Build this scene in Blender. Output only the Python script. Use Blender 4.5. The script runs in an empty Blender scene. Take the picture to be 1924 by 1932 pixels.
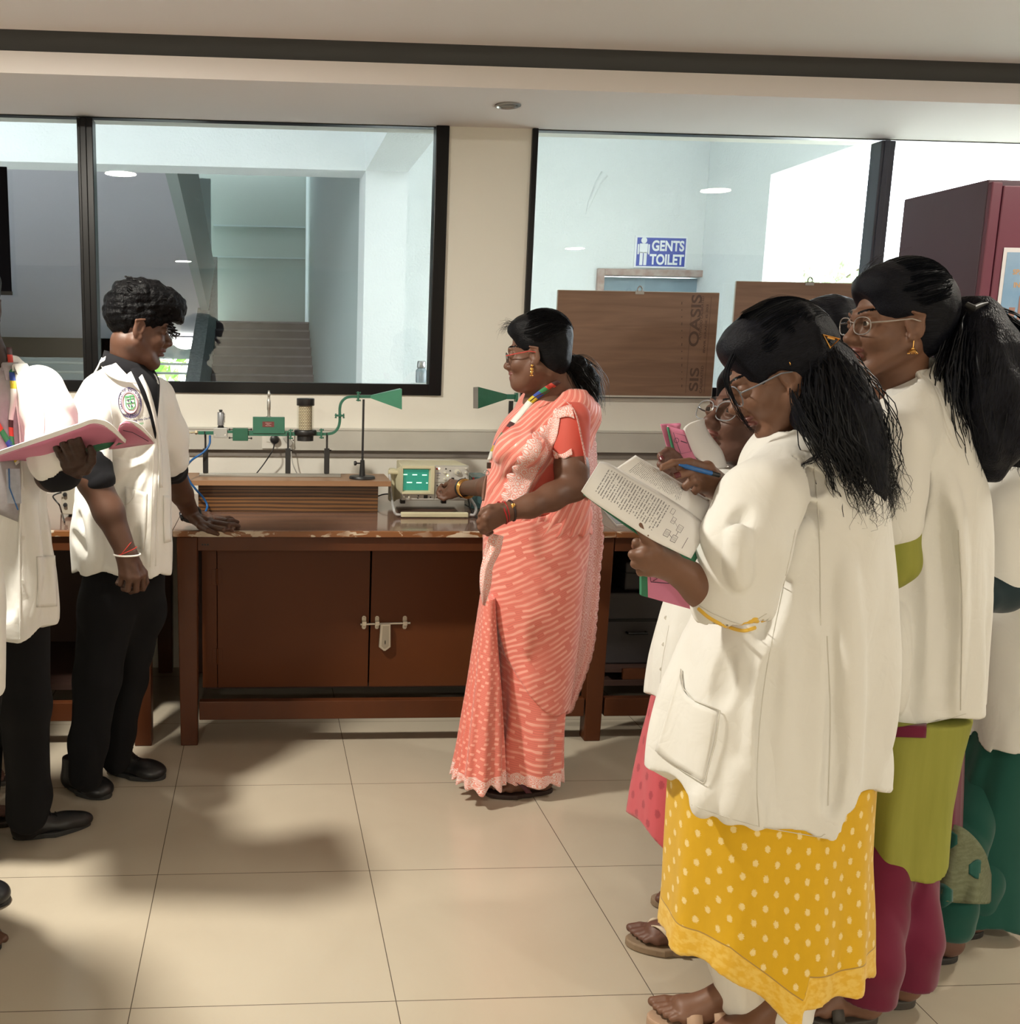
import bpy, math, random
import numpy as np
from mathutils import Vector, Matrix
from mathutils.bvhtree import BVHTree
R = math.radians
random.seed(4)
scene = bpy.context.scene
# ---------------------------------------------------------------- camera
FPX, PX, PY = 1938.3, 624.03, 1006.29
YAW, PIT, ROL, CAMH = .06670985, .17464033, .01396764, 1.459285
_cy, _sy, _cp, _sp = math.cos(YAW), math.sin(YAW), math.cos(PIT), math.sin(PIT)
FW = np.array([_sy*_cp, _cy*_cp, -_sp]); _rt = np.array([_cy, -_sy, 0.]); _up = np.cross(_rt, FW)
_c, _s = math.cos(ROL), math.sin(ROL)
RT = _c*_rt + _s*_up; UP = -_s*_rt + _c*_up
CO = np.array([0, 0, CAMH])
cd = bpy.data.cameras.new('camera'); cam = bpy.data.objects.new('camera', cd)
scene.collection.objects.link(cam); scene.camera = cam
cd.sensor_fit = 'HORIZONTAL'; cd.sensor_width = 36; cd.lens = FPX*36/1924
cd.shift_x = (962-PX)/1924; cd.shift_y = (PY-966)/1924
cd.clip_start = .05; cd.clip_end = 200
M = Matrix(((RT[0], UP[0], -FW[0], CO[0]), (RT[1], UP[1], -FW[1], CO[1]), (RT[2], UP[2], -FW[2], CO[2]), (0, 0, 0, 1)))
cam.matrix_world = M
# ---------------------------------------------------------------- view, world, lights
scene.view_settings.view_transform = 'Standard'; scene.view_settings.look = 'None'
scene.view_settings.gamma = 1; scene.view_settings.use_curve_mapping = False
scene.view_settings.exposure = 1.0
w = bpy.data.worlds.new('sky'); scene.world = w; w.use_nodes = True
bg = w.node_tree.nodes['Background']; bg.inputs[0].default_value = (.88, .94, 1, 1); bg.inputs[1].default_value = SKY = 6.3
scene.cycles.use_denoising = True
scene.cycles.max_bounces = 7; scene.cycles.diffuse_bounces = 4; scene.cycles.glossy_bounces = 3
scene.cycles.transparent_max_bounces = 12; scene.cycles.caustics_reflective = False; scene.cycles.caustics_refractive = False
LAMPS = [(-.9, 2.53, 44), (2.98, 2.45, 12), (-1.0, -3.9, 75), (3.2, -1.4, 34)]   # x, y, watts
CEIL, SOFF, WY = 2.56, 2.43, 4.65
def at(px, py, Y):
    d = FW*FPX + RT*(px-PX) - UP*(py-PY); t = Y/d[1]; return CO + d*t
def gz(px, py, z):
    d = FW*FPX + RT*(px-PX) - UP*(py-PY); t = (z-CAMH)/d[2]; return CO + d*t
def rayd(px, py):
    d = FW*FPX + RT*(px-PX) - UP*(py-PY); return d/np.linalg.norm(d)
def portal(name, size, loc, rot, watts, col):
    l = bpy.data.lights.new(name, 'AREA'); l.shape = 'RECTANGLE'; l.size, l.size_y = size
    l.energy = watts; l.color = col
    o = bpy.data.objects.new(name, l); o.location = loc; o.rotation_euler = rot; scene.collection.objects.link(o)
    return o
# ---------------------------------------------------------------- materials
MATS = {}
def mat(name, col=(.5, .5, .5), rough=.5, metal=0, spec=.5, nz=None, bump=None, emit=None, coat=0, sheen=0, trans=0, alpha=1, stripe=None):
    """nz=(scale, amount[, second colour]) colour variation; bump=(scale, strength, distance)"""
    if name in MATS: return MATS[name]
    m = bpy.data.materials.new(name); m.use_nodes = True; MATS[name] = m
    nt = m.node_tree; b = nt.nodes['Principled BSDF']
    b.inputs['Base Color'].default_value = (*col, 1); b.inputs['Roughness'].default_value = rough
    b.inputs['Metallic'].default_value = metal; b.inputs['Specular IOR Level'].default_value = spec
    b.inputs['Coat Weight'].default_value = coat; b.inputs['Sheen Weight'].default_value = sheen
    b.inputs['Transmission Weight'].default_value = trans; b.inputs['Alpha'].default_value = alpha
    if emit: b.inputs['Emission Color'].default_value = (*emit[0], 1); b.inputs['Emission Strength'].default_value = emit[1]
    tc = nt.nodes.new('ShaderNodeTexCoord')
    if nz:
        n = nt.nodes.new('ShaderNodeTexNoise'); n.inputs['Scale'].default_value = nz[0]; n.inputs['Detail'].default_value = 5
        mp = nt.nodes.new('ShaderNodeMapping'); mp.inputs['Scale'].default_value = nz[3] if len(nz) > 3 else (1, 1, 1)
        nt.links.new(tc.outputs['Object'], mp.inputs[0]); nt.links.new(mp.outputs[0], n.inputs[0])
        x = nt.nodes.new('ShaderNodeMix'); x.data_type = 'RGBA'
        c2 = nz[2] if len(nz) > 2 and nz[2] else tuple(c*.6 for c in col)
        x.inputs[6].default_value = (*col, 1); x.inputs[7].default_value = (*c2, 1)
        r = nt.nodes.new('ShaderNodeMapRange'); r.inputs[1].default_value = .35; r.inputs[2].default_value = .7; r.inputs[4].default_value = nz[1]
        nt.links.new(n.outputs[0], r.inputs[0]); nt.links.new(r.outputs[0], x.inputs[0]); nt.links.new(x.outputs[2], b.inputs['Base Color'])
    if bump:
        n = nt.nodes.new('ShaderNodeTexNoise'); n.inputs['Scale'].default_value = bump[0]; n.inputs['Detail'].default_value = 4
        nt.links.new(tc.outputs['Object'], n.inputs[0])
        u = nt.nodes.new('ShaderNodeBump'); u.inputs['Strength'].default_value = bump[1]; u.inputs['Distance'].default_value = bump[2]
        nt.links.new(n.outputs[0], u.inputs['Height']); nt.links.new(u.outputs[0], b.inputs['Normal'])
    return m
class NT:
    """small helper to wire node trees"""
    def __init__(s, m): s.t = m.node_tree; s.b = s.t.nodes['Principled BSDF']
    def n(s, kind, **kw):
        x = s.t.nodes.new('ShaderNode'+kind)
        for k, v in kw.items():
            if k.startswith('i'): x.inputs[int(k[1:])].default_value = v
            else: setattr(x, k, v)
        return x
    def l(s, a, b): s.t.links.new(a, b)
    def math(s, op, a, b=None, c=None, clamp=False):
        x = s.t.nodes.new('ShaderNodeMath'); x.operation = op; x.use_clamp = clamp
        for i, v in enumerate((a, b, c)):
            if v is None: continue
            if isinstance(v, (int, float)): x.inputs[i].default_value = v
            else: s.l(v, x.inputs[i])
        return x.outputs[0]
    def mix(s, f, a, b):
        x = s.t.nodes.new('ShaderNodeMix'); x.data_type = 'RGBA'
        for i, v in ((0, f), (6, a), (7, b)):
            if isinstance(v, (int, float)): x.inputs[i].default_value = v
            elif isinstance(v, tuple): x.inputs[i].default_value = (*v, 1)
            else: s.l(v, x.inputs[i])
        return x.outputs[2]
    def attr(s, name='fab'):
        a = s.n('Attribute', attribute_name=name); x = s.n('SeparateXYZ'); s.l(a.outputs['Vector'], x.inputs[0])
        return a.outputs['Vector'], x.outputs[0], x.outputs[1], x.outputs[2]
    def noise(s, vec, scale, detail=3, dist=0, vscale=None):
        if vscale:
            mp = s.n('Mapping'); mp.inputs['Scale'].default_value = vscale; s.l(vec, mp.inputs[0]); vec = mp.outputs[0]
        x = s.n('TexNoise'); x.inputs['Scale'].default_value = scale; x.inputs['Detail'].default_value = detail; x.inputs['Distortion'].default_value = dist
        s.l(vec, x.inputs[0]); return x.outputs[0]
    def obj(s): return s.n('TexCoord').outputs['Object']
    def bump(s, h, strength, dist):
        u = s.n('Bump'); u.inputs['Strength'].default_value = strength; u.inputs['Distance'].default_value = dist
        s.l(h, u.inputs['Height']); s.l(u.outputs[0], s.b.inputs['Normal'])
    def ramp(s, v, lo, hi, a=0, b=1):
        r = s.n('MapRange'); r.inputs[1].default_value = lo; r.inputs[2].default_value = hi; r.inputs[3].default_value = a; r.inputs[4].default_value = b
        s.l(v, r.inputs[0]); return r.outputs[0]
# ---------------------------------------------------------------- object helpers
WO = {}
def props(o, label=None, cat=None, group=None, kind=None):
    if label: o['label'] = label
    if cat: o['category'] = cat
    if group: o['group'] = group
    if kind: o['kind'] = kind
    return o
def link(name, me, parent=None, origin=None):
    o = bpy.data.objects.new(name, me); scene.collection.objects.link(o)
    org = np.zeros(3) if origin is None else np.array(origin, float)
    WO[o.name] = org
    if parent is not None:
        o.parent = parent; o.location = org - WO[parent.name]
    else: o.location = org
    return o
def thing(name, label, cat, loc, group=None):
    o = link(name, None, None, loc); o.empty_display_size = .05
    return props(o, label, cat, group)
def mkmesh(name, V, F, m, parent=None, smooth=True, origin=None, fab=None, bevel=0, solid=0):
    V = np.asarray(V, float); 
    if origin is None:
        lo, hi = V.min(0), V.max(0); origin = np.array([(lo[0]+hi[0])/2, (lo[1]+hi[1])/2, lo[2]])
    me = bpy.data.meshes.new(name)
    if isinstance(F, np.ndarray):
        nf = len(F); k = F.shape[1]
        me.vertices.add(len(V)); me.vertices.foreach_set('co', (V-origin).astype(np.float32).ravel())
        me.loops.add(nf*k); me.loops.foreach_set('vertex_index', F.astype(np.int32).ravel())
        me.polygons.add(nf); me.polygons.foreach_set('loop_start', np.arange(0, nf*k, k, dtype=np.int32))
        me.update(calc_edges=True)
    else:
        me.from_pydata([tuple(v) for v in (V-origin)], [], [tuple(f) for f in F]); me.update()
    if smooth: me.polygons.foreach_set('use_smooth', [True]*len(me.polygons))
    for mm in (m if isinstance(m, (list, tuple)) else [m]): me.materials.append(mm)
    if fab is not None:
        a = me.attributes.new('fab', 'FLOAT_VECTOR', 'POINT'); a.data.foreach_set('vector', np.asarray(fab, np.float32).ravel())
    o = link(name, me, parent, origin)
    if solid:
        s = o.modifiers.new('t', 'SOLIDIFY'); s.thickness = abs(solid); s.offset = 1 if solid > 0 else -1
    if bevel:
        b = o.modifiers.new('b', 'BEVEL'); b.width = bevel; b.segments = 2; b.limit_method = 'ANGLE'; b.angle_limit = R(40)
        b.harden_normals = False
        if not smooth:
            pass
    return o
class MB:
    def __init__(s): s.v = []; s.f = []; s.mi = []; s.cur = 0
    def add(s, V, F):
        n = len(s.v); s.v += [tuple(map(float, v)) for v in V]; s.f += [tuple(i+n for i in f) for f in F]; s.mi += [s.cur]*len(F); return s
    def box(s, a, b):
        x0, y0, z0 = a; x1, y1, z1 = b
        return s.add([(x0, y0, z0), (x1, y0, z0), (x1, y1, z0), (x0, y1, z0), (x0, y0, z1), (x1, y0, z1), (x1, y1, z1), (x0, y1, z1)],
                     [(0, 3, 2, 1), (4, 5, 6, 7), (0, 1, 5, 4), (1, 2, 6, 5), (2, 3, 7, 6), (3, 0, 4, 7)])
    def hexa(s, P):
        return s.add(P, [(0, 3, 2, 1), (4, 5, 6, 7), (0, 1, 5, 4), (1, 2, 6, 5), (2, 3, 7, 6), (3, 0, 4, 7)])
    def prism(s, poly, vec):
        n = len(poly); P = [np.array(p, float) for p in poly]; v = np.array(vec, float)
        return s.add(P+[p+v for p in P], [tuple(range(n))[::-1], tuple(range(n, 2*n))]+[(i, (i+1) % n, (i+1) % n+n, i+n) for i in range(n)])
    def cyl(s, p0, p1, r0, r1=None, n=20, cap=True):
        r1 = r0 if r1 is None else r1
        return s.tube([p0, p1], [r0, r1], n, cap)
    def tube(s, pts, r, n=10, cap=True, closed=False):
        P = [np.array(p, float) for p in pts]; k = len(P)
        rr = [r]*k if np.isscalar(r) else list(r)
        V = []; ref = None
        for i in range(k):
            if closed: t = P[(i+1) % k]-P[i-1]
            else: t = P[min(i+1, k-1)]-P[max(i-1, 0)]
            t = t/(np.linalg.norm(t)+1e-12)
            if ref is None:
                a = np.array([0, 0, 1.]) if abs(t[2]) < .9 else np.array([1., 0, 0]); ref = np.cross(t, a)
            ref = ref-t*np.dot(ref, t); ref /= np.linalg.norm(ref)+1e-12; b = np.cross(t, ref)
            for j in range(n):
                a = 2*math.pi*j/n; V.append(P[i]+rr[i]*(math.cos(a)*ref+math.sin(a)*b))
        F = []
        for i in range(k if closed else k-1):
            for j in range(n):
                i2 = (i+1) % k; F.append((i*n+j, i*n+(j+1) % n, i2*n+(j+1) % n, i2*n+j))
        if cap and not closed: F += [tuple(range(n))[::-1], tuple((k-1)*n+j for j in range(n))]
        return s.add(V, F)
    def lathe(s, prof, c, axis=(0, 0, 1), n=28):
        ax = np.array(axis, float); ax /= np.linalg.norm(ax); c = np.array(c, float)
        a = np.array([1., 0, 0]) if abs(ax[0]) < .8 else np.array([0, 1., 0]); u = np.cross(ax, a); u /= np.linalg.norm(u); v = np.cross(ax, u)
        V = []; k = len(prof)
        for r, h in prof:
            for j in range(n):
                t = 2*math.pi*j/n; V.append(c+ax*h+max(r, 1e-5)*(math.cos(t)*u+math.sin(t)*v))
        F = [(i*n+j, i*n+(j+1) % n, (i+1)*n+(j+1) % n, (i+1)*n+j) for i in range(k-1) for j in range(n)]
        F += [tuple(range(n))[::-1], tuple((k-1)*n+j for j in range(n))]
        return s.add(V, F)
    def sph(s, c, r, n=14, sc=(1, 1, 1)):
        V = []; F = []; c = np.array(c, float)
        for i in range(n+1):
            a = math.pi*i/n
            for j in range(n*2):
                b = math.pi*j/n; V.append(c+r*np.array([math.sin(a)*math.cos(b)*sc[0], math.sin(a)*math.sin(b)*sc[1], math.cos(a)*sc[2]]))
        m = 2*n
        for i in range(n):
            for j in range(m): F.append((i*m+j, (i+1)*m+j, (i+1)*m+(j+1) % m, i*m+(j+1) % m))
        return s.add(V, F)
    def xf(s, Mx, start=0):
        for i in range(start, len(s.v)): s.v[i] = tuple(Mx @ Vector(s.v[i]))
        return s
    def build(s, name, m, parent=None, smooth=False, bevel=0, origin=None, solid=0):
        o = mkmesh(name, np.array(s.v), s.f, m, parent, smooth, origin, bevel=bevel, solid=solid)
        if isinstance(m, (list, tuple)): o.data.polygons.foreach_set('material_index', s.mi)
        if smooth and hasattr(o.data, 'set_sharp_from_angle'): o.data.set_sharp_from_angle(angle=R(50))
        return o
def text_mesh(s, size, m, name='lettering', bold=0, extrude=.0004):
    cu = bpy.data.curves.new('t', 'FONT'); cu.body = s; cu.size = size; cu.align_x = 'CENTER'; cu.align_y = 'CENTER'; cu.offset = bold; cu.extrude = extrude
    o = bpy.data.objects.new('t', cu); scene.collection.objects.link(o)
    dg = bpy.context.evaluated_depsgraph_get(); me = bpy.data.meshes.new_from_object(o.evaluated_get(dg))
    bpy.data.objects.remove(o); bpy.data.curves.remove(cu)
    V = np.array([v.co[:] for v in me.vertices]); F = [tuple(p.vertices) for p in me.polygons]; bpy.data.meshes.remove(me)
    return V, F
def bez(pts, n=8):
    """Catmull-Rom through pts"""
    P = [np.array(p, float) for p in pts]; P = [2*P[0]-P[1]]+P+[2*P[-1]-P[-2]]; out = []
    for i in range(1, len(P)-2):
        for k in range(n):
            t = k/n; a, b, c, d = P[i-1:i+3]
            out.append(.5*((2*b)+(c-a)*t+(2*a-5*b+4*c-d)*t*t+(3*b-a-3*c+d)*t**3))
    out.append(P[-2]); return out
# ================================================================ SETTING
def plaster(name, col, rough=.8, bs=.25):
    return mat(name, col, rough, nz=(1.3, .25, tuple(c*.93 for c in col)), bump=(60, bs, .004))
m_wall = plaster('wall paint cream', (.82, .80, .725), .6, .12)
m_ceil = plaster('ceiling paint', (.86, .82, .81), .85, .04)
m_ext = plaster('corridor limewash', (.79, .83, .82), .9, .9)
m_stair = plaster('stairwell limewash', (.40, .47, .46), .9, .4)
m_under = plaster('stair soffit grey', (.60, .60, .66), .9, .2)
# floor tiles 600 mm, joints on the measured grid
m_floor = mat('floor vitrified tile', (.46, .41, .335), .2, spec=.5)
t = NT(m_floor); ob = t.obj(); sx = t.n('SeparateXYZ'); t.l(ob, sx.inputs[0])
def joint(o, off):
    v = t.math('FRACT', t.math('DIVIDE', t.math('SUBTRACT', o, off), .6)); v = t.math('ABSOLUTE', t.math('SUBTRACT', v, .5))
    return t.math('GREATER_THAN', v, .5-.0019)
jn = t.math('MAXIMUM', joint(sx.outputs[0], -.2947), joint(sx.outputs[1], 3.3122))
cl = t.noise(ob, 2.2, 6, 1.5); col = t.mix(t.ramp(cl, .2, .8), (.50, .44, .345), (.46, .40, .31))
t.l(t.mix(jn, col, (.10, .08, .06)), t.b.inputs['Base Color'])
t.l(t.ramp(t.noise(ob, 5, 3), .2, .8, .20, .27), t.b.inputs['Roughness'])
X0, X1, Y0 = -4.2, 5.2, -5.2
def struct(name, mb, m, parent=None, **k):
    o = mb.build(name, m, parent, origin=(0, 0, 0), **k); return props(o, kind='structure') if parent is None else o
struct('floor', MB().box((X0, Y0, -.1), (X1, WY+.15, 0)), m_floor)
struct('wall_left', MB().box((X0-.15, Y0, 0), (X0, WY+.15, 2.9)), m_wall)
struct('wall_right', MB().box((X1, Y0, 0), (X1+.15, WY+.15, 2.9)), m_wall)
struct('wall_rear', MB().box((X0-.15, Y0-.15, 0), (X1+.15, Y0, 2.9)), m_wall)
# window wall: plinth, pillar, ends; window head is the soffit
SILL = 1.272
wb = MB().box((X0, WY, 0), (X1, WY+.16, SILL))
wb.box((.80, WY, SILL), (1.165, WY+.16, SOFF+.3)).box((X0, WY, SILL), (-3.9, WY+.16, SOFF+.3)).box((4.9, WY, SILL), (X1, WY+.16, SOFF+.3))
wb.box((-3.9, WY, SOFF), (.80, WY+.16, SOFF+.5)).box((1.165, WY, SOFF), (4.9, WY+.16, SOFF+.5))
struct('wall_front', wb, m_wall)
# ceiling: main panel, recessed groove, dropped soffit along the windows
cb = MB().box((X0, Y0, CEIL), (X1, 3.925, CEIL+.05)).box((X0, 3.8, 2.72), (X1, WY+.2, 2.78)).box((X0, 3.78, CEIL+.0501), (X1, 3.7999, 2.78))  # end board added to stop sky light leaking into the groove
struct('ceiling', cb, m_ceil)
sb = MB().box((X0, 3.985, SOFF), (X1, WY, 2.505))
struct('trim_1', sb, m_ceil)
m_dark = mat('groove shade board', (.2, .2, .21), .9)
struct('trim_2', MB().box((X0, 4.10, 2.5051), (X1, 4.12, 2.7199)), m_dark)  # dark board stands in for the shade inside the groove
# ceiling joint line
m_blk = mat('black anodised aluminium', (.004, .004, .005), .3, spec=.25)
m_blue = mat('mullion aluminium', (.025, .027, .05), .3, spec=.6)
m_glass = bpy.data.materials.new('window glass'); m_glass.use_nodes = True
g = m_glass.node_tree; g.nodes.clear()
o_ = g.nodes.new('ShaderNodeOutputMaterial'); tr = g.nodes.new('ShaderNodeBsdfTransparent'); gl = g.nodes.new('ShaderNodeBsdfGlossy'); mx = g.nodes.new('ShaderNodeMixShader'); fr = g.nodes.new('ShaderNodeFresnel')
gl.inputs['Roughness'].default_value = .0; tr.inputs[0].default_value = (.93, .965, .955, 1); fr.inputs[0].default_value = 1.5
mm = g.nodes.new('ShaderNodeMath'); mm.operation = 'MULTIPLY'; mm.inputs[1].default_value = 1.5
g.links.new(fr.outputs[0], mm.inputs[0]); g.links.new(mm.outputs[0], mx.inputs[0]); g.links.new(tr.outputs[0], mx.inputs[1]); g.links.new(gl.outputs[0], mx.inputs[2]); g.links.new(mx.outputs[0], o_.inputs[0])
GY = WY+.03
def window(n, x0, x1, mull, mm_):
    F = MB(); y0, y1 = WY-.012, WY+.06
    F.box((x0, y0, SILL), (x1, y1, SILL+.05)); F.box((x0, y0+.02, SOFF-.004), (x1, y1, SOFF-.0005))
    fr_ = struct('window_%d' % n, F, m_blk, bevel=.003)
    J = MB().box((x0, y0-.006, SILL), (x0+(.058 if n == 1 else .026), y1, SOFF-.0004)).box((x1-.058, y0-.006, SILL), (x1, y1, SOFF-.0004))
    J.build('window_jamb', m_blk, fr_, bevel=.004)
    for a, b in mull:
        MB().box((a, y0-.014, SILL+.05), (b, y1, SOFF-.012)).box((a+.012, y0-.02, SILL+.05), (b-.026, y0-.013, SOFF-.012)).build('mullion', mm_, fr_, bevel=.004)
    xs = [x0+.03]+[(a+b)/2 for a, b in mull]+[x1-.03]
    for a, b in zip(xs, xs[1:]):
        MB().add([(a, GY, SILL+.05), (b, GY, SILL+.05), (b, GY, SOFF-.01), (a, GY, SOFF-.01)], [(0, 1, 2, 3)]).build('glass_pane', m_glass, fr_)
    return fr_
window(1, -3.9, .80, [(-2.3, -2.235), (-.789, -.723)], m_blk)
window(2, 1.165, 4.9, [(2.735, 2.80)], m_blue)
# chipped plaster under the window, trunking and skirting strips along the wall
m_trunk = mat('trunking pale grey', (.56, .545, .49), .5, nz=(8, .2))
m_strip = mat('grey strip', (.24, .215, .19), .6)
tk = MB().box((X0, WY-.035, 1.022), (X1, WY, 1.118)).box((X0, WY-.038, 1.112), (X1, WY, 1.121))
struct('trim_3', tk, m_trunk, bevel=.002)
struct('trim_4', MB().box((X0, WY-.012, .992), (X1, WY, 1.0215)), m_strip)
# ---- downlights
m_lamp = mat('lamp diffuser', (1, 1, 1), .5, emit=((1, .90, .74), 30))
m_rim = mat('lamp rim white', (.8, .8, .8), .4)
lampdata = []
first = None
for i, (x, y, wt) in enumerate(LAMPS):
    th = thing('ceiling_light', ['round lit ceiling downlight nearest the two young men',
        'round lit ceiling downlight mirrored as the large oval right of the toilet sign', 'round lit ceiling downlight mirrored small in the left window above the parapet',
        'round lit ceiling downlight mirrored small left of the toilet sign'][i], 'ceiling light', (x, y, CEIL))
    MB().lathe([(.112, 0), (.112, -.008), (.098, -.012), (.096, -.004), (.096, 0)], (x, y, CEIL-.0005)).build('lamp_rim', m_rim, th, smooth=True)
    MB().lathe([(.0955, 0), (.0955, -.004)], (x, y, CEIL-.001)).build('diffuser', m_lamp, th)
    l = bpy.data.lights.new('downlight', 'AREA'); l.shape = 'DISK'; l.size = .19; l.energy = wt; l.color = (1, .945, .83)
    lo = bpy.data.objects.new('downlight_glow', l); lo.location = (0, 0, -.016); lo.parent = th; scene.collection.objects.link(lo)
# recessed fitting in the soffit, off
x, y, z = gz(958, 198, SOFF)
th = thing('ceiling_light', 'small unlit recessed spotlight with dark ring in the dropped ceiling above the pillar', 'ceiling light', (x, y, SOFF))
m_chr = mat('brushed nickel', (.35, .34, .33), .35, metal=1)
MB().lathe([(.052, 0), (.052, -.004), (.044, -.007), (.040, -.002), (.040, 0)], (x, y, SOFF-.0005)).build('lamp_rim', m_chr, th, smooth=True)
MB().lathe([(.039, 0), (.036, -.002), (.02, -.004), (0, -.0045)], (x, y, SOFF-.001)).build('lens', mat('dull lens', (.08, .08, .085), .2), th, smooth=True)
# ---- outside the windows: corridor, stairwell, toilet front
EX0, EX1 = -6, 9
struct('floor_corridor', MB().box((EX0, WY+.16, -.1), (3.9, 18, 0)), mat('corridor floor', (.66, .64, .60), .6, nz=(3, .3, (.58, .56, .52))))  # unseen floor kept pale to bounce daylight up at the soffit
CH = 3.12; CYC = 7.1; YT = 7.5
pc = at(690, 322, CYC); cz = pc[2]; cxl = pc[0]; cxr = at(770, 312, CYC)[0]
cx_side = at(1432, 300, YT)[0]       # corner of the toilet wall with the outside wall
yend = 6.55; xr0 = at(1444, 450, yend)[0]; xr1 = at(1521, 450, yend)[0]
zl = at(1522, 331, yend)[2]
struct('ceiling_corridor', MB().box((EX0, WY+.17, CH), (xr1+.02, YT+.02, CH+.15)), m_ext)
struct('trim_5', MB().box((EX0, CYC, cz), (cxl+.02, CYC+.3, CH)), m_ext)            # beam over the stairwell mouth
struct('trim_6', MB().box((cxl, WY+.17, cz), (cxr, CYC+.0, CH)), m_ext)             # beam towards the room
struct('trim_7', MB().box((cxl, CYC, 0), (cxr, CYC+.45, CH)), m_ext)                # column
# toilet wall with door opening
dL = at(1124, 540, YT); dR = at(1366, 540, YT); dz = at(1245, 509, YT)[2]
dl, dr = dL[0], dR[0]
struct('wall_toilet', MB().box((cxr-.01, YT, 0), (dl+.02, YT+.2, CH)).box((dr-.02, YT, 0), (cx_side+.3, YT+.2, CH)).box((dl+.02, YT, dz-.02), (dr-.02, YT+.2, CH)), m_ext)
m_frame = mat('painted door frame', (.36, .24, .2), .5, nz=(20, .5, (.55, .5, .46)))
fw = (dr-dl)*.055
d1 = struct('door_1', MB().box((dl, YT-.03, 0), (dl+fw, YT+.1, dz)).box((dr-fw, YT-.03, 0), (dr, YT+.1, dz)).box((dl+fw, YT-.03, dz-fw*.9), (dr-fw, YT+.1, dz)), m_frame, bevel=.004)
pxl = at(1322, 540, YT)[0]
MB().box((dl+fw, YT+.06, .01), (pxl, YT+.09, dz-fw)).build('door_leaf', mat('door leaf blue grey', (.26, .36, .42), .35, nz=(5, .5)), d1)
MB().box((pxl, YT+.04, .01), (pxl+.045, YT+.1, dz-fw)).build('door_stile', mat('door stile red', (.36, .16, .12), .5), d1)
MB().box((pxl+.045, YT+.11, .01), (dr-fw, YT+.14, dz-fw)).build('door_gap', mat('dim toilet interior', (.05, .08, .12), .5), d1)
# outer wall on the right (runs towards the room) with a big opening
struct('wall_corridor_end', MB().box((xr0, yend, 0), (xr1, YT+.2, CH)).box((xr0, WY+.17, zl), (xr1, yend, CH)).box((xr0, WY+.17, 0), (xr1, yend, .95)), m_ext)
# corbel scar above the sign: rough plaster smear
pth = [at(1140, 328, YT), at(1128, 345, YT), at(1113, 380, YT), at(1105, 405, YT)]
struct('trim_8', MB().tube([p-np.array([0, -.004, 0]) for p in pth], [.03, .022, .016, .006], 10), m_ext, smooth=True)
# toilet sign
s0 = at(1198, 445, YT); s1 = at(1292, 507, YT); sy = YT-.012
th = thing('toilet_sign', 'blue and white gents toilet sign with a standing figure above the toilet door', 'sign', ((s0[0]+s1[0])/2, sy, s1[2]))
m_sb = mat('sign blue', (.055, .09, .42), .4, nz=(30, .35, (.12, .16, .5)));  m_sw = mat('sign white', (.85, .88, .9), .4)
MB().box((s0[0], sy, s1[2]), (s1[0], YT, s0[2])).build('sign_plate', m_sw, th)
MB().box((s0[0]+.014, sy-.002, s1[2]+.012), (s1[0]-.012, sy+.001, s0[2]-.012)).build('sign_face', m_sb, th)
wS = s1[0]-s0[0]; hS = s0[2]-s1[2]
lt = MB()
for tx, cx_, cz_, ww in (('GENTS', .63, .70, .62), ('TOILET', .62, .27, .66)):
    V, F = text_mesh(tx, 1, None, bold=.035, extrude=0)
    lo, hi = V.min(0), V.max(0); sx_ = ww*wS/(hi[0]-lo[0]); sz_ = hS*.34/(hi[1]-lo[1])
    lt.add([(s0[0]+cx_*wS+(v[0]-(lo[0]+hi[0])/2)*sx_, sy-.004, s1[2]+cz_*hS+(v[1]-(lo[1]+hi[1])/2)*sz_) for v in V], F)
lt.build('lettering', m_sw, th)
fg = MB(); fx = s0[0]+.165*wS; zb = s1[2]
fg.lathe([(0, .0), (.022, .0), (.022, .003), (0, .003)], (fx, sy-.005, zb+hS*.86), (0, 1, 0), 20)
for a, b, c, d in ((-.03, .03, .46, .76), (-.045, -.033, .42, .74), (.033, .045, .42, .74), (-.026, -.003, .08, .5), (.003, .026, .08, .5)):
    fg.box((fx+a, sy-.005, zb+c*hS), (fx+b, sy-.002, zb+d*hS))
fg.build('figure', m_sw, th, bevel=.003)
# stairwell: right wall, back wall, flight, parapet, upper flight soffit
SXR = cxl; D1 = 14.
zbs = at(510, 724, D1)[2]; sl = at(398, 724, D1)[0]
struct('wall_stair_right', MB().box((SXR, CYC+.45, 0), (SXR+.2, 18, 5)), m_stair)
ns = 7; zt = at(510, 608, D1+ns*.27)[2]; rise = (zt-zbs)/(ns-.0); run = .27
m_step = mat('stair treads mauve', (.17, .125, .145), .7, nz=(7, .5, (.25, .21, .23))); m_nose = mat('stair nosing pale', (.36, .31, .33), .6, nz=(9, .5)); nose = MB()
st = MB()
for i in range(-6, ns+1):
    st.box((sl, D1+(i-1)*run, -.0 if i < 1 else zbs+(i-2)*rise-.2), (SXR, D1+i*run, zbs+i*rise))
    nose.box((sl+.01, D1+(i-1)*run-.03, zbs+i*rise-.022), (SXR-.01, D1+(i-1)*run+.01, zbs+i*rise+.003))
YB = D1+ns*run+1.3
st.box((sl, D1+ns*run, zt-.2), (SXR, YB, zt))
struct('floor_stairs', st, m_step); struct('trim_13', nose, m_nose)
def wally(name, px0, py0, px1, py1, Y, th_, m):
    a = at(px0, py0, Y); b = at(px1, py1, Y)
    return struct(name, MB().box((min(a[0], b[0]), Y, min(a[2], b[2])), (max(a[0], b[0]), Y+th_, max(a[2], b[2]))), m)
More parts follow.
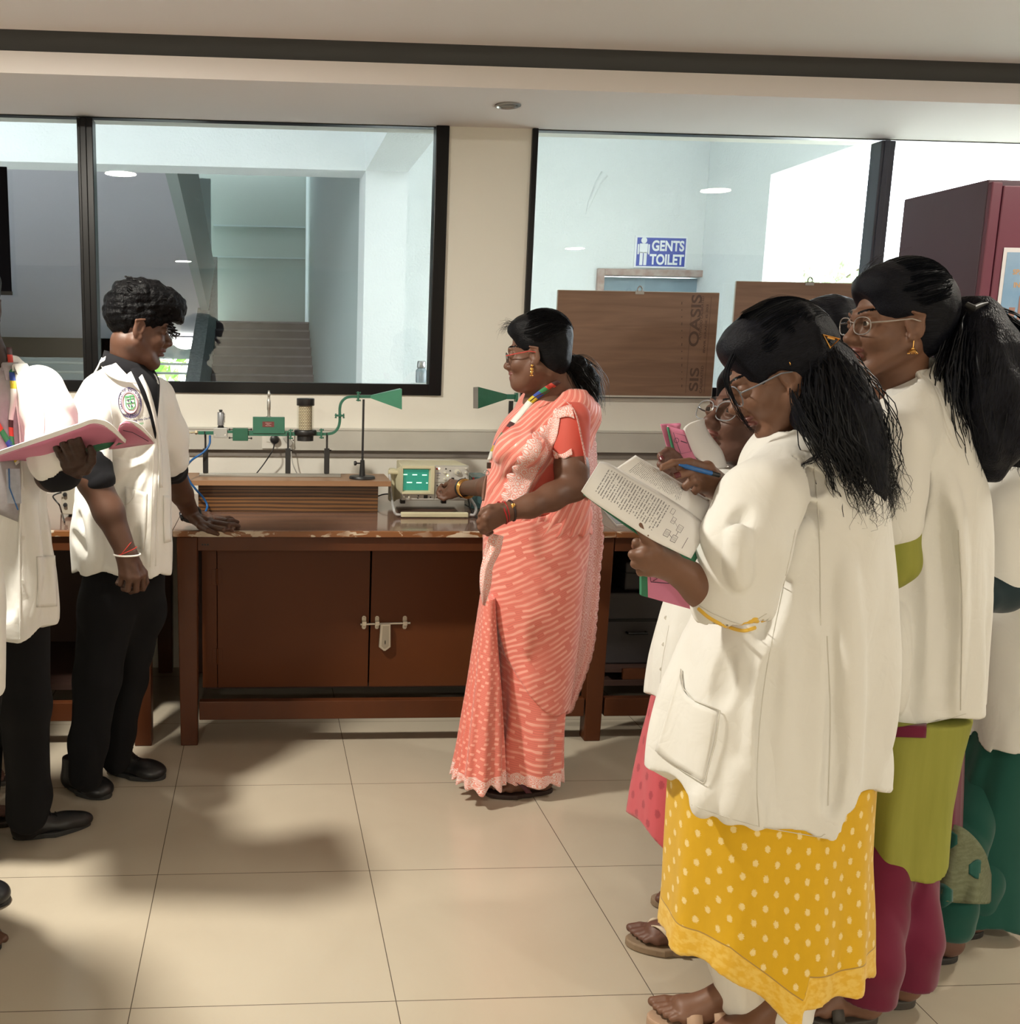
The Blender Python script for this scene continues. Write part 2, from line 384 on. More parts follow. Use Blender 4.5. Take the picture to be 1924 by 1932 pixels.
struct('ceiling_light_block', MB().box((EX0, CYC+.3, 4.9), (SXR+.2, 16.75, 5.0)).box((EX0, CYC+.3, CH), (EX0+.1, 16.4, 5)).box((EX0, CYC+.2, CH+.1), (SXR+.2, CYC+.3, 5)), m_stair)  # unseen roof added against sky light, rear gap left to let some in
struct('wall_light_block', MB().box((EX0-.1, WY+.16, 0), (EX0, 16.4, 5)), m_ext)  # unseen end wall added to stop sky light from the left
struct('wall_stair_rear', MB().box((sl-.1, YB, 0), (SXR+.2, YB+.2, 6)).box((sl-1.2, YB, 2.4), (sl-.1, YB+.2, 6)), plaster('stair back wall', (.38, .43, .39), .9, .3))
for k, (yy, nme) in enumerate(((427, 'trim_9'), (486, 'trim_10'))):
    z_ = at(480, yy, YB)[2]; struct(nme, MB().box((sl-.1, YB-.03, z_-.012), (SXR, YB, z_+.012)), m_stair)
# parapet on the left of the flight (sloped top)
pa = [at(352, 722, 11.5), at(396, 488, D1+ns*run+.2)]
z0p, z1p = pa[0][2], pa[1][2]; xp = sl
yA, yBp = 11.0, D1+ns*run+.3
zz = lambda y: z0p+(z1p-z0p)*(y-11.5)/(yBp-.1-11.5)
struct('wall_parapet', MB().prism([(xp-.16, yA, -.5), (xp-.16, yBp, -.5), (xp-.16, yBp, zz(yBp)), (xp-.16, yA, zz(yA))], (.16, 0, 0)), mat('parapet cement', (.30, .32, .31), .9, nz=(25, .7, (.16, .17, .17)), bump=(50, .6, .01)))
# upper flight, coming back towards the viewer on the left: its underside slopes up to the beam
uf = MB(); xl_ = -6; a = np.array([0, 8., 0]);
zf = at(300, 640, D1+ns*run)[2]; zn = at(385, 318, CYC+.3)[2]+.6
uf.hexa([(xl_, CYC+.3, zn), (xp-.12, CYC+.3, zn), (xp-.12, D1+ns*run, zf), (xl_, D1+ns*run, zf), (xl_, CYC+.3, zn+.2), (xp-.12, CYC+.3, zn+.2), (xp-.12, D1+ns*run, zf+.2), (xl_, D1+ns*run, zf+.2)])
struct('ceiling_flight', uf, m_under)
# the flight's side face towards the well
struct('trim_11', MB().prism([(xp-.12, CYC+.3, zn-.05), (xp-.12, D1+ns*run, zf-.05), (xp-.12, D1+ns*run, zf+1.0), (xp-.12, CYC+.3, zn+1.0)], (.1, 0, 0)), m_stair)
# low wall far behind, with an open strip to the garden
gw = at(300, 677, 16.2); gw2 = at(352, 718, 16.2)
fwz0, fwz1 = gw2[2]-.15, gw[2]
struct('wall_garden_side', MB().box((-6, 16.2, fwz1), (xp-.1, 16.4, 4)).box((-6, 16.2, -.1), (xp-.1, 16.4, fwz0)).box((-6, 16.2, 0), (gw[0]-.35, 16.4, 4)), m_stair)
m_bush = mat('garden leaves', (.20, .42, .05), .6, nz=(4, .8, (.55, .75, .25)))
def leafcloud(name, c, r, n, size, label, m=m_bush, seed=1):
    rg = random.Random(seed); b = MB()
    for i in range(n):
        p = np.array([rg.gauss(0, .45)*r[0], rg.gauss(0, .45)*r[1], rg.random()**.7*r[2]])+c
        u = np.array([rg.gauss(0, 1) for _ in range(3)]); u /= np.linalg.norm(u); v = np.cross(u, [rg.gauss(0, 1) for _ in range(3)]); v /= np.linalg.norm(v)+1e-9
        s_ = size*(.6+.8*rg.random())
        b.add([p-u*s_, p+v*s_*.35, p+u*s_, p-v*s_*.35], [(0, 1, 2, 3)])
    return props(b.build(name, m), label, 'plant')
leafcloud('garden_hedge', np.array([-2.6, 18.3, -.2]), (2.5, .5, 2.6), 900, .16, 'bright green garden hedge seen through the low gap under the stairs', seed=3)
gr = MB()
for k in range(3): gr.cyl((-6, 16.15, fwz0+.12+k*.14), (xp-.1, 16.15, fwz0+.12+k*.14), .02, n=8)
struct('trim_12', gr, mat('pale rail', (.6, .66, .6), .5))
x, y, z = at(350, 648, 15.6)
th = thing('bulkhead_lamp', 'small glowing oval lamp on the wall beyond the parapet of the stairs', 'lamp', (x, y, z))
MB().box((x-.2, y, z-.03), (x+.2, 16.2, z+.09)).build('lamp_base', m_rim, th, bevel=.01)
MB().sph((x, y, z), .17, 12, (1, .6, .5)).build('lamp_globe', mat('lamp globe lit', (1, 1, 1), .5, emit=((1, 1, .9), 6)), th, smooth=True)
# leafy tree outside the opening
tl = at(1590, 500, 9.5)
m_tree = mat('tree leaves pale', (.20, .40, .14), .6, nz=(5, .7, (.4, .6, .3)))
lc = MB(); rg = random.Random(8)
base = at(1580, 540, 9.5)
th = thing('tree', 'leafy green tree top outside the bright corridor opening behind the tall woman', 'tree', (base[0], 9.5, 0))
for i in range(420):
    px_ = 1500+rg.random()*165; top = 478+abs(px_-1620)*.25+rg.random()*30+18*math.sin(px_*.11)
    p = at(px_, top+rg.random()**1.0*70, 9.5+rg.gauss(0, .3)); u = np.array([rg.gauss(0, .5), rg.gauss(0, .5), rg.gauss(0, 1)]); u /= np.linalg.norm(u); v = np.cross(u, [rg.gauss(0, 1) for _ in range(3)]); v /= np.linalg.norm(v)
    s_ = .055*(.6+.8*rg.random()); lc.add([p-u*s_, p+v*s_*.3, p+u*s_, p-v*s_*.3], [(0, 1, 2, 3)])
lc.build('foliage', m_tree, th)
tb = MB(); tb.tube([(base[0], 9.5, 0), (base[0]+.05, 9.5, 1.4), (base[0]-.05, 9.5, base[2])], [.09, .07, .03], 10)
for k in range(6): tb.tube([(base[0], 9.5, 1.3+.1*k), (base[0]+(-1)**k*.25, 9.5+.1*k, base[2]+.02*k), (base[0]+(-1)**k*.4, 9.5, base[2]+.3)], [.02, .014, .005], 6)
tb.build('trunk', mat('bark', (.12, .09, .06), .9), th, smooth=True)
struct('floor_outside', MB().box((xr1, WY+.2, -.3), (14, 14, -.1)), mat('outdoor ground', (.55, .56, .45), .9, nz=(2, .5)))  # ground lightened so it bounces daylight towards the window soffit
# plain black panel on the window at the far left
a = at(-60, 312, WY-.03); b = at(21, 555, WY-.03)
th = thing('black_panel', 'plain black panel against the left window, cut by the left edge of the photo', 'board', ((a[0]+b[0])/2, WY-.03, b[2]))
MB().box((a[0], WY-.022, b[2]), (b[0], WY-.013, a[2])).build('panel', mat('black board', (.002, .002, .003), .8, spec=.05), th, bevel=.002)
MB().box((a[0]-.004, WY-.026, b[2]-.004), (b[0]+.004, WY-.0215, b[2]+.012)).build('frame', m_blk, th)
# ================================================================ BENCHES
BT = .820; YF = 3.66; YBK = WY-.02
m_bench = mat('varnished red brown wood', (.085, .026, .009), .36, spec=.22, nz=(9, .5, (.06, .019, .008), (1, 1, .12)), bump=(30, .05, .002))
m_door = mat('cabinet door laminate', (.100, .030, .009), .42, spec=.2, nz=(2.5, .5, (.075, .023, .009)), bump=(80, .06, .001))
m_top = mat('bench top speckled laminate', (.20, .115, .085), .13, spec=.5, nz=(260, .75, (.12, .06, .045)), coat=.2)
m_inside = mat('cupboard interior dark', (.035, .013, .008), .7)
# worn front edge: chipped paint
m_edge = mat('worn bench edge', (.17, .06, .02), .4)
t = NT(m_edge); ob = t.obj()
n1 = t.noise(ob, 14, 8, .8, (1, 1, 3)); n2 = t.noise(ob, 4, 2, 0, (1, .1, .1))
f = t.math('MULTIPLY', t.ramp(n1, .53, .56), t.ramp(n2, .42, .52)); t.l(t.mix(f, (.20, .075, .022), (.55, .47, .36)), t.b.inputs['Base Color'])
def bench(label, x0, x1, doors, xl_=None, xr_=None, shared=False):
    """x0, x1 outer faces of the legs"""
    th = thing('lab_bench', label, 'bench', ((x0+x1)/2, (YF+YBK)/2, 0))
    tx0 = x0 if xl_ is None else xl_; tx1 = x1 if xr_ is None else xr_
    MB().box((tx0, YF+.014, BT-.022), (tx1, YBK, BT)).build('bench_top', m_top, th, bevel=.002)
    MB().box((tx0, YF-.004, BT-.022), (tx1, YF+.0135, BT-.0005)).build('edge_strip', m_edge, th, bevel=.002)
    lw = .075
    for lx in ((x0, x1-lw) if not shared else (x1-lw,)):
        for ly in (YF+.01, YBK-lw):
            MB().hexa([(lx+.006, ly+.006, 0), (lx+lw-.006, ly+.006, 0), (lx+lw-.006, ly+lw-.006, 0), (lx+.006, ly+lw-.006, 0),
                       (lx, ly, BT-.0225), (lx+lw, ly, BT-.0225), (lx+lw, ly+lw, BT-.0225), (lx, ly+lw, BT-.0225)]).build('leg', m_bench, th, bevel=.004)
    a, b = (x0+.001 if shared else x0+lw), x1-lw
    za = at(600, 1039, YF+.02)[2]
    MB().box((a+.0005, YF+.014, za), (b-.0005, YF+.035, BT-.0225)).build('apron', m_bench, th, bevel=.002)
    MB().box((a+.0005, YBK-.06, za), (b-.0005, YBK-.04, BT-.0225)).build('apron', m_bench, th)
    zr0, zr1 = .100, .172
    MB().box((a+.0005, YF+.016, zr0), (b-.0005, YF+.05, zr1)).build('foot_rail', m_bench, th, bevel=.003)
    yd = YF+.24; zd0 = at(550, 1296, yd)[2]
    MB().box((a, yd+.02, zd0+.01), (a+.012, YBK-.08, BT-.0225)).box((b-.012, yd+.02, zd0+.01), (b, YBK-.08, BT-.0225)).box((a+.0125, yd+.02, zd0-.012), (b-.0125, YBK-.08, zd0+.009)).box((a+.0125, YBK-.1, zd0+.01), (b-.0125, YBK-.085, BT-.0225)).build('carcass', m_inside, th)
    if doors:
        xs = at(410, 1200, yd)[0]; xm = at(698, 1170, yd)[0]
        MB().box((a+.001, yd, zd0), (xs-.0015, yd+.018, BT-.023)).build('stile', m_door, th, bevel=.001)
        d1_ = MB().box((xs+.001, yd, zd0), (xm-.004, yd+.018, BT-.023)).build('door', m_door, th, bevel=.0015)
        d2_ = MB().hexa([(xm+.001, yd-.004, zd0), (b-.002, yd, zd0), (b-.002, yd+.018, zd0), (xm+.001, yd+.014, zd0), (xm+.003, yd-.004, BT-.023), (b-.002, yd, BT-.023), (b-.002, yd+.018, BT-.023), (xm+.003, yd+.014, BT-.023)]).build('door', m_door, th, bevel=.0015)
        for py_ in (1088, 1238):
            z_ = at(405, py_, yd)[2]
            h_ = MB().cyl((xs, yd-.003, z_-.032), (xs, yd-.003, z_+.032), .004, n=8).box((xs-.02, yd-.002, z_-.03), (xs-.003, yd+.0005, z_+.03)).box((xs+.003, yd-.002, z_-.03), (xs+.02, yd+.0005, z_+.03))
            h_.build('hinge', m_door, d1_, bevel=.0008)
        # tower bolt
        m_bolt = mat('aluminium bolt', (.50, .46, .38), .35, metal=.7)
        yb_ = yd-.014; q = lambda px_, py_: at(px_, py_, yd-.012)
        bo = MB(); p0 = q(680, 1178); p1 = q(774, 1175.5)
        bo.cyl(p0, p1, .0045, n=12); bo.build('bolt_rod', m_bolt, d2_, smooth=True)
        for px_, dd in ((687, d1_), (711.5, d2_), (764, d2_)):
            pl = MB(); c_ = q(px_, 1176)
            w_ = .0085
            pl.prism([(c_[0]-w_, yd-.004, c_[2]-.020), (c_[0]-w_*.5, yd-.004, c_[2]-.026), (c_[0]+w_*.5, yd-.004, c_[2]-.026), (c_[0]+w_, yd-.004, c_[2]-.020),
                      (c_[0]+w_, yd-.004, c_[2]+.022), (c_[0]+w_*.5, yd-.004, c_[2]+.028), (c_[0]-w_*.5, yd-.004, c_[2]+.028), (c_[0]-w_, yd-.004, c_[2]+.022)], (0, .003, 0))
            pl.box((c_[0]-w_, yd-.019, c_[2]-.008), (c_[0]+w_, yd-.004, c_[2]+.008))
            pl.lathe([(.0045, 0), (.004, -.003), (0, -.0035)], (c_[0], yd-.004, c_[2]+.019), (0, 1, 0), 12).lathe([(.0045, 0), (.004, -.003), (0, -.0035)], (c_[0], yd-.004, c_[2]-.018), (0, 1, 0), 12)
            pl.build('bolt_staple', m_bolt, d2_ if dd is d2_ else d1_, bevel=.001)
        ht = at(728, 1185, yd-.02); 
        hs = MB().box((ht[0]-.006, yd-.022, ht[2]-.004), (ht[0]+.012, yd-.005, ht[2]+.016)); hs.build('hasp', m_bolt, d2_, bevel=.002)
        # padlock
        pk = thing('padlock', 'silver tapered padlock hanging from the bolt of the bench doors', 'padlock', (ht[0], yd-.03, at(728, 1228, yd-.03)[2]))
        Q = [at(a_, b_, yd-.03) for a_, b_ in ((718, 1178), (737, 1178), (737, 1221), (727, 1228.5), (724, 1228.5), (714.5, 1221))]
        MB().prism(Q, (0, .012, 0)).build('padlock_body', m_bolt, pk, bevel=.002)
        Q2 = [at(a_, b_, yd-.031) for a_, b_ in ((722, 1181), (734, 1181), (733.5, 1219), (727, 1224), (724, 1224), (719.5, 1219))]
        MB().prism(Q2, (0, .001, 0)).build('face_plate', mat('padlock face', (.34, .31, .25), .4, metal=.6), pk)
        kh = at(726.5, 1212, yd-.032); MB().prism([(kh[0]+.0018*math.cos(a_), yd-.0325, kh[2]+.009*math.sin(a_)) for a_ in np.linspace(0, 2*math.pi, 16)[:-1]], (0, .001, 0)).build('keyway', m_blk, pk)
        MB().tube(bez([(ht[0]-.008, yd-.024, ht[2]-.004), (ht[0]-.008, yd-.024, ht[2]+.008), (ht[0], yd-.024, ht[2]+.014), (ht[0]+.01, yd-.024, ht[2]+.008), (ht[0]+.01, yd-.024, ht[2]-.004)], 5), .003, 8).build('shackle', m_chr, pk, smooth=True)
        # three small holes in the apron
        hb = MB()
        for k in range(3):
            c_ = at(382+5*k, 1027.5, YF+.0135); hb.lathe([(.0035, 0), (.0035, -.0008), (0, -.0008)], (c_[0], YF+.014, c_[2]), (0, 1, 0), 10)
        hb.build('vent_holes', m_blk, th)
    return th
XL, XR = -.312, 1.30
bench('varnished brown bench with two bolted doors below, behind the woman in the coral sari', XL, XR, True, xl_=XL-.012, xr_=XR)
bench('brown bench on the left, mostly hidden behind the two young men', -2.15, -.408, False, xr_=XL-.0135)
# shelved bench on the right
rb = bench('dark brown open shelved bench on the right behind the women in white coats', XR+.002, 3.6, False, xl_=XR+.001, shared=True)
sh = MB().box((XR+.08, YF+.25, .2), (3.52, YBK-.11, .215)); sh.build('shelf', m_inside, rb)
MB().box((XR+.08, YF+.05, .235), (3.52, YF+.07, .275)).build('shelf_rail', m_bench, rb, bevel=.002)
# stored boxes under the right bench, dim
m_boxd = mat('dark stored case', (.03, .026, .028), .5)
for k, (x_, y_, w_, h_) in enumerate(((1.52, 4.02, .34, .30), (1.60, 4.05, .26, .12))):
    z_ = .2155+(0 if k == 0 else .301)
    th = thing('storage_case', ['large dark case on the shelf under the right bench', 'small dark case stacked on the large one under the right bench'][k], 'case', (x_, y_, z_))
    MB().box((x_-w_/2, y_-.05, z_), (x_+w_/2, y_+.3, z_+h_)).build('case_body', m_boxd, th, bevel=.008)
    MB().box((x_-w_/2-.003, y_-.054, z_+h_*.6), (x_+w_/2+.003, y_+.303, z_+h_*.64)).build('rim', m_blk, th)
    MB().tube([(x_-.04, y_-.05, z_+h_*.45), (x_-.04, y_-.07, z_+h_*.45), (x_+.04, y_-.07, z_+h_*.45), (x_+.04, y_-.05, z_+h_*.45)], .005, 6).build('handle', m_blk, th)
# ================================================================ WOODEN PLINTH of the bench set-up
m_teak = mat('plinth teak laminate', (.22, .10, .035), .4)
t = NT(m_teak); ob = t.obj(); mp = t.n('Mapping'); mp.inputs['Scale'].default_value = (1.6, 6, 26); t.l(ob, mp.inputs[0])
wv = t.n('TexWave', bands_direction='Z'); wv.inputs['Scale'].default_value = .9; wv.inputs['Distortion'].default_value = 7; wv.inputs['Detail'].default_value = 4; wv.inputs['Detail Scale'].default_value = .7; t.l(mp.outputs[0], wv.inputs[0])
t.l(t.mix(t.ramp(wv.outputs['Fac'], .1, .9), (.175, .078, .024), (.045, .018, .006)), t.b.inputs['Base Color'])
m_slab = mat('plinth slab laminate', (.30, .165, .085), .35, nz=(6, .5, (.23, .115, .055), (.3, 4, 4)))
yb0 = gz(560, 966.5, BT)[1]
a = at(374, 940, yb0); b = at(713, 940, yb0); zt_ = at(540, 917, yb0)[2]
pl = thing('display_plinth', 'wooden plinth with overhanging top carrying the microwave bench, grained front', 'stand', ((a[0]+b[0])/2, yb0+.15, BT))
MB().box((a[0], yb0, BT), (b[0], yb0+.24, zt_)).build('plinth_box', m_teak, pl, bevel=.001)
ys0 = yb0-.05; zs1 = at(540, 907, ys0)[2]; zs0 = at(540, 917, ys0)[2]; zs0 = max(zs0, zt_+.0003)
a2 = at(344, 912, ys0); b2 = at(738, 914, ys0); ysb = gz(560, 893, zs1)[1]
MB().box((a2[0], ys0, zs0), (b2[0], ysb, zs1)).build('plinth_slab', m_slab, pl, bevel=.001)
SZ = zs1; YR = gz(545, 899.5, SZ)[1]
m_steel = mat('rail steel', (.4, .4, .38), .35, metal=.9)
ra = gz(376, 898, SZ); rb_ = gz(643, 901, SZ)
MB().box((ra[0], YR-.012, SZ+.0003), (rb_[0], YR+.012, SZ+.010)).box((ra[0], YR-.006, SZ+.010), (rb_[0], YR+.006, SZ+.014)).build('slide_rail', m_steel, pl, bevel=.0008)
# ---------------- microwave bench
m_grn = mat('hammered green enamel', (.022, .135, .085), .35, spec=.5, nz=(30, .25))
m_grnd = mat('dark green enamel', (.012, .10, .055), .4, nz=(30, .25))
m_bk = mat('black powder coat', (.012, .012, .013), .4)
m_al = mat('cast aluminium', (.42, .42, .40), .45, metal=.5)
m_ch = mat('chrome', (.6, .6, .6), .2, metal=1)
m_brass = mat('brass coax', (.45, .38, .25), .3, metal=.9)
mw = thing('microwave_bench', 'green waveguide line with curved arm and horn on black posts atop the plinth', 'lab instrument', (at(540, 900, YR)[0], YR, SZ+.0145))
P = lambda px, py, dy=0.: at(px, py, YR+dy)
for px, pt in ((388, 816), (543, 818), (616, 819)):
    c_ = P(px, 850); zf_ = SZ+.0145; x_ = P(px, 896)[0]
    hw = .0105; zt2 = P(px, 846)[2]; zt1 = P(px, pt)[2]
    pb = MB().box((x_-hw, YR-hw, zf_), (x_+hw, YR+hw, zt2)); o1 = pb.build('support_post', m_bk, mw, bevel=.0015)
    MB().box((x_-.004, YR-.004, zt2), (x_+.004, YR+.004, zt1)).box((x_-.004, YR-.014, zt1-.022), (x_-.0005, YR+.014, zt1+.006)).build('post_rod', m_bk, o1, bevel=.001)
    MB().cyl((x_+hw, YR, zt2-.008), (x_+hw+.008, YR, zt2-.008), .003, n=10).build('clamp_screw', m_bk, o1)
def pbox(x0, y0, x1, y1, dy, name, m, par=mw, bev=.001):
    a = P(x0, y1); b = P(x1, y0); return MB().box((a[0], YR-dy, a[2]), (b[0], YR+dy, b[2])).build(name, m, par, bevel=bev)
# coax connector and waveguide stub
c0, c1 = P(357, 816), P(374, 816.5)
cn = MB().cyl(c0, P(362, 816), .0028, n=14).cyl(P(360, 816), P(364, 816), .0042, n=14).cyl(P(364, 816), P(369, 816), .003, n=14).cyl(P(368, 816), P(372, 816), .0095, n=6).cyl(P(372, 816), c1, .0065, n=14)
cn.build('coaxial_connector', m_brass, mw, smooth=True)
pbox(374, 813.5, 403, 819.5, .009, 'waveguide_stub', m_grn)
# gunn mount block with detector can
mb_ = pbox(403, 807, 429, 825.5, .016, 'oscillator_mount', m_al, bev=.002)
for px_, py_ in ((406, 820), (425, 820)):
    c_ = P(px_, py_); MB().lathe([(.0028, 0), (.0028, -.002), (0, -.002)], (c_[0], YR-.016, c_[2]), (0, 1, 0), 10).build('screw', m_ch, mb_)
cx_ = P(416.5, 800)[0]; zA = P(416, 807)[2]; zB = P(416, 773)[2]; hh = zB-zA
MB().lathe([(.013, 0), (.013, .005), (.011, .006), (.011, .010)], (cx_, YR, zA), (0, 0, 1)).build('can_base', m_bk, mb_, smooth=True)
MB().lathe([(.0125, .010), (.0135, .013), (.0135, hh*.82), (.012, hh*.85), (.012, hh*.87), (.006, hh*.87)], (cx_, YR, zA)).build('detector_can', mat('detector grey', (.28, .29, .31), .35, metal=.4), mb_, smooth=True)
MB().cyl((cx_, YR, zA+hh*.86), (cx_, YR, zA+hh*.96), .0055).cyl((cx_, YR, zA+hh*.92), (cx_, YR, zB), .007).build('can_knob', m_bk, mb_, smooth=True)
cw = MB(); cw.tube(bez([(cx_+.008, YR-.01, zA+hh*.9), (cx_+.018, YR-.012, zA+hh*.7), (cx_+.013, YR-.015, zA+hh*.4), (cx_+.010, YR-.015, zA+.01)], 6), .0012, 6)
cw.tube(bez([(cx_-.013, YR-.01, zA+hh*.86), (cx_+.013, YR-.012, zA+hh*.84)], 4), .0012, 6).cyl((cx_+.0145, YR-.006, zA+hh*.3), (cx_+.0145, YR-.006, zA+hh*.8), .0025, n=8)
cw.build('can_wiring', m_ch, mb_, smooth=True)
pbox(429, 812, 441, 817, .009, 'waveguide_link', m_grn)
iso = pbox(439, 808, 468, 831, .018, 'isolator_box', m_grnd, bev=.0015)
for x0, x1, yy in ((431, 439, 810), (431, 439, 826), (468, 476, 810), (468, 476, 827)):
    d = 1 if x1 > 450 else -1
    kb = MB(); kb.cyl(P(x0, yy), P(x1, yy), .0018, n=8); e = P(x1-2 if d > 0 else x0+2, yy); kb.cyl(e-np.array([.003, 0, 0]), e+np.array([.003, 0, 0]), .0042, n=10)
    kb.build('screw', m_bk, iso, smooth=True)
pbox(468, 813, 545, 822, .009, 'waveguide_section', m_grn)
fm = pbox(477, 787, 537, 817, .015, 'frequency_meter_housing', m_grn, bev=.0012)
a = P(495, 805); b = P(517, 795)
MB().box((a[0], YR-.0162, a[2]), (b[0], YR-.0151, b[2])).build('name_plate', mat('maroon plate', (.13, .02, .02), .35), fm)
for k, zf in enumerate((.72, .5, .25)):
    wpl = (b[0]-a[0])*(.8 if k != 1 else .6); xm_ = (a[0]+b[0])/2; zc = a[2]+(b[2]-a[2])*zf
    V, F = text_mesh(('MICROWAVE', 'DIRECT', 'FREQ METER')[k], .0042, None, extrude=0)
    MB().add([(xm_+v[0], YR-.0164, zc+v[1]) for v in V], F).build('plate_lettering', mat('pale lettering', (.6, .5, .45), .5), fm)
mx_ = P(507, 787)[0]; z0_ = P(507, 787)[2]; z1_ = P(507, 736.5)[2]; H_ = z1_-z0_
MB().lathe([(.0105, 0), (.0105, .003), (.006, .005), (.006, H_*.25), (.0075, H_*.28), (.0075, H_*.62), (.0066, H_*.64), (.0052, H_*.66), (.0052, H_*.78), (.0062, H_*.8), (.0058, H_*.9), (.004, H_*.93), (.0045, H_*.98), (.002, H_)], (mx_, YR, z0_)).build('micrometer', mat('micrometer steel', (.5, .49, .46), .3, metal=.9), fm, smooth=True)
tk_ = MB()
for k in range(9): tk_.cyl((mx_, YR, z0_+H_*(.3+.032*k)), (mx_, YR, z0_+H_*(.304+.032*k)), .0077, n=16)
tk_.build('scale_rings', m_bk, fm)
# flanges
fl = MB()
def flange(cx_, cy_, hh_, horiz=True):
    c = P(cx_, cy_); b = MB()
    if horiz:
        b.box((c[0]-.0035, YR-.016, c[2]-hh_), (c[0]+.0035, YR+.016, c[2]+hh_))
        for s_ in (-1, 1): b.cyl((c[0]-.009, YR-.011, c[2]+s_*hh_*.8), (c[0]+.010, YR-.011, c[2]+s_*hh_*.8), .0022, n=8).cyl((c[0]+.006, YR-.011, c[2]+s_*hh_*.8), (c[0]+.010, YR-.011, c[2]+s_*hh_*.8), .004, n=8)
    else:
        b.box((c[0]-hh_, YR-.016, c[2]-.0035), (c[0]+hh_, YR+.016, c[2]+.0035))
        for s_ in (-1, 1): b.cyl((c[0]+s_*hh_*.85, YR-.011, c[2]-.010), (c[0]+s_*hh_*.85, YR-.011, c[2]+.009), .0026, n=8).cyl((c[0]+s_*hh_*.85, YR-.011, c[2]-.010), (c[0]+s_*hh_*.85, YR-.011, c[2]-.006), .0045, n=8)
    return b.build('flange', m_grn, mw, bevel=.0008)
flange(548, 819, .020); flange(606, 818, .020); flange(640.5, 784, .019, False); flange(675.5, 748, .019)
pbox(545, 815, 562, 822, .009, 'waveguide_link', m_grn); pbox(590, 815, 607, 822, .009, 'waveguide_link', m_grn)
# cylindrical drum with printed scale under a clear tube
dx = P(576, 800)[0]; zb_ = P(576, 831.5)[2]; zc1 = P(576, 811)[2]; zc2 = P(576, 765)[2]; zt3 = P(576, 751.5)[2]; rD = (P(593, 780)[0]-P(560, 780)[0])/2; rB = (P(597.5, 815)[0]-P(555, 815)[0])/2
dr_ = MB().lathe([(rD*.95, 0), (rD*.95, (zc1-zb_)*.45), (rB*.96, (zc1-zb_)*.55), (rB, (zc1-zb_)*.6), (rB, (zc1-zb_)*.92), (rB*.95, zc1-zb_)], (dx, YR, zb_)).build('meter_base', m_bk, mw, smooth=True)
m_scale = mat('printed scale drum', (.75, .66, .46), .4)
t = NT(m_scale); ob = t.obj(); sp = t.n('SeparateXYZ'); t.l(ob, sp.inputs[0])
ang = t.math('ARCTAN2', sp.outputs[1], sp.outputs[0]); u = t.math('MULTIPLY', ang, 6.5); v = t.math('MULTIPLY', sp.outputs[2], 160)
cb_ = t.n('TexBrick'); cv = t.n('CombineXYZ'); t.l(u, cv.inputs[0]); t.l(v, cv.inputs[1]); t.l(cv.outputs[0], cb_.inputs[0]); cb_.inputs['Scale'].default_value = 1; cb_.inputs['Mortar Size'].default_value = .22; cb_.inputs['Brick Width'].default_value = 2.2; cb_.inputs['Row Height'].default_value = 1.0
t.l(t.mix(cb_.outputs['Fac'], (.80, .72, .52), (.10, .07, .04)), t.b.inputs['Base Color'])
zz0 = zc1+.001
MB().lathe([(rD*.78, 0), (rD*.78, zc2-zc1-.002)], (dx, YR, 0), n=40).build('scale_drum', m_scale, mw, smooth=True, origin=(dx, YR, 0)).location.z += zz0-0
m_clear = bpy.data.materials.new('clear acrylic'); m_clear.use_nodes = True
g = m_clear.node_tree; g.nodes.clear(); o_ = g.nodes.new('ShaderNodeOutputMaterial'); tr = g.nodes.new('ShaderNodeBsdfTransparent'); gl = g.nodes.new('ShaderNodeBsdfGlossy'); mx = g.nodes.new('ShaderNodeMixShader'); gl.inputs['Roughness'].default_value = .05; tr.inputs[0].default_value = (.92, .92, .9, 1); mx.inputs[0].default_value = .025
g.links.new(tr.outputs[0], mx.inputs[1]); g.links.new(gl.outputs[0], mx.inputs[2]); g.links.new(mx.outputs[0], o_.inputs[0])
MB().tube([(dx, YR, zc1+.0005), (dx, YR, zc2)], rD*.97, 32, cap=False).build('clear_tube', m_clear, mw, smooth=True)
MB().lathe([(rD, 0), (rD*1.02, .001), (rD*1.02, zt3-zc2-.001), (rD*.97, zt3-zc2)], (dx, YR, zc2)).build('meter_cap', m_bk, mw, smooth=True)
# S-shaped waveguide
def rectpath(pts, w_, d_):
    P_ = [np.array(p) for p in pts]; V = []; n = len(P_)
    for i, p in enumerate(P_):
        t_ = P_[min(i+1, n-1)]-P_[max(i-1, 0)]; t_ /= np.linalg.norm(t_); nn = np.cross(t_, [0, 1, 0]); nn /= np.linalg.norm(nn)
        for a_, b_ in ((-1, -1), (1, -1), (1, 1), (-1, 1)): V.append(p+nn*a_*w_+np.array([0, b_*d_, 0]))
    F = [(i*4+j, i*4+(j+1) % 4, (i+1)*4+(j+1) % 4, (i+1)*4+j) for i in range(n-1) for j in range(4)]+[(0, 3, 2, 1), tuple(range(4*n-4, 4*n))]
    return V, F
pts = bez([P(607, 819), P(619, 818.5), (P(629, 816)), P(637, 808), P(640.5, 797), P(641, 784), P(641, 770), P(644, 759), P(652, 751), P(662, 748.5), P(676, 748.5)], 5)
V, F = rectpath(pts, .0052, .010); MB().add(V, F).build('curved_waveguide', m_grn, mw, bevel=.0008)
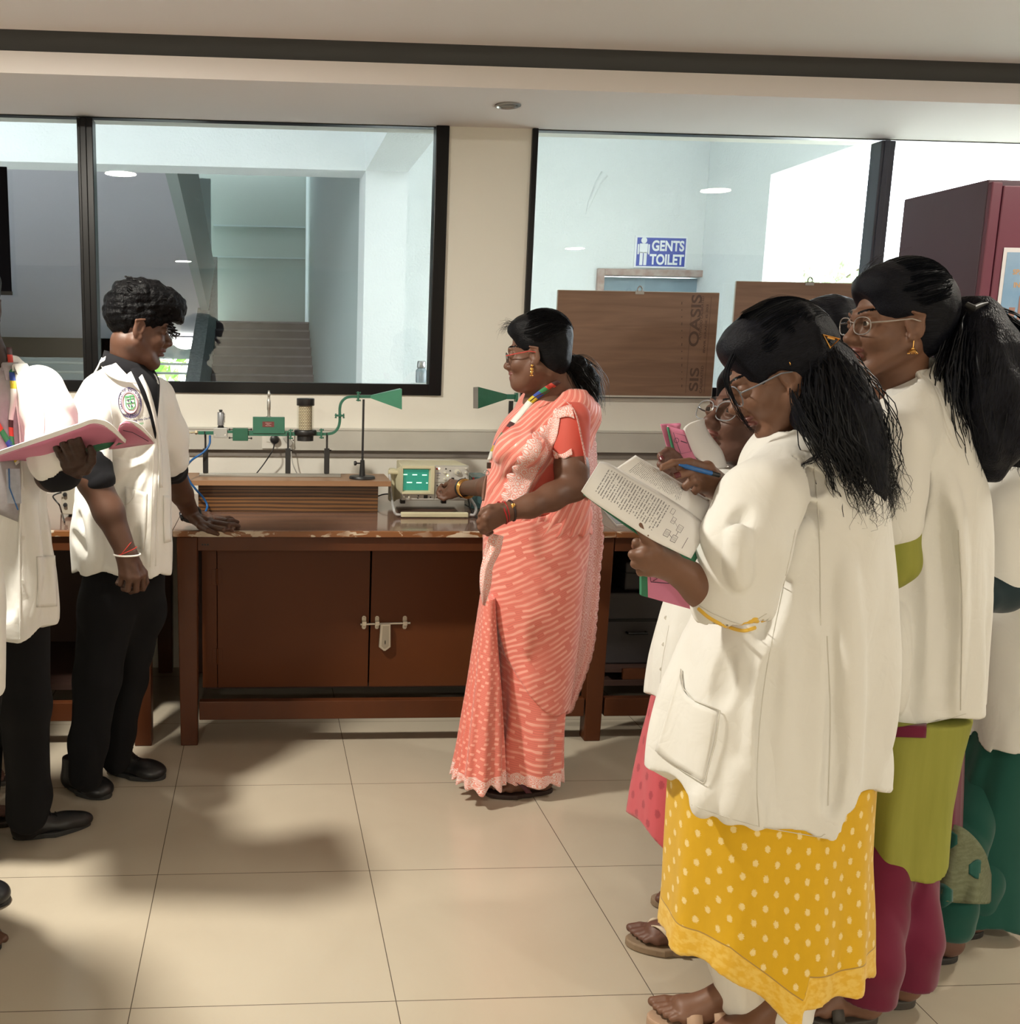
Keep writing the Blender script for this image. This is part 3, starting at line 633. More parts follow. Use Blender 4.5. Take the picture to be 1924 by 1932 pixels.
# feeding horn on the curved arm
def horn(x0, x1, yt, yb, xs, ys, parent, m, dirn=1, depth=.035):
    """mouth at x1 spanning yt..yb, throat at x0"""
    a = P(x0, ys-2.4); b = P(x0, ys+2.4); c = P(x1, yb); d = P(x1, yt); dz = .011
    V = [(a[0], YR-dz, b[2]), (a[0], YR+dz, b[2]), (a[0], YR+dz, a[2]), (a[0], YR-dz, a[2]), (c[0], YR-depth, c[2]), (c[0], YR+depth, c[2]), (d[0], YR+depth, d[2]), (d[0], YR-depth, d[2])]
    F = [(0, 1, 5, 4), (1, 2, 6, 5), (2, 3, 7, 6), (3, 0, 4, 7), (0, 3, 2, 1)]
    b_ = MB().add(V, F); o = b_.build('horn', m, parent, solid=.0012); return o
pbox(677, 745.5, 700, 751, .009, 'waveguide_end', m_grn)
horn(699, 756, 733.5, 771.5, 700, 748.5, mw, mat('horn green enamel', (.035, .22, .13), .35, nz=(30, .2)))
# horn stand
b0 = gz(683, 903, SZ); YS = b0[1]
hs = thing('horn_stand', 'black round based rod stand holding up the green horn, with side knob', 'stand', (b0[0], YS, SZ+.0003))
rbs = (gz(707, 901, SZ)[0]-gz(659, 901, SZ)[0])/2
MB().lathe([(rbs, 0), (rbs, .006), (rbs*.93, .011), (rbs*.3, .0125)], (b0[0], YS, SZ+.0005), n=40).build('stand_base', m_bk, hs, smooth=True)
zt4 = at(683, 752, YS)[2]; zk = at(683, 868, YS)[2]
MB().lathe([(.0125, .012), (.0085, zk-SZ), (.0075, zk-SZ)], (b0[0], YS, SZ+.0005)).build('socket', m_bk, hs, smooth=True)
MB().cyl((b0[0], YS, zk-.005), (b0[0], YS, zt4-.003), .0045, n=14).build('rod', m_bk, hs, smooth=True)
kz = at(676, 874, YS)[2]
MB().cyl((b0[0]-.008, YS, kz), (b0[0]-.026, YS, kz), .003, n=10).lathe([(.004, 0), (.009, .003), (.010, .008), (.008, .012), (.004, .013)], (b0[0]-.022, YS, kz), (-1, 0, 0), 8).build('side_knob', m_bk, hs, smooth=True)
# second horn behind the woman
rh = thing('receiving_horn', 'green horn facing left on a black rod, half hidden behind the woman in the sari', 'lab instrument', (P(965, 800)[0], YR, BT))
V0 = [P(893, 731), P(893, 770)]
hm = MB(); zt_a, zt_b = P(950, 744)[2], P(950, 752.5)[2]
ya, yb2 = YR-.02, YR+.04
pA, pB = P(900, 730), P(900, 770); pC, pD = at(892.5, 731, yb2), at(892.5, 770, yb2)
V = [(pA[0], ya, pA[2]), (pB[0], ya, pB[2]), (pD[0], yb2, pD[2]), (pC[0], yb2, pC[2])]
th_x = P(955, 748)[0]
V += [(th_x, YR-.008, zt_a), (th_x, YR-.008, zt_b), (th_x, YR+.008, zt_b), (th_x, YR+.008, zt_a)]
MB().add(V, [(0, 1, 5, 4), (1, 2, 6, 5), (2, 3, 7, 6), (3, 0, 4, 7)]).build('horn', m_grnd, rh, solid=.0012)
MB().add([V[0], V[1], V[2], V[3]], [(0, 1, 2, 3)]).build('horn_mouth', mat('horn inner grey', (.23, .21, .19), .6), rh)
a = P(955, 753); b = P(976, 744); MB().box((a[0], YR-.009, a[2]), (b[0], YR+.009, b[2])).build('waveguide_stub', m_grn, rh, bevel=.001)
a = P(971, 758); b = P(976, 741); MB().box((a[0], YR-.016, a[2]), (b[0], YR+.016, b[2])).build('flange', m_grn, rh, bevel=.001)
xs_ = P(962, 760)[0]
MB().box((xs_-.008, YR-.018, BT+.02), (xs_+.0095, YR-.0095, P(962, 756)[2])).build('rod', m_bk, rh)
MB().lathe([(.055, 0), (.055, .008), (.02, .014), (.012, .04)], (xs_, YR, BT+.0005), n=36).build('stand_base', m_bk, rh, smooth=True)
# blue lead
m_bluec = mat('blue lead plastic', (.012, .10, .30), .35)
pts = [P(396, 822), at(395, 838, YR-.02), at(384, 853, YR-.035), at(362, 868, YR-.06), at(351, 884, ys0-.02), at(356, 905, ys0-.022), at(370, 924, ys0-.01), at(384, 940, yb0-.03), at(391, 955, yb0-.03), gz(386, 969, BT+.004)]
props(MB().tube(bez(pts, 8), .0045, 8).build('signal_cable', m_bluec, smooth=True), 'twisted blue lead drooping from the green waveguide over the plinth edge', 'cable')
# socket plate on the trunking and black plug with lead
sa = at(494, 856-7, WY-.036)
x0_, z1_ = at(494, 822, WY-.036)[0], 1.10; x1_ = at(555, 846, WY-.036)[0]; z0_ = at(520, 846.5, WY-.036)[2]
so = thing('wall_socket', 'white switched socket plate on the grey trunking behind the green housing', 'socket', ((x0_+x1_)/2, WY-.04, z0_))
m_wp = mat('white switch plastic', (.72, .70, .64), .35)
yw = WY-.038
MB().box((x0_, yw-.008, z0_), (x1_, yw-.0005, z1_)).build('face_plate', m_wp, so, bevel=.003)
MB().box((x0_+.02, yw-.011, z0_+.03), (x0_+.042, yw-.008, z0_+.065)).build('rocker_switch', m_wp, so, bevel=.002)
ho = MB()
for dx_, dz_ in ((0, .012), (-.01, -.006), (.01, -.006)): ho.lathe([(.003, 0), (.003, -.0006), (0, -.0006)], (x0_+.13+dx_, yw-.008, z0_+.045+dz_), (0, 1, 0), 10)
ho.build('pin_holes', m_blk, so)
pg = at(518, 829, WY-.06)
pw = thing('power_plug', 'black round power plug in the wall socket with its lead running down to the plinth', 'plug', (pg[0], pg[1], pg[2]-.02))
MB().lathe([(.019, -.001), (.021, -.012), (.018, -.026), (.01, -.030)], (pg[0], yw-.010, pg[2]), (0, 1, 0), 24).build('plug_body', m_bk, pw, smooth=True)
MB().tube(bez([(pg[0], yw-.03, pg[2]-.012), at(514, 850, yw-.06), at(500, 872, yw-.05), at(488, 888, yw-.06), at(478, 900, yw-.05)], 8), .0028, 8).build('lead', m_bk, pw, smooth=True)
gw_ = at(541, 835, WY-.06)
pw = thing('power_plug', 'grey angled plug beside the black plug, with a pale lead hanging behind the middle post', 'plug', (gw_[0], gw_[1], gw_[2]-.02))
m_gp = mat('grey plug', (.4, .39, .36), .5)
MB().hexa([(gw_[0]-.022, yw-.03, gw_[2]+.02), (gw_[0]+.012, yw-.03, gw_[2]-.02), (gw_[0]+.018, yw-.009, gw_[2]-.016), (gw_[0]-.016, yw-.009, gw_[2]+.026), (gw_[0]-.002, yw-.03, gw_[2]+.032), (gw_[0]+.028, yw-.03, gw_[2]-.004), (gw_[0]+.03, yw-.009, gw_[2]), (gw_[0]+.002, yw-.009, gw_[2]+.036)]).build('plug_body', m_gp, pw, bevel=.004)
MB().tube(bez([(gw_[0]+.018, yw-.02, gw_[2]-.014), at(550, 862, yw-.03), at(554, 880, yw-.04), at(562, 897, yw-.04)], 8), .0025, 8).build('lead', m_gp, pw, smooth=True)
# thin black strip lying on the floor behind the rail
# ================================================================ OSCILLOSCOPE
YO = 4.16
O = lambda px, py, dy=0.: at(px, py, YO+dy)
osc = thing('oscilloscope', 'cream oscilloscope with green screen showing a square wave, tilted on its handle', 'oscilloscope', (O(815, 950)[0], YO+.15, BT))
m_cream = mat('scope cream plastic', (.60, .56, .38), .45); m_panel = mat('scope panel grey', (.42, .41, .37), .45)
f0, f1 = O(757, 944), O(885, 879)     # front face extents
zb_, zt_ = f0[2], f1[2]
fy = YO
bk = YO+.26
xl0 = O(740, 900)[0]
MB().hexa([(f0[0]-.002, fy+.02, zb_), (f1[0], fy+.02, zb_), (f1[0]-.006, bk, zb_-.02), (xl0+.05, bk, zb_-.02), (f0[0]-.002, fy+.02, zt_), (f1[0], fy+.02, zt_), (f1[0]-.006, bk, zt_-.004), (xl0+.05, bk, zt_-.004)]).build('case', m_cream, osc, bevel=.004)
# rear left corner guard
a = at(733, 945, fy+.12); b = at(748, 884, fy+.12)
MB().box((a[0], fy+.1, a[2]), (a[0]+.03, fy+.15, b[2])).build('corner_guard', m_cream, osc, bevel=.006)
MB().hexa([(a[0]+.02, fy+.1, a[2]+.005), (f0[0]+.002, fy+.015, zb_+.005), (f0[0]+.002, fy+.02, zb_+.005), (a[0]+.028, fy+.14, a[2]+.005), (a[0]+.02, fy+.1, b[2]-.004), (f0[0]+.002, fy+.015, zt_-.004), (f0[0]+.002, fy+.02, zt_-.004), (a[0]+.028, fy+.14, b[2]-.004)]).build('side_cheek', m_cream, osc, bevel=.002)
fp = MB().box((f0[0], fy, zb_), (f1[0], fy+.019, zt_)).build('front_panel', m_panel, osc, bevel=.002)
# bezel around the tube: hollow frame
def rectring(a, b, ia, ib, y0, y1):
    A = [(a[0], y1, a[2]), (b[0], y1, a[2]), (b[0], y1, b[2]), (a[0], y1, b[2])]
    A2 = [(x, y0, z) for x, _, z in A]
    I0 = [(ia[0]-.006, y0, ia[2]-.006), (ib[0]+.006, y0, ia[2]-.006), (ib[0]+.006, y0, ib[2]+.006), (ia[0]-.006, y0, ib[2]+.006)]
    I1 = [(ia[0], y1, ia[2]), (ib[0], y1, ia[2]), (ib[0], y1, ib[2]), (ia[0], y1, ib[2])]
    V = A+A2+I0+I1; F = []
    for i in range(4):
        j = (i+1) % 4; F += [(i, j, 4+j, 4+i), (4+i, 4+j, 8+j, 8+i), (8+i, 8+j, 12+j, 12+i)]
    return V, F
oa, ob_ = O(756.5, 931), O(819, 878); ia, ib = O(760.5, 924.5), O(808.5, 886)
V, F = rectring(oa, ob_, ia, ib, fy-.022, fy-.0005); MB().add(V, F).build('bezel', m_cream, fp, bevel=.002)
m_scr = mat('crt phosphor green', (.02, .16, .12), .25, emit=((.03, .34, .22), .28))
t = NT(m_scr); ob2 = t.obj(); sp = t.n('SeparateXYZ'); t.l(ob2, sp.inputs[0])
gd = lambda o, n_: t.math('GREATER_THAN', t.math('ABSOLUTE', t.math('SUBTRACT', t.math('FRACT', t.math('MULTIPLY', o, n_)), .5)), .47)
wS_ = ib[0]-ia[0]; hS_ = ib[2]-ia[2]
gg = t.math('MAXIMUM', gd(sp.outputs[0], 10/wS_), gd(sp.outputs[2], 8/hS_)); t.l(t.mix(gg, (.03, .34, .22), (.012, .2, .14)), t.b.inputs['Emission Color'])
scr = MB().box((ia[0], fy-.004, ia[2]), (ib[0], fy-.001, ib[2])).build('screen', m_scr, fp)
for x0, x1, yy in ((759.5, 768, 895), (777.5, 786.5, 895.5), (796, 805, 896), (767, 777, 910), (785, 795, 910.5), (803.5, 806.5, 911)):
    a, b = O(max(x0, 761), yy+.9), O(x1, yy-.9); MB().box((a[0], fy-.0052, a[2]), (b[0], fy-.0042, b[2])).build('trace_segment', mat('trace glow', (.6, 1, .8), .5, emit=((.55, 1, .7), .6)), scr)
m_pan2 = mat('scope control panel light', (.55, .54, .50), .4)
for (x0, y0, x1, y1) in ((820, 881, 882, 909.5), (820, 912, 882, 942.5), (753, 933, 818, 942.5)):
    a, b = O(max(x0, 758), y1), O(x1, y0); MB().box((a[0], fy-.002, a[2]), (b[0], fy-.0002, b[2])).build('control_panel', m_pan2, fp, bevel=.0006)
def knob(px_, py_, r, m, nm='knob', h=.012):
    c_ = O(px_, py_); MB().lathe([(r*1.1, -.002), (r, -.004), (r*.92, -h), (r*.5, -h-.001)], (c_[0], fy, c_[2]), (0, 1, 0), 20).build(nm, m, fp, smooth=True)
m_kn = mat('knob ivory', (.62, .60, .50), .4)
for px_, py_, r in ((759, 937.5, .0045), (770.5, 937.5, .0045), (838.5, 892, .005), (838.5, 904, .005), (863, 891, .012), (839, 921.5, .012), (878, 892, .004), (878, 884.5, .003)): knob(max(px_, 761), py_, r, m_kn)
knob(863, 891, .006, mat('knob grey', (.3, .3, .28), .4), 'inner_knob', .018)
knob(844, 897, .0028, mat('lit yellow led', (1, .9, .3), .5, emit=((1, .85, .3), 2)), 'indicator', .003)
knob(828, 884, .0028, mat('lit power led', (1, .9, .6), .5, emit=((1, .9, .5), 3)), 'indicator', .003)
a, b = O(822.5, 886), O(826, 883); MB().box((a[0], fy-.004, a[2]), (b[0], fy-.001, b[2])).build('power_button', mat('red button', (.4, .04, .02), .4), fp)
for x0, y0, x1, y1 in ((851, 901, 856.5, 909), (799, 934, 806.5, 940)):
    a, b = O(x0, y1), O(x1, y0); MB().box((a[0], fy-.003, a[2]), (b[0], fy-.001, b[2])).build('black_key', m_bk, fp)
for px_, py_ in ((824.5, 916), (812, 938), (824, 938.5), (869, 938), (788, 939.5), (789, 935.5), (877, 902), (849, 888), (848.5, 905.5), (841, 884.5)):
    knob(px_, py_, .0028, m_bk, 'socket_ring', .004)
V, F = text_mesh('SCIENTIFIC', .0075, None, extrude=0); c_ = O(826.5, 893)
MB().add([(c_[0]+v[0]*.55, fy-.0026, c_[2]+v[1]) for v in V], F).build('lettering', mat('blue print', (.02, .04, .3), .5), fp)
for i, (tx, yy) in enumerate((('30MHz', 897), ('HM203', 902.5))):
    V, F = text_mesh(tx, .006, None, extrude=0); c_ = O(826.5, yy)
    MB().add([(c_[0]+v[0]*.8, fy-.0026, c_[2]+v[1]) for v in V], F).build('lettering', m_bk, fp)
# feet and carrying handle used as tilt stand
m_hand = mat('handle grey plastic', (.42, .42, .42), .4)
for px_ in (762, 840):
    c_ = O(px_, 946); MB().box((c_[0]-.010, fy+.03, c_[2]-.014), (c_[0]+.010, fy+.06, zb_)).build('foot', m_bk, osc, bevel=.002)
hl = gz(745, 971, BT+.012); hr = gz(890, 967, BT+.012); YH = hl[1]
piv = (O(739, 886)[0], fy+.07, O(739, 895)[2])
hp = bez([piv, (piv[0]+.004, fy+.02, piv[2]-.09), (hl[0]-.004, YH+.02, BT+.035), (hl[0]+.004, YH, BT+.014), (hl[0]+.03, YH, BT+.012)], 6)
MB().tube(hp, .0055, 8).build('handle_arm', m_hand, osc, smooth=True)
pr2 = (f1[0]+.008, fy+.07, O(880, 910)[2])
MB().tube(bez([pr2, (pr2[0]+.004, fy+.03, pr2[2]-.06), (hr[0]+.006, YH+.02, BT+.04), (hr[0]-.002, YH, BT+.014), (hr[0]-.02, YH, BT+.012)], 6), .0055, 8).build('handle_arm', m_hand, osc, smooth=True)
MB().cyl((piv[0]-.006, piv[1], piv[2]), (piv[0]+.05, piv[1], piv[2]), .010).build('handle_pivot', m_cream, osc, smooth=True); MB().cyl((pr2[0]+.006, pr2[1], pr2[2]), (f1[0]-.004, pr2[1], pr2[2]), .010).build('handle_pivot', m_cream, osc, smooth=True)
ga, gb = at(756, 970, YH), at(883, 965, YH)
MB().box((ga[0], YH-.012, BT+.003), (gb[0], YH+.014, BT+.022)).build('handle_grip', m_cream, osc, bevel=.004)
# teal plastic box and cable right of the scope
a = at(884, 955, YO+.1); b = at(918, 897, YO+.1)
bx = thing('plastic_box', 'translucent teal plastic box beside the oscilloscope behind the outstretched arm', 'box', ((a[0]+b[0])/2, YO+.1, BT))
MB().box((a[0], YO+.05, BT), (b[0], YO+.2, b[2]-.012)).build('box_body', mat('teal plastic', (.07, .15, .16), .25), bx, bevel=.004)
MB().box((a[0]-.003, YO+.047, b[2]-.0118), (b[0]+.003, YO+.203, b[2])).build('lid', mat('teal lid', (.12, .22, .23), .25), bx, bevel=.003)
MB().box((a[0], YO+.04, b[2]-.03), (a[0]+.008, YO+.0465, b[2]-.002)).build('clip', mat('red clip', (.4, .03, .03), .4), bx)
pts = [at(880, 925, fy-.01), at(884, 945, fy-.05), at(888, 962, fy-.07), gz(900, 976, BT+.004), gz(915, 985, BT+.004)]
props(MB().tube(bez(pts, 8), .0035, 8).build('probe_cable', m_bk, smooth=True), 'black probe lead curving down from the right side of the oscilloscope', 'cable')
pts = [at(734, 935, YO+.1), gz(722, 938, BT+.01)+np.array([0, 0, .01]), gz(700, 941, BT+.004)]
props(MB().tube(bez([at(733, 932, YO+.16), at(722, 933, YO+.17), at(708, 938, YO+.2)], 8), .0028, 8).build('mains_lead', m_bk, smooth=True), 'short black lead between the plinth and the back of the oscilloscope', 'cable')
# instrument case at the left end, cropped by the young men
a = gz(80, 1000, BT); c0 = at(121, 962, 4.0); c1 = at(175, 916, 4.0)
ic = thing('power_supply', 'beige metal instrument between the two young men on the left bench', 'lab instrument', ((c0[0]+c1[0])/2, 4.05, BT))
MB().box((c0[0], 3.95, BT+.012), (c1[0], 4.25, c1[2])).build('case', mat('beige steel', (.36, .33, .27), .45, nz=(10, .2)), ic, bevel=.003)
for dx_ in (-.06, 0.0): MB().box((c1[0]-.03+dx_, 3.97, BT), (c1[0]-.01+dx_, 4.0, BT+.0118)).build('foot', m_bk, ic)
for zz_ in (.05, .09): MB().lathe([(.008, 0), (.007, -.012), (0, -.013)], (c0[0]+.015, 3.95, BT+zz_), (0, 1, 0), 14).build('terminal', m_bk, ic, smooth=True)
props(MB().tube(bez([at(116, 929, 3.93), at(106, 932, 3.93), at(100, 937, 3.92), at(106, 946, 3.9), at(112, 953, 3.88), gz(116, 966, BT+.004), gz(122, 985, BT+.004)], 8), .003, 8).build('mains_lead', m_bk, smooth=True), 'thin black lead looping on the bench between the two young men', 'cable')
# notebook on the right bench
A_ = [gz(1139, 962, BT+.004), gz(1163, 990, BT+.004), gz(1200, 988, BT+.004), gz(1180, 961, BT+.004)]
nb = thing('notebook', 'thin grey notebook lying on the right bench behind the sari', 'notebook', tuple(sum(A_)/4-np.array([0, 0, .004])))
dz_ = np.array([0, 0, 1.])
MB().prism([p-dz_*.0035 for p in A_], (0, 0, .005)).build('pages', mat('page white', (.7, .69, .66), .7), nb)
MB().prism([p+dz_*.0016 for p in A_], (0, 0, .0015)).build('cover', mat('cover grey', (.25, .25, .27), .4), nb)
# small bottle behind the glass at the pillar
x_, y_, z_ = at(794, 722, 6.0)
gb_ = thing('glass_jar', 'small glass jar with metal cap seen low through the left window beside the frame', 'jar', (x_, 6.0, z_))
MB().box((x_-.05, 5.95, 0), (x_+.06, 6.05, z_-.001)).build('jar_post', m_ext, gb_)
MB().lathe([(.03, 0), (.032, .01), (.032, .07), (.02, .085)], (x_, 6.0, z_)).build('jar_body', mat('jar grey glass', (.25, .3, .32), .15), gb_, smooth=True)
MB().lathe([(.024, .085), (.026, .09), (.024, .12), (.02, .125)], (x_, 6.0, z_)).build('jar_cap', m_chr, gb_, smooth=True)
# ================================================================ PLYWOOD BOARDS standing in the window
m_ply = mat('plywood back', (.24, .135, .085), .5)
t = NT(m_ply); ob = t.obj()
n1 = t.noise(ob, 3, 6, 1.2, (.6, 1, 9)); t.l(t.mix(t.ramp(n1, .3, .7), (.235, .135, .085), (.165, .09, .055)), t.b.inputs['Base Color'])
m_ink = mat('faded stamp ink', (.09, .05, .035), .6)
def board(px0, px1, pyt, pyb, y, label, stamp):
    a = at(px0, pyb, y); b = at(px1, pyt, y); zb = SILL+.0502 if y > WY else SILL
    zb = a[2]
    th = thing('display_board', label, 'board', ((a[0]+b[0])/2, y, zb))
    MB().box((a[0], y, zb), (b[0], y+.009, b[2])).build('plywood_panel', m_ply, th, bevel=.0008)
    MB().box((a[0]-.002, y-.0005, zb-.002), (b[0]+.002, y+.011, zb+.006)).box((a[0]-.002, y+.001, zb), (a[0]+.002, y+.011, b[2])).box((b[0]-.002, y+.001, zb), (b[0]+.002, y+.011, b[2])).box((a[0], y+.001, b[2]-.002), (b[0], y+.011, b[2]+.002)).build('board_edge', m_trunk, th)
    hx = (a[0]+b[0])/2+.002
    hk = MB().box((hx-.020, y-.0022, b[2]-.012), (hx+.020, y-.0003, b[2]+.004))
    hk.tube(bez([(hx-.009, y-.002, b[2]), (hx-.010, y-.002, b[2]+.014), (hx, y-.002, b[2]+.024), (hx+.010, y-.002, b[2]+.014), (hx+.009, y-.002, b[2])], 5), .0030, 8)
    hk.build('hanging_clip', m_bolt2, th, bevel=.0005)
    if stamp:
        def word(s_, px_c, py_c, hpx, wpx):
            V, F = text_mesh(s_, 1, None, bold=.02, extrude=0); lo, hi = V.min(0), V.max(0)
            c_ = at(px_c, py_c, y); sc = y/FPX
            W_ = wpx*sc/(hi[0]-lo[0]); H2 = hpx*sc/(hi[1]-lo[1])
            # text runs upwards
            return [(c_[0]-(v[1]-(lo[1]+hi[1])/2)*H2, y-.0006, c_[2]+(v[0]-(lo[0]+hi[0])/2)*W_) for v in V], F
        s_ = MB()
        for q in (('OASIS', 1311, 605, 20, 96), ('SIS', 1309, 716, 18, 44), ('PLYWOOD CALIBRATED', 1323, 600, 5, 80), ('BWR GRADE IS 303', 1331, 620, 4, 90), ('CALIBRATED', 1323, 716, 5, 52)):
            s_.add(*word(*q))
        for k in range(13):
            c_ = at(1286, 572+k*13, y); w_ = .006 if k % 3 else .012
            s_.box((c_[0]-.002, y-.0007, c_[2]-w_/2), (c_[0]+.002, y-.0002, c_[2]+w_/2))
        for xx in (1293, 1328):
            a_, b_ = at(xx, 742, y), at(xx, 560, y); s_.box((a_[0]-.0006, y-.0007, a_[2]), (a_[0]+.0006, y-.0002, b_[2]))
        s_.build('stamp_print', m_ink, th)
m_bolt2 = mat('hanger clip metal', (.3, .28, .26), .35, metal=.8)
board(1043, 1357, 553, 747, WY-.04, 'brown plywood board with faded ink lettering and a hanging clip, under the toilet sign', True)
board(1372, 1662, 536, 750, WY-.041, 'brown plywood board with a hanging clip, partly behind the women', False)
# ledge strip the boards stand on
# ================================================================ STEEL CUPBOARD
m_cup = mat('maroon steel', (.14, .032, .058), .35, nz=(2, .3)); m_cupd = mat('cupboard side grey maroon', (.085, .045, .065), .35, nz=(2, .3))  # maroon raised a little to carry the haze
YC = 3.22; c0 = at(1866, 338, YC); xc = c0[0]; zt_ = c0[2]; ycb = 3.655
cu = thing('steel_cupboard', 'tall maroon steel cupboard at the right edge of the photo behind the women', 'cupboard', (xc+.45, (YC+ycb)/2, 0))
MB().box((xc, YC+.003, 0), (xc+.9, ycb, zt_)).build('cabinet_body', m_cupd, cu, bevel=.004)
xd = at(1846, 500, YC)[0]
MB().box((xc, YC-.018, .06), (xc+.035, YC+.0025, zt_-.01)).build('door_frame', m_cup, cu, bevel=.004)
d_ = MB().box((xc+.038, YC-.018, .08), (xc+.46, YC+.002, zt_-.02)).build('door', m_cup, cu, bevel=.004)
MB().box((xc+.464, YC-.018, .08), (xc+.88, YC+.002, zt_-.02)).build('door', m_cup, cu, bevel=.004)
MB().cyl((xc+.43, YC-.018, 1.05), (xc+.43, YC-.045, 1.05), .012).box((xc+.42, YC-.052, .98), (xc+.44, YC-.045, 1.06)).build('handle', m_ch, d_, bevel=.002)
# poster on the cupboard front
YPp = YC-.019
p0 = at(1874, 640, YPp); p1 = at(1892, 467, YPp)
po = thing('poster', 'blue poster with white border taped to the maroon cupboard, cut by the right edge', 'poster', (p0[0]+.25, YPp-.002, p0[2]))
x0_ = (p0[0]+p1[0])/2
MB().box((x0_, YPp-.0015, p0[2]), (x0_+.36, YPp-.0003, p1[2])).build('border', mat('poster white', (.62, .6, .62), .5), po)
m_post = mat('poster sky blue', (.17, .30, .46), .35, nz=(5, .6, (.42, .5, .6)))
MB().box((x0_+.012, YPp-.0022, p0[2]+.06), (x0_+.35, YPp-.0016, p1[2]-.014)).build('poster_picture', m_post, po)
for k, (tx, dz2) in enumerate((('SPA', .075), ('IN', .115))):
    V, F = text_mesh(tx, .022, None, bold=.0006, extrude=0); lo = V.min(0)
    MB().add([(x0_+.038+v[0]-lo[0]+k*.008, YPp-.0026, p1[2]-dz2+v[1]) for v in V], F).build('poster_lettering', mat('poster orange', (.5, .28, .12), .5), po)
bl = MB()
for k in range(5): bl.box((x0_+.04+.03*k, YPp-.0028, p0[2]+.062), (x0_+.06+.03*k, YPp-.0023, p0[2]+.10+.012*((k*3) % 5)))
bl.build('poster_skyline', mat('poster brown', (.3, .16, .13), .5), po)
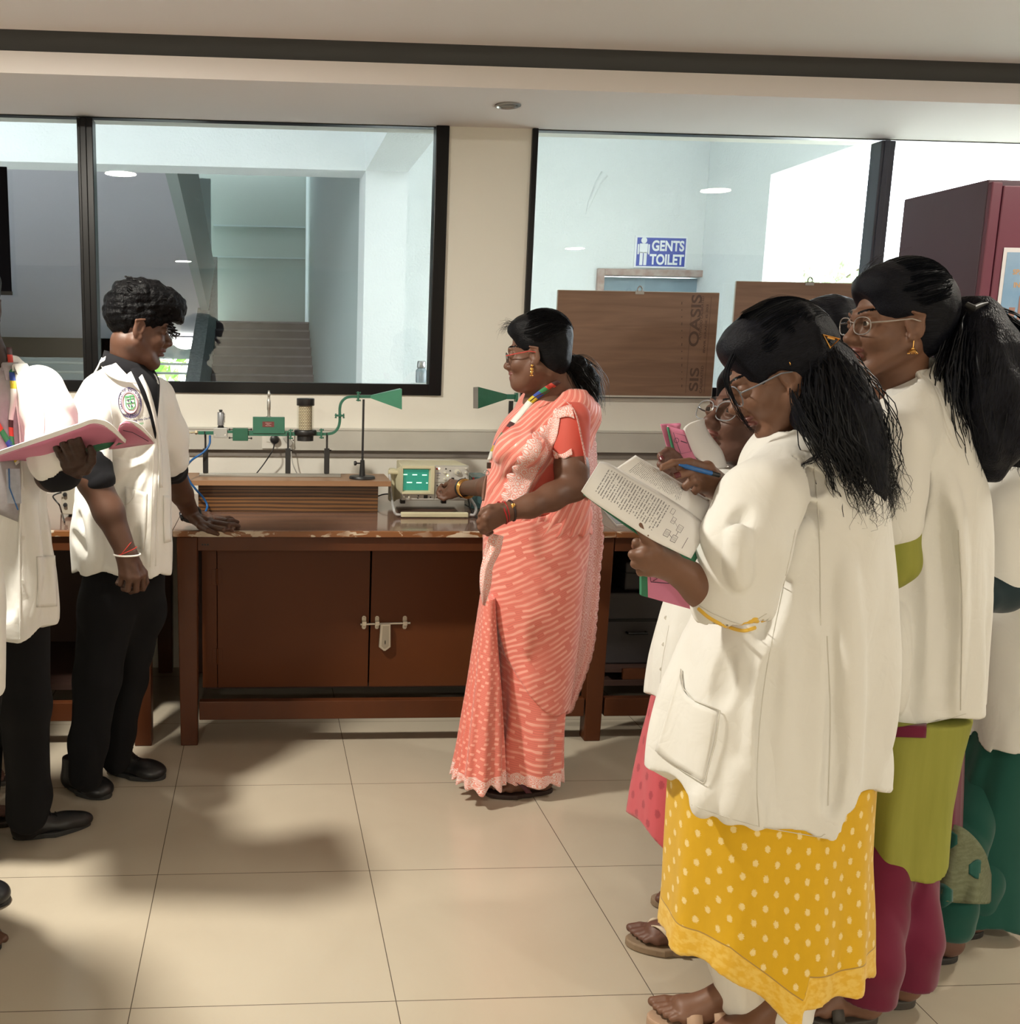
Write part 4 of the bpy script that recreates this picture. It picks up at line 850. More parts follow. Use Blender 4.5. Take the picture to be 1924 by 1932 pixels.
# ================================================================ SURFACES FROM DISTANCE FIELDS
def smin(a, b, k):
    if k <= 0: return np.minimum(a, b)
    h = np.maximum(k-np.abs(a-b), 0)/k; return np.minimum(a, b)-h*h*k*.25
def smax(a, b, k): return -smin(-a, -b, k)
class Field:
    def __init__(s, lo, hi, h):
        s.lo = np.array(lo, float); s.h = h; s.n = np.maximum(np.ceil((np.array(hi)-s.lo)/h).astype(int)+1, 4)
        s.ax = [(s.lo[i]+h*np.arange(s.n[i])).astype(np.float32) for i in range(3)]
        s.D = np.full(s.n, .5, np.float32)
    def sub(s, lo, hi, m=.03):
        sl = []; g = []
        for i in range(3):
            a = int(max(0, math.floor((lo[i]-m-s.lo[i])/s.h))); b = int(min(s.n[i], math.ceil((hi[i]+m-s.lo[i])/s.h)+1))
            if b <= a: return None, None
            sl.append(slice(a, b)); sh = [1, 1, 1]; sh[i] = b-a; g.append(s.ax[i][a:b].reshape(sh))
        return tuple(sl), g
    def put(s, fn, lo, hi, k=.01, op='u', m=.03):
        sl, g = s.sub(lo, hi, m+k)
        if sl is None: return s
        d = fn(*g)
        if op == 'u': s.D[sl] = smin(s.D[sl], d, k)
        elif op == 's': s.D[sl] = smax(s.D[sl], -d, k)
        return s
    def cone(s, a, b, ra, rb, k=.01, op='u', flat=None):
        """rounded cone; flat=(axis vector, factor) makes it thinner along that axis"""
        a = np.array(a, float); b = np.array(b, float); ab = b-a; L = float(ab@ab)+1e-12; r = max(ra, rb)
        def fn(X, Y, Z):
            px, py, pz = X-a[0], Y-a[1], Z-a[2]
            t = np.clip((px*ab[0]+py*ab[1]+pz*ab[2])/L, 0, 1)
            qx, qy, qz = px-t*ab[0], py-t*ab[1], pz-t*ab[2]
            if flat is not None:
                n = np.array(flat[0], float); n /= np.linalg.norm(n); dn = (qx*n[0]+qy*n[1]+qz*n[2])*(1/flat[1]-1)
                qx, qy, qz = qx+dn*n[0], qy+dn*n[1], qz+dn*n[2]
                return (np.sqrt(qx*qx+qy*qy+qz*qz)-(ra+t*(rb-ra)))*(flat[1]**.5)
            return np.sqrt(qx*qx+qy*qy+qz*qz)-(ra+t*(rb-ra))
        return s.put(fn, np.minimum(a, b)-r, np.maximum(a, b)+r, k, op)
    def chain(s, pts, rs, k=.01, op='u', flat=None):
        for i in range(len(pts)-1): s.cone(pts[i], pts[i+1], rs[i], rs[i+1], k, op, flat)
        return s
    def ell(s, c, r, A=None, k=.01, op='u'):
        c = np.array(c, float); r = np.array(r, float); A = np.eye(3) if A is None else A; R_ = float(r.max())
        def fn(X, Y, Z):
            px, py, pz = X-c[0], Y-c[1], Z-c[2]; k0 = 0; k1 = 0
            for i in range(3):
                q = (px*A[0, i]+py*A[1, i]+pz*A[2, i])/r[i]; k0 = k0+q*q; k1 = k1+(q/r[i])**2
            k0 = np.sqrt(k0); k1 = np.sqrt(k1)+1e-9
            return k0*(k0-1)/k1
        return s.put(fn, c-R_, c+R_, k, op)
    def loft(s, L, k=.01, op='u', z0=None, z1=None, hem=None, grow=0.):
        z0 = L.z[0] if z0 is None else z0; z1 = L.z[-1] if z1 is None else z1
        def fn(X, Y, Z):
            zz = Z.ravel(); cx, cy, rx, ry, e = [np.interp(zz, L.z, a).reshape(1, 1, -1).astype(np.float32) for a in (L.cx, L.cy, L.rx, L.ry, L.e)]
            rx = rx+grow; ry = ry+grow
            u = np.abs(X-cx)/rx; v = np.abs(Y-cy)/ry
            q = np.power(np.power(u, e)+np.power(v, e)+1e-9, 1/e)
            d = (q-1)*np.minimum(rx, ry)*np.where(q < 1, 1, 1)
            g = np.sqrt((u/rx)**2+(v/ry)**2)/(q+1e-6); d2 = (q-1)/(g+1e-6); d = np.where(q > .5, d2, d)
            lo_ = z0 if hem is None else hem(X, Y)
            return np.maximum(np.maximum(d, Z-z1), lo_-Z)
        m = max(L.rx.max(), L.ry.max())+grow+.02
        zz0 = min(L.z[0], z0) if hem is None else L.z[0]
        return s.put(fn, (L.cx.min()-m, L.cy.min()-m, zz0), (L.cx.max()+m, L.cy.max()+m, z1), k, op)
    def disp(s, fn):
        X, Y, Z = [a.reshape([-1 if j == i else 1 for j in range(3)]) for i, a in enumerate(s.ax)]
        s.D = s.D+fn(X, Y, Z).astype(np.float32); return s
    def cut(s, fn):
        X, Y, Z = [a.reshape([-1 if j == i else 1 for j in range(3)]) for i, a in enumerate(s.ax)]
        s.D = np.maximum(s.D, fn(X, Y, Z)); return s
    def surf(s, smooth=1):
        D = s.D; D[0], D[-1] = .5, .5; D[:, 0], D[:, -1] = .5, .5; D[:, :, 0], D[:, :, -1] = .5, .5
        S = D < 0
        c = np.zeros(tuple(n-1 for n in S.shape), np.int8)
        for i in (0, 1):
            for j in (0, 1):
                for k in (0, 1): c += S[i:S.shape[0]-1+i, j:S.shape[1]-1+j, k:S.shape[2]-1+k]
        I, J, K = np.nonzero((c > 0) & (c < 8)); idx = np.full(c.shape, -1, np.int32); idx[I, J, K] = np.arange(len(I))
        cor = [(i, j, k) for i in (0, 1) for j in (0, 1) for k in (0, 1)]; val = {q: D[I+q[0], J+q[1], K+q[2]] for q in cor}
        acc = np.zeros((len(I), 3)); cnt = np.zeros(len(I))
        for q in cor:
            for ax in range(3):
                if q[ax]: continue
                r = list(q); r[ax] = 1; r = tuple(r); a, b = val[q], val[r]; m = (a < 0) != (b < 0)
                t = np.where(m, a/(a-b+1e-20), 0); p = np.zeros((len(I), 3)); p[:] = q; p[:, ax] = t
                acc[m] += p[m]; cnt[m] += 1
        V = s.lo+s.h*(np.stack([I, J, K], 1)+acc/cnt[:, None])
        Fs = []
        for ax in range(3):
            o = [a for a in range(3) if a != ax]
            sl0 = [slice(1, -1)]*3; sl0[ax] = slice(0, -1); sl1 = list(sl0); sl1[ax] = slice(1, None)
            A, B = S[tuple(sl0)], S[tuple(sl1)]; ii = np.array(np.nonzero(A != B)); ins = A[tuple(ii)]
            base = ii.copy(); base[o[0]] += 1; base[o[1]] += 1
            def cell(d0, d1):
                q = base.copy(); q[o[0]] -= d0; q[o[1]] -= d1; return idx[q[0], q[1], q[2]]
            quad = np.stack([cell(1, 1), cell(0, 1), cell(0, 0), cell(1, 0)], 1)
            flip = ins if ax != 1 else ~ins
            quad[~flip] = quad[~flip][:, ::-1]; Fs.append(quad)
        F = np.concatenate(Fs); F = F[(F >= 0).all(1)]
        for _ in range(smooth):
            n = len(V); acc = np.zeros((n, 3)); cnt = np.zeros(n)
            for a, b in ((0, 1), (1, 2), (2, 3), (3, 0)):
                for u, v in ((a, b), (b, a)):
                    cnt += np.bincount(F[:, u], minlength=n)
                    for ax in range(3): acc[:, ax] += np.bincount(F[:, u], weights=V[F[:, v], ax], minlength=n)
            V = .5*V+.5*acc/np.maximum(cnt, 1)[:, None]
        return V, F
def surf_pt(L, px, py):
    Y = float(L.cy.mean()-L.ry.mean())
    for _ in range(4):
        q = at(px, py, Y); i = [float(np.interp(q[2], L.z, a)) for a in (L.cx, L.cy, L.rx, L.ry)]
        u = min(.97, abs((q[0]-i[0])/i[2])); Y = i[1]-i[3]*math.sqrt(1-u*u)
    q = at(px, py, Y); n = np.array([(q[0]-i[0])/i[2]**2, (q[1]-i[1])/i[3]**2, 0]); return q, n/(np.linalg.norm(n)+1e-9)
def creases(F, L, lines):
    """(points in the photo, radius, depth): depth > 0 sinks a crease into the cloth, < 0 raises a fold; a third value per point fixes its distance"""
    for pts, r, dp in lines:
        q = smoothline(pts, 24); C_ = []
        for p in q:
            s_, n = surf_pt(L, p[0], p[1])
            if len(p) > 2: s_ = at(p[0], p[1], p[2]); n = -rayd(p[0], p[1])
            C_.append(s_+n*((r-dp) if dp > 0 else -(r+dp)))
        k = len(C_); rr = [r*(.35+.65*math.sin(math.pi*min(1, max(0, (i+.5)/k)))**.6) for i in range(k)]
        C_ = [c-(0 if dp > 0 else 0) for c in C_]
        for i in range(k-1): F.cone(C_[i], C_[i+1], rr[i], rr[i+1], .02, 's' if dp > 0 else 'u')
class Loft:
    """rows of (py, xl, xr, depth half-thickness, [y centre]) measured in the photo at depth Y"""
    def __init__(s, rows, Y, e=2., n=90, sm=3):
        R_ = []
        for r in rows:
            yc = Y+(r[4] if len(r) > 4 else 0); a = at(r[1], r[0], yc); b = at(r[2], r[0], yc)
            R_.append(((a[2]+b[2])/2, (a[0]+b[0])/2, yc, (b[0]-a[0])/2, r[3]))
        R_ = np.array(sorted(R_)); z = np.linspace(R_[0, 0], R_[-1, 0], n); s.z = z
        f = lambda c: np.convolve(np.pad(np.interp(z, R_[:, 0], R_[:, c]), sm, mode='edge'), np.ones(2*sm+1)/(2*sm+1), 'valid')
        s.cx, s.cy, s.rx, s.ry = f(1), f(2), f(3), f(4); s.e = np.full(n, float(e))
    def fab(s, V):
        cx = np.interp(V[:, 2], s.z, s.cx); cy = np.interp(V[:, 2], s.z, s.cy); r = float(s.rx.mean()+s.ry.mean())/2
        th = np.arctan2(V[:, 1]-cy, V[:, 0]-cx)      # 0 = +x, -pi/2 = towards the camera
        th = np.where(th > math.pi/2, th-2*math.pi, th)+math.pi/2
        return np.stack([th*r, V[:, 2], np.zeros(len(V))], 1)
def wav(X, Y, Z, f, seed=0):
    r = np.random.RandomState(seed); o = 0
    for i in range(5):
        k = r.normal(size=3); k /= np.linalg.norm(k); k *= f*(.6+.3*i); k2 = r.normal(size=3)*f*.5; p = r.rand(2)*6
        o = o+np.sin(k[0]*X+k[1]*Y+k[2]*Z+p[0]+1.3*np.sin(k2[0]*X+k2[1]*Y+k2[2]*Z+p[1]))/(1+.5*i)
    return o/2.2
def crumple(f, amp, seed, aniso=(1, 1, .45)):
    """cloth creases: ridges mostly running down the cloth"""
    return lambda X, Y, Z: amp*(1-2*np.abs(np.tanh(1.4*wav(X*aniso[0], Y*aniso[1], Z*aniso[2], f, seed))))
def vfold(L, n, amp, ztop, zbot, seed=0, ph=0., warp=1.0):
    """hanging folds around a loft, growing from ztop down to zbot"""
    def fn(X, Y, Z):
        cx = np.interp(Z.ravel(), L.z, L.cx).reshape(1, 1, -1); cy = np.interp(Z.ravel(), L.z, L.cy).reshape(1, 1, -1)
        th = np.arctan2(Y-cy, X-cx); g = np.clip((ztop-Z)/(ztop-zbot), 0, 1.2)
        return amp*g*np.sin(n*th+ph+warp*np.sin(3*th+seed)+.8*np.sin(Z*5+seed))
    return fn
def frame(c, yaw, pitch, roll=0, s=1.):
    a, p, q = R(yaw), R(pitch), R(roll)
    f = np.array([math.cos(a)*math.cos(p), math.sin(a)*math.cos(p), -math.sin(p)]); l = np.array([-math.sin(a), math.cos(a), 0]); u = np.cross(f, l)
    l, u = math.cos(q)*l+math.sin(q)*u, -math.sin(q)*l+math.cos(q)*u
    A = np.stack([f, l, u], 1); c = np.array(c, float)
    W = lambda x, y, z: c+s*(A @ np.array([x, y, z], float))
    return W, A, s, c
def to_local(fr, V): return (V-fr[3])@fr[1]/fr[2]
def head(F, fr, male=False, mouth=0., neck=None, nose=1., ear=1.):
    W, A, s, c = fr
    def E(p, r, k=.012, op='u', Rm=None): F.ell(W(*p), np.array(r)*s, A if Rm is None else A@Rm, k*s, op)
    def C(a, b, ra, rb, k=.012, op='u'): F.cone(W(*a), W(*b), ra*s, rb*s, k*s, op)
    E((-.014, 0, .045), (.088, .072, .083)); E((.024, 0, -.022), (.060, .056, .082), .02)
    C((-.005, .05, -.045), (.055, .02, -.094), .024, .016, .02); C((-.005, -.05, -.045), (.055, -.02, -.094), .024, .016, .02)
    E((.064, 0, -.094), (.019, .019, .016), .014)
    E((.058, .032, -.028), (.024, .022, .022), .018); E((.058, -.032, -.028), (.024, .022, .022), .018)       # cheeks
    C((.077, .030, .024), (.080, 0, .020), .010, .010, .014); C((.077, -.030, .024), (.080, 0, .020), .010, .010, .014)  # brow ridge
    for q in (1, -1): E((.088, q*.031, .003), (.012, .015, .012), .012, 's')
    C((.078, 0, .014), (.098, 0, -.026), .0075, .0105*nose, .010); E((.101, 0, -.029), (.011*nose, .012*nose, .010), .006)
    for q in (1, -1): E((.091, q*.012*nose, -.032), (.011, .008, .008), .005)
    for q in (1, -1): E((.093, q*.0065, -.040), (.005, .0033, .004), .002, 's')
    C((.086, 0, -.040), (.082, 0, -.052), .012, .012, .010)
    E((.084, 0, -.0545+mouth*.3), (.0125, .021, .0062), .005); E((.081, 0, -.0665-mouth*.5), (.0125, .019, .0072), .005)
    E((.096, 0, -.0602), (.012, .024, .0016+mouth*.5), .003, 's')
    for q in (1, -1):
        Rm = np.array(frame((0, 0, 0), q*-18, 12)[1])
        E((-.004, q*.071, -.004), (.019, .0075, .031*ear), .006, 'u', Rm); E((.001, q*.079, -.001), (.010, .007, .017), .004, 's', Rm)
        E((.003, q*.071, -.030), (.008, .006, .009), .004)
        C((-.016, q*.078, .018), (.008, q*.076, .024), .0035, .0035, .003); C((-.018, q*.078, .016), (-.012, q*.075, -.022), .0035, .003, .003)
        F.ell(W(.0735, q*.031, .003), np.array((.0142, .0142, .0142))*s, A, .004*s); F.ell(W(.0875, q*.031, .0025), np.array((.012, .0135, .0042))*s, A, .001*s, 's')
    if male: C((.04, .035, -.085), (.06, 0, -.097), .014, .014, .02); C((.04, -.035, -.085), (.06, 0, -.097), .014, .014, .02)
def scalp_strands(fr, parent, seed=1, n=300, m=None, grow=1.0, tie=(-.105, 0, .02), fall=False, rad=.0007):
    """fine strands over the crown, combed back from the hairline"""
    W = fr[0]; rg = random.Random(seed); b = MB(); c = np.array([-.022, 0, .050]); rx, ry, rz = .0985*grow, .0828*grow, .0925*grow
    for _ in range(n):
        ph = rg.uniform(-1.75, 1.75); a = abs(ph); t0 = R(23+rg.uniform(0, 12)) if a < .9 else R(28+(a-.9)*62+rg.uniform(0, 10)); t1 = R(rg.uniform(120, 168)); k = 12; P_ = []
        o = rg.uniform(.998, 1.016)
        for i in range(k):
            t = t0+(t1-t0)*i/(k-1); f = ph*(1-.35*(i/(k-1))**2)+.02*math.sin(i+seed)
            P_.append(W(*(c+o*np.array([rx*math.cos(t), ry*math.sin(t)*math.sin(f), rz*math.sin(t)*math.cos(f)]))))
        b.tube(P_, [rad*fr[2]*(1 if 0 < i < k-1 else .3) for i in range(k)], 3, cap=False)
    return b.build('combed_strands', m or m_lock, parent, smooth=True)
def eyes(fr, body, gaze=0, only=(1, -1)):
    W, A, s, c = fr
    for q in only:
        ce = W(.0728, q*.031, .003)
        e = MB().sph(ce, .0124*s, 10).build('eyeball', mat('eye white', (.62, .58, .54), .25), body, smooth=True)
        d = A @ np.array([math.cos(gaze), math.sin(gaze), -.1]); d /= np.linalg.norm(d)
        MB().lathe([(.0062*s, .0108*s), (.0058*s, .0122*s), (0, .0128*s)], ce, d, 16).build('iris', mat('dark iris', (.02, .01, .007), .15), e, smooth=True)
def skinmat(name, col, col2=None, rough=.5):
    m = mat(name, col, rough, nz=(9, .55, col2 or tuple(c*.75 for c in col)), bump=(220, .12, .0008), spec=.4)
    m.node_tree.nodes['Principled BSDF'].inputs['Subsurface Weight'].default_value = .0
    return m
def join(parts):
    V = []; F = []; n = 0
    for v, f in parts: V.append(v); F.append(f+n); n += len(v)
    return np.concatenate(V), np.concatenate(F)
def paint_face(o, fr, V, F, brow=.004, brow_l=.045):
    """lips and brows by their place on the face: material slots 1 and 2"""
    P_ = to_local(fr, V[F].mean(1)); mi = np.zeros(len(F), np.int32)
    up = ((P_[:, 1]/.024)**2+((P_[:, 2]+.0545)/.0075)**2+((P_[:, 0]-.086)/.022)**2) < 1; lo = ((P_[:, 1]/.021)**2+((P_[:, 2]+.067)/.0085)**2+((P_[:, 0]-.084)/.022)**2) < 1
    mi[up | lo] = 1
    ay = np.abs(P_[:, 1]); zb = .0245+.007*np.sin(np.clip((ay-.010)/.045, 0, 1)*2.4)-(ay > .042)*(ay-.042)*.35
    mi[(P_[:, 0] > .04) & (ay > .010) & (ay < .010+brow_l) & (np.abs(P_[:, 2]-zb) < brow*(1.25-ay*12))] = 2
    o.data.polygons.foreach_set('material_index', np.pad(mi, (0, len(o.data.polygons)-len(mi))))
def hand(F, wrist, kn, fingers, thumb, r=.0085, wr=.024, k=.010, thumb_base=None, palm=.011):
    """kn: four knuckles; fingers: per finger the points after the knuckle; thumb: points from its base"""
    wrist = np.array(wrist)
    for i, q in enumerate(kn):
        base = wrist+(np.array(q)-wrist)*.12+(np.array(kn[i])-np.mean(kn, 0))*.35
        F.cone(base, q, wr*.62, palm, .014)
    for i in range(3): F.cone(kn[i], kn[i+1], palm*.95, palm*.95, .006)
    tb = thumb[0]; F.cone(wrist+(np.mean(kn, 0)-wrist)*.15, tb, wr*.6, r*1.55, .014); F.cone(tb, kn[0], r*1.2, palm*.9, .010)
    sc = (1.0, 1.03, .98, .86)
    for i, ch in enumerate(fingers):
        pts = [kn[i]]+list(ch); rs = [r*1.08*sc[i], r*1.0*sc[i], r*.9*sc[i], r*.76*sc[i], r*.7*sc[i]][:len(pts)]
        f2 = Field(np.min(pts, 0)-.02, np.max(pts, 0)+.02, F.h) if False else None
        for j in range(len(pts)-1): F.cone(pts[j], pts[j+1], rs[j], rs[j+1], .0025 if j else .006)
    rs = [r*1.5, r*1.15, r*.95, r*.8][:len(thumb)]
    for j in range(len(thumb)-1): F.cone(thumb[j], thumb[j+1], rs[j], rs[j+1], .003)
def nails(tips, r, m, body, name='nail'):
    """tips: (tip point, previous joint, outward normal)"""
    for t_, p_, n_ in tips:
        t_, p_, n_ = map(lambda q: np.array(q, float), (t_, p_, n_)); d = t_-p_; d /= np.linalg.norm(d); n_ = n_-d*(n_@d); n_ /= np.linalg.norm(n_); b = np.cross(d, n_)
        V = []; 
        for i in range(5):
            for j in range(5):
                a = (j-2)*.42; V.append(t_+d*(-.006+.0028*i)+n_*(math.cos(a)*r+.0008)+b*math.sin(a)*r)
        mkmesh(name, V, [(i*5+j, i*5+j+1, (i+1)*5+j+1, (i+1)*5+j) for i in range(4) for j in range(4)], m, body, solid=.0006)
def T(*p): return at(*p)
def plerp(P_, t):
    P_ = np.array(P_, float); d = np.r_[0, np.cumsum(np.linalg.norm(np.diff(P_, axis=0), axis=1))]; d /= d[-1]
    return np.stack([np.interp(t, d, P_[:, i]) for i in range(P_.shape[1])], -1)
def smoothline(P_, n=40):
    return np.array(bez([tuple(p) for p in P_], max(2, n//max(1, len(P_)-1))))
def bvh_of(objs):
    V = []; Fc = []; n = 0
    for o in objs:
        me = o.data; v = np.empty(len(me.vertices)*3, np.float32); me.vertices.foreach_get('co', v); v = v.reshape(-1, 3)+WO[o.name]; V += v.tolist()
        Fc += [tuple(i+n for i in p.vertices) for p in me.polygons]; n += len(v)
    return BVHTree.FromPolygons(V, Fc)
def shoot(b, px, py):
    d = rayd(px, py); loc, nor, i, dist = b.ray_cast(Vector(CO), Vector(d))
    if loc is None: return None, None
    return np.array(loc), np.array(nor)
def patch(b, A_, B_, name, m, parent, nu=24, nv=6, off=.003, solid=.0015, scal=None, smooth_=True, fabs=(1., 1.), Yfall=None, avg=0):
    """cloth piece laid on a surface between two lines measured in the photo"""
    u = np.linspace(0, 1, nu); a = plerp(smoothline(A_, 60) if smooth_ else A_, u); c = plerp(smoothline(B_, 60) if smooth_ else B_, u)
    V = np.zeros((nu, nv, 3)); ok = np.zeros((nu, nv), bool); fab = np.zeros((nu, nv, 3))
    for i in range(nu):
        for j in range(nv):
            t_ = j/(nv-1); q = a[i]*(1-t_)+c[i]*t_
            if scal and j == 0: q = q+(a[i]-c[i])*scal[1]*abs(math.sin(math.pi*scal[0]*u[i]))
            loc, nor = shoot(b, *q)
            fab[i, j] = (u[i]*fabs[0], t_*fabs[1], 0)
            if loc is None: continue
            V[i, j] = loc; ok[i, j] = True
    if not ok.any(): print('patch misses', name); return None
    D = np.where(ok, (V-CO)@FW, 0)
    # holes and steps take the depth of their neighbours, so the cloth bridges gaps
    for _ in range(60):
        if ok.all(): break
        k2 = ok.copy()
        for i, j in zip(*np.nonzero(~ok)):
            nb = [(i+x, j+y) for x, y in ((1, 0), (-1, 0), (0, 1), (0, -1)) if 0 <= i+x < nu and 0 <= j+y < nv and ok[i+x, j+y]]
            if nb: D[i, j] = np.mean([D[p] for p in nb]); k2[i, j] = True
        ok = k2
    for _ in range(avg):
        P_ = np.pad(D, 1, mode='edge'); D = .2*(P_[1:-1, 1:-1]+P_[2:, 1:-1]+P_[:-2, 1:-1]+P_[1:-1, 2:]+P_[1:-1, :-2])
    for i in range(nu):
        for j in range(nv):
            t_ = j/(nv-1); q = a[i]*(1-t_)+c[i]*t_
            if scal and j == 0: q = q+(a[i]-c[i])*scal[1]*abs(math.sin(math.pi*scal[0]*u[i]))
            d = rayd(*q); V[i, j] = CO+d*(D[i, j]/(d@FW)-off)
    Fc = [(i*nv+j, i*nv+j+1, (i+1)*nv+j+1, (i+1)*nv+j) for i in range(nu-1) for j in range(nv-1)]
    return mkmesh(name, V.reshape(-1, 3), Fc, m, parent, fab=fab.reshape(-1, 3), solid=solid)
def trail(b, pts, r, name, m, parent, off=.001, n=40, sm=True):
    q = smoothline(pts, n) if sm else plerp(pts, np.linspace(0, 1, n)); P_ = []
    for p in q:
        loc, nor = shoot(b, *p)
        if loc is not None: P_.append(loc-rayd(*p)*off)
    if len(P_) < 3: print('trail misses', name); return None
    return MB().tube(P_, r, 6).build(name, m, parent, smooth=True)
def sheet(A_, B_, name, m, parent, nu=30, nv=8, solid=.002, wave=None, scal=None, fabs=(1., 1.)):
    """free hanging cloth between two lines of (px, py, Y)"""
    u = np.linspace(0, 1, nu); a = plerp(smoothline(A_, 60), u); c = plerp(smoothline(B_, 60), u); V = []; fab = []
    for i in range(nu):
        for j in range(nv):
            t_ = j/(nv-1); q = a[i]*(1-t_)+c[i]*t_
            if scal and j == nv-1: q = q+(c[i]-a[i])*scal[1]*abs(math.sin(math.pi*scal[0]*u[i]))
            y = q[2]+(wave(u[i], t_) if wave else 0); V.append(at(q[0], q[1], y)); fab.append((u[i]*fabs[0], t_*fabs[1], 0))
    Fc = [(i*nv+j, i*nv+j+1, (i+1)*nv+j+1, (i+1)*nv+j) for i in range(nu-1) for j in range(nv-1)]
    return mkmesh(name, V, Fc, m, parent, fab=fab, solid=solid)
def clumps(guides, n, spread, r, name, m, parent, seed=1, wave=.004, sides=4, seg=4, taper=.25):
    """locks of hair along guide lines (3-D points); spread may be a list, one radius per guide point"""
    rg = random.Random(seed); b = MB()
    for g_ in guides:
        g_ = [np.array(p) for p in g_]; k = len(g_); sp = spread if isinstance(spread, (list, tuple)) else [spread]*k
        for _ in range(n):
            o = np.array([rg.gauss(0, .5) for _ in range(3)]); f1 = rg.uniform(.6, 1.4); p1 = rg.uniform(0, 6); e = rg.uniform(.82, 1.0)
            P_ = bez([g_[i]+o*sp[min(i, len(sp)-1)] for i in range(k)], seg); P_ = P_[:max(4, int(len(P_)*e))]; L_ = len(P_)
            w_ = np.array([rg.gauss(0, 1) for _ in range(3)]); w_ /= np.linalg.norm(w_)
            P_ = [p+w_*wave*math.sin(f1*i*1.1+p1)*(i/L_) for i, p in enumerate(P_)]
            rr = [r*(1-(1-taper*.3)*(i/(L_-1))**2)*(.7+.6*rg.random()*0+.3) for i in range(L_)]; rr[-1] = r*.15
            b.tube(P_, rr, sides, cap=False)
    return b.build(name, m, parent, smooth=True)
# ---------------------------------------------------------------- people's materials
def hairmat(name, col=(.004, .004, .005), rough=.36, axis=(1.5, 60, 60), st=.45):
    if name in MATS: return MATS[name]
    m = mat(name, col, rough, spec=.10); t = NT(m); v, *_ = t.attr()
    n = t.noise(v, 9, 4, .4, axis); t.bump(n, st, .004); t.l(t.mix(t.ramp(n, .3, .75), tuple(c*.6 for c in col), tuple(c*2.2 for c in col)), t.b.inputs['Base Color']); return m
m_lip = mat('lips', (.16, .055, .045), .45); m_lipd = mat('lips dark', (.10, .04, .035), .5)
m_hair = hairmat('black hair swept back'); m_hairf = hairmat('black hair falling', axis=(45, 45, 2))
m_hairc = mat('curly black hair', (.003, .003, .0035), .5, spec=.08, bump=(70, .8, .01))
m_lock = mat('hair locks', (.006, .006, .007), .34, spec=.3)
m_lockflare = mat('hair locks flare blue', (.005, .006, .009), .4, spec=.16)  # lens-flare blue put into the base colour of the locks
def cloth(name, col, rough=.85, sheen=.2, weave=900, st=.12, nz=None):
    m = mat(name, col, rough, spec=.25, sheen=sheen, bump=(weave, st, .0006), nz=nz); return m
m_coat = cloth('white lab coat cotton', (.74, .73, .69), nz=(3, .25, (.70, .69, .65)))
t = NT(m_coat); ob = t.obj(); mp = t.n('Mapping'); mp.inputs['Scale'].default_value = (1, 1, .42); t.l(ob, mp.inputs[0]); n1 = t.noise(mp.outputs[0], 5, 2, .9); n2 = t.noise(ob, 17, 2, .6); nf = t.noise(ob, 900, 2)
rd = t.math('ABSOLUTE', t.math('SUBTRACT', n1, .5)); hh_ = t.math('ADD', t.math('ADD', t.math('MULTIPLY', rd, 1.6), t.math('MULTIPLY', t.math('ABSOLUTE', t.math('SUBTRACT', n2, .5)), .30)), t.math('MULTIPLY', nf, .012)); t.bump(hh_, .34, .03)
m_stitch = mat('coat stitching', (.58, .56, .50), .9)
m_blackc = cloth('black shirt cotton', (.006, .006, .008), .9, .02); m_trous = cloth('black trousers', (.004, .004, .005), .95, 0.)
m_shoe = mat('black leather shoe', (.008, .008, .009), .42); m_sole = mat('black rubber sole', (.02, .02, .02), .7)
m_gold = mat('gold', (.75, .42, .12), .25, metal=1); m_thr = mat('red thread', (.45, .02, .01), .7); m_wht = mat('white bangle', (.75, .73, .68), .35)
m_bkm = mat('black band', (.008, .008, .009), .45)
def ring(c, axis, r, t_, name, m, parent, el=1., n=28):
    ax = np.array(axis, float); ax /= np.linalg.norm(ax); u = np.cross(ax, [0, 0, 1.]); u /= np.linalg.norm(u); v = np.cross(ax, u)
    return MB().tube([np.array(c)+r*(math.cos(a)*u+el*math.sin(a)*v) for a in np.linspace(0, 2*math.pi, n)[:-1]], t_, 8, closed=True).build(name, m, parent, smooth=True)
def glasses(fr, parent, rim, tint=None, sides=(1, -1), near=1, w_=.026, h_=.019, cy=.033, fx=.094, name='eyeglasses', zoff=0):
    W = fr[0]; s = fr[2]; par = None
    b = MB()
    for q in (1, -1):
        L = [W(fx+.0-.10*abs(math.cos(a))*0-.006*abs((cy+math.cos(a)*w_)/(cy+w_))**2, q*(cy+(abs(math.cos(a))**.8*math.copysign(1, math.cos(a)))*w_), -.002+zoff+(abs(math.sin(a))**.8*math.copysign(1, math.sin(a)))*h_) for a in np.linspace(0, 2*math.pi, 25)[:-1]]
        b.tube(L, .0013*s, 6, closed=True)
    b.tube([W(fx, .008, .004+zoff), W(fx+.003, 0, .007+zoff), W(fx, -.008, .004+zoff)], .0014*s, 6)
    par = b.build(name, rim, parent, smooth=True)
    for q in (1, -1):
        MB().tube([W(fx-.006, q*(cy+w_), .004+zoff), W(.06, q*.075, .006+zoff), W(.01, q*.079, .010+zoff), W(-.012, q*.078, .004), W(-.02, q*.076, -.012)], [.0018*s, .0018*s, .0016*s, .0015*s, .0013*s], 6).build('temple', tint or rim, par, smooth=True)
        L = [W(fx-.003, q*(cy+math.cos(a)*w_*.98), -.002+zoff+math.sin(a)*h_*.98) for a in np.linspace(0, 2*math.pi, 21)[:-1]]
        MB().add(L, [tuple(range(20))]).build('lens', m_clear, par)
    return par
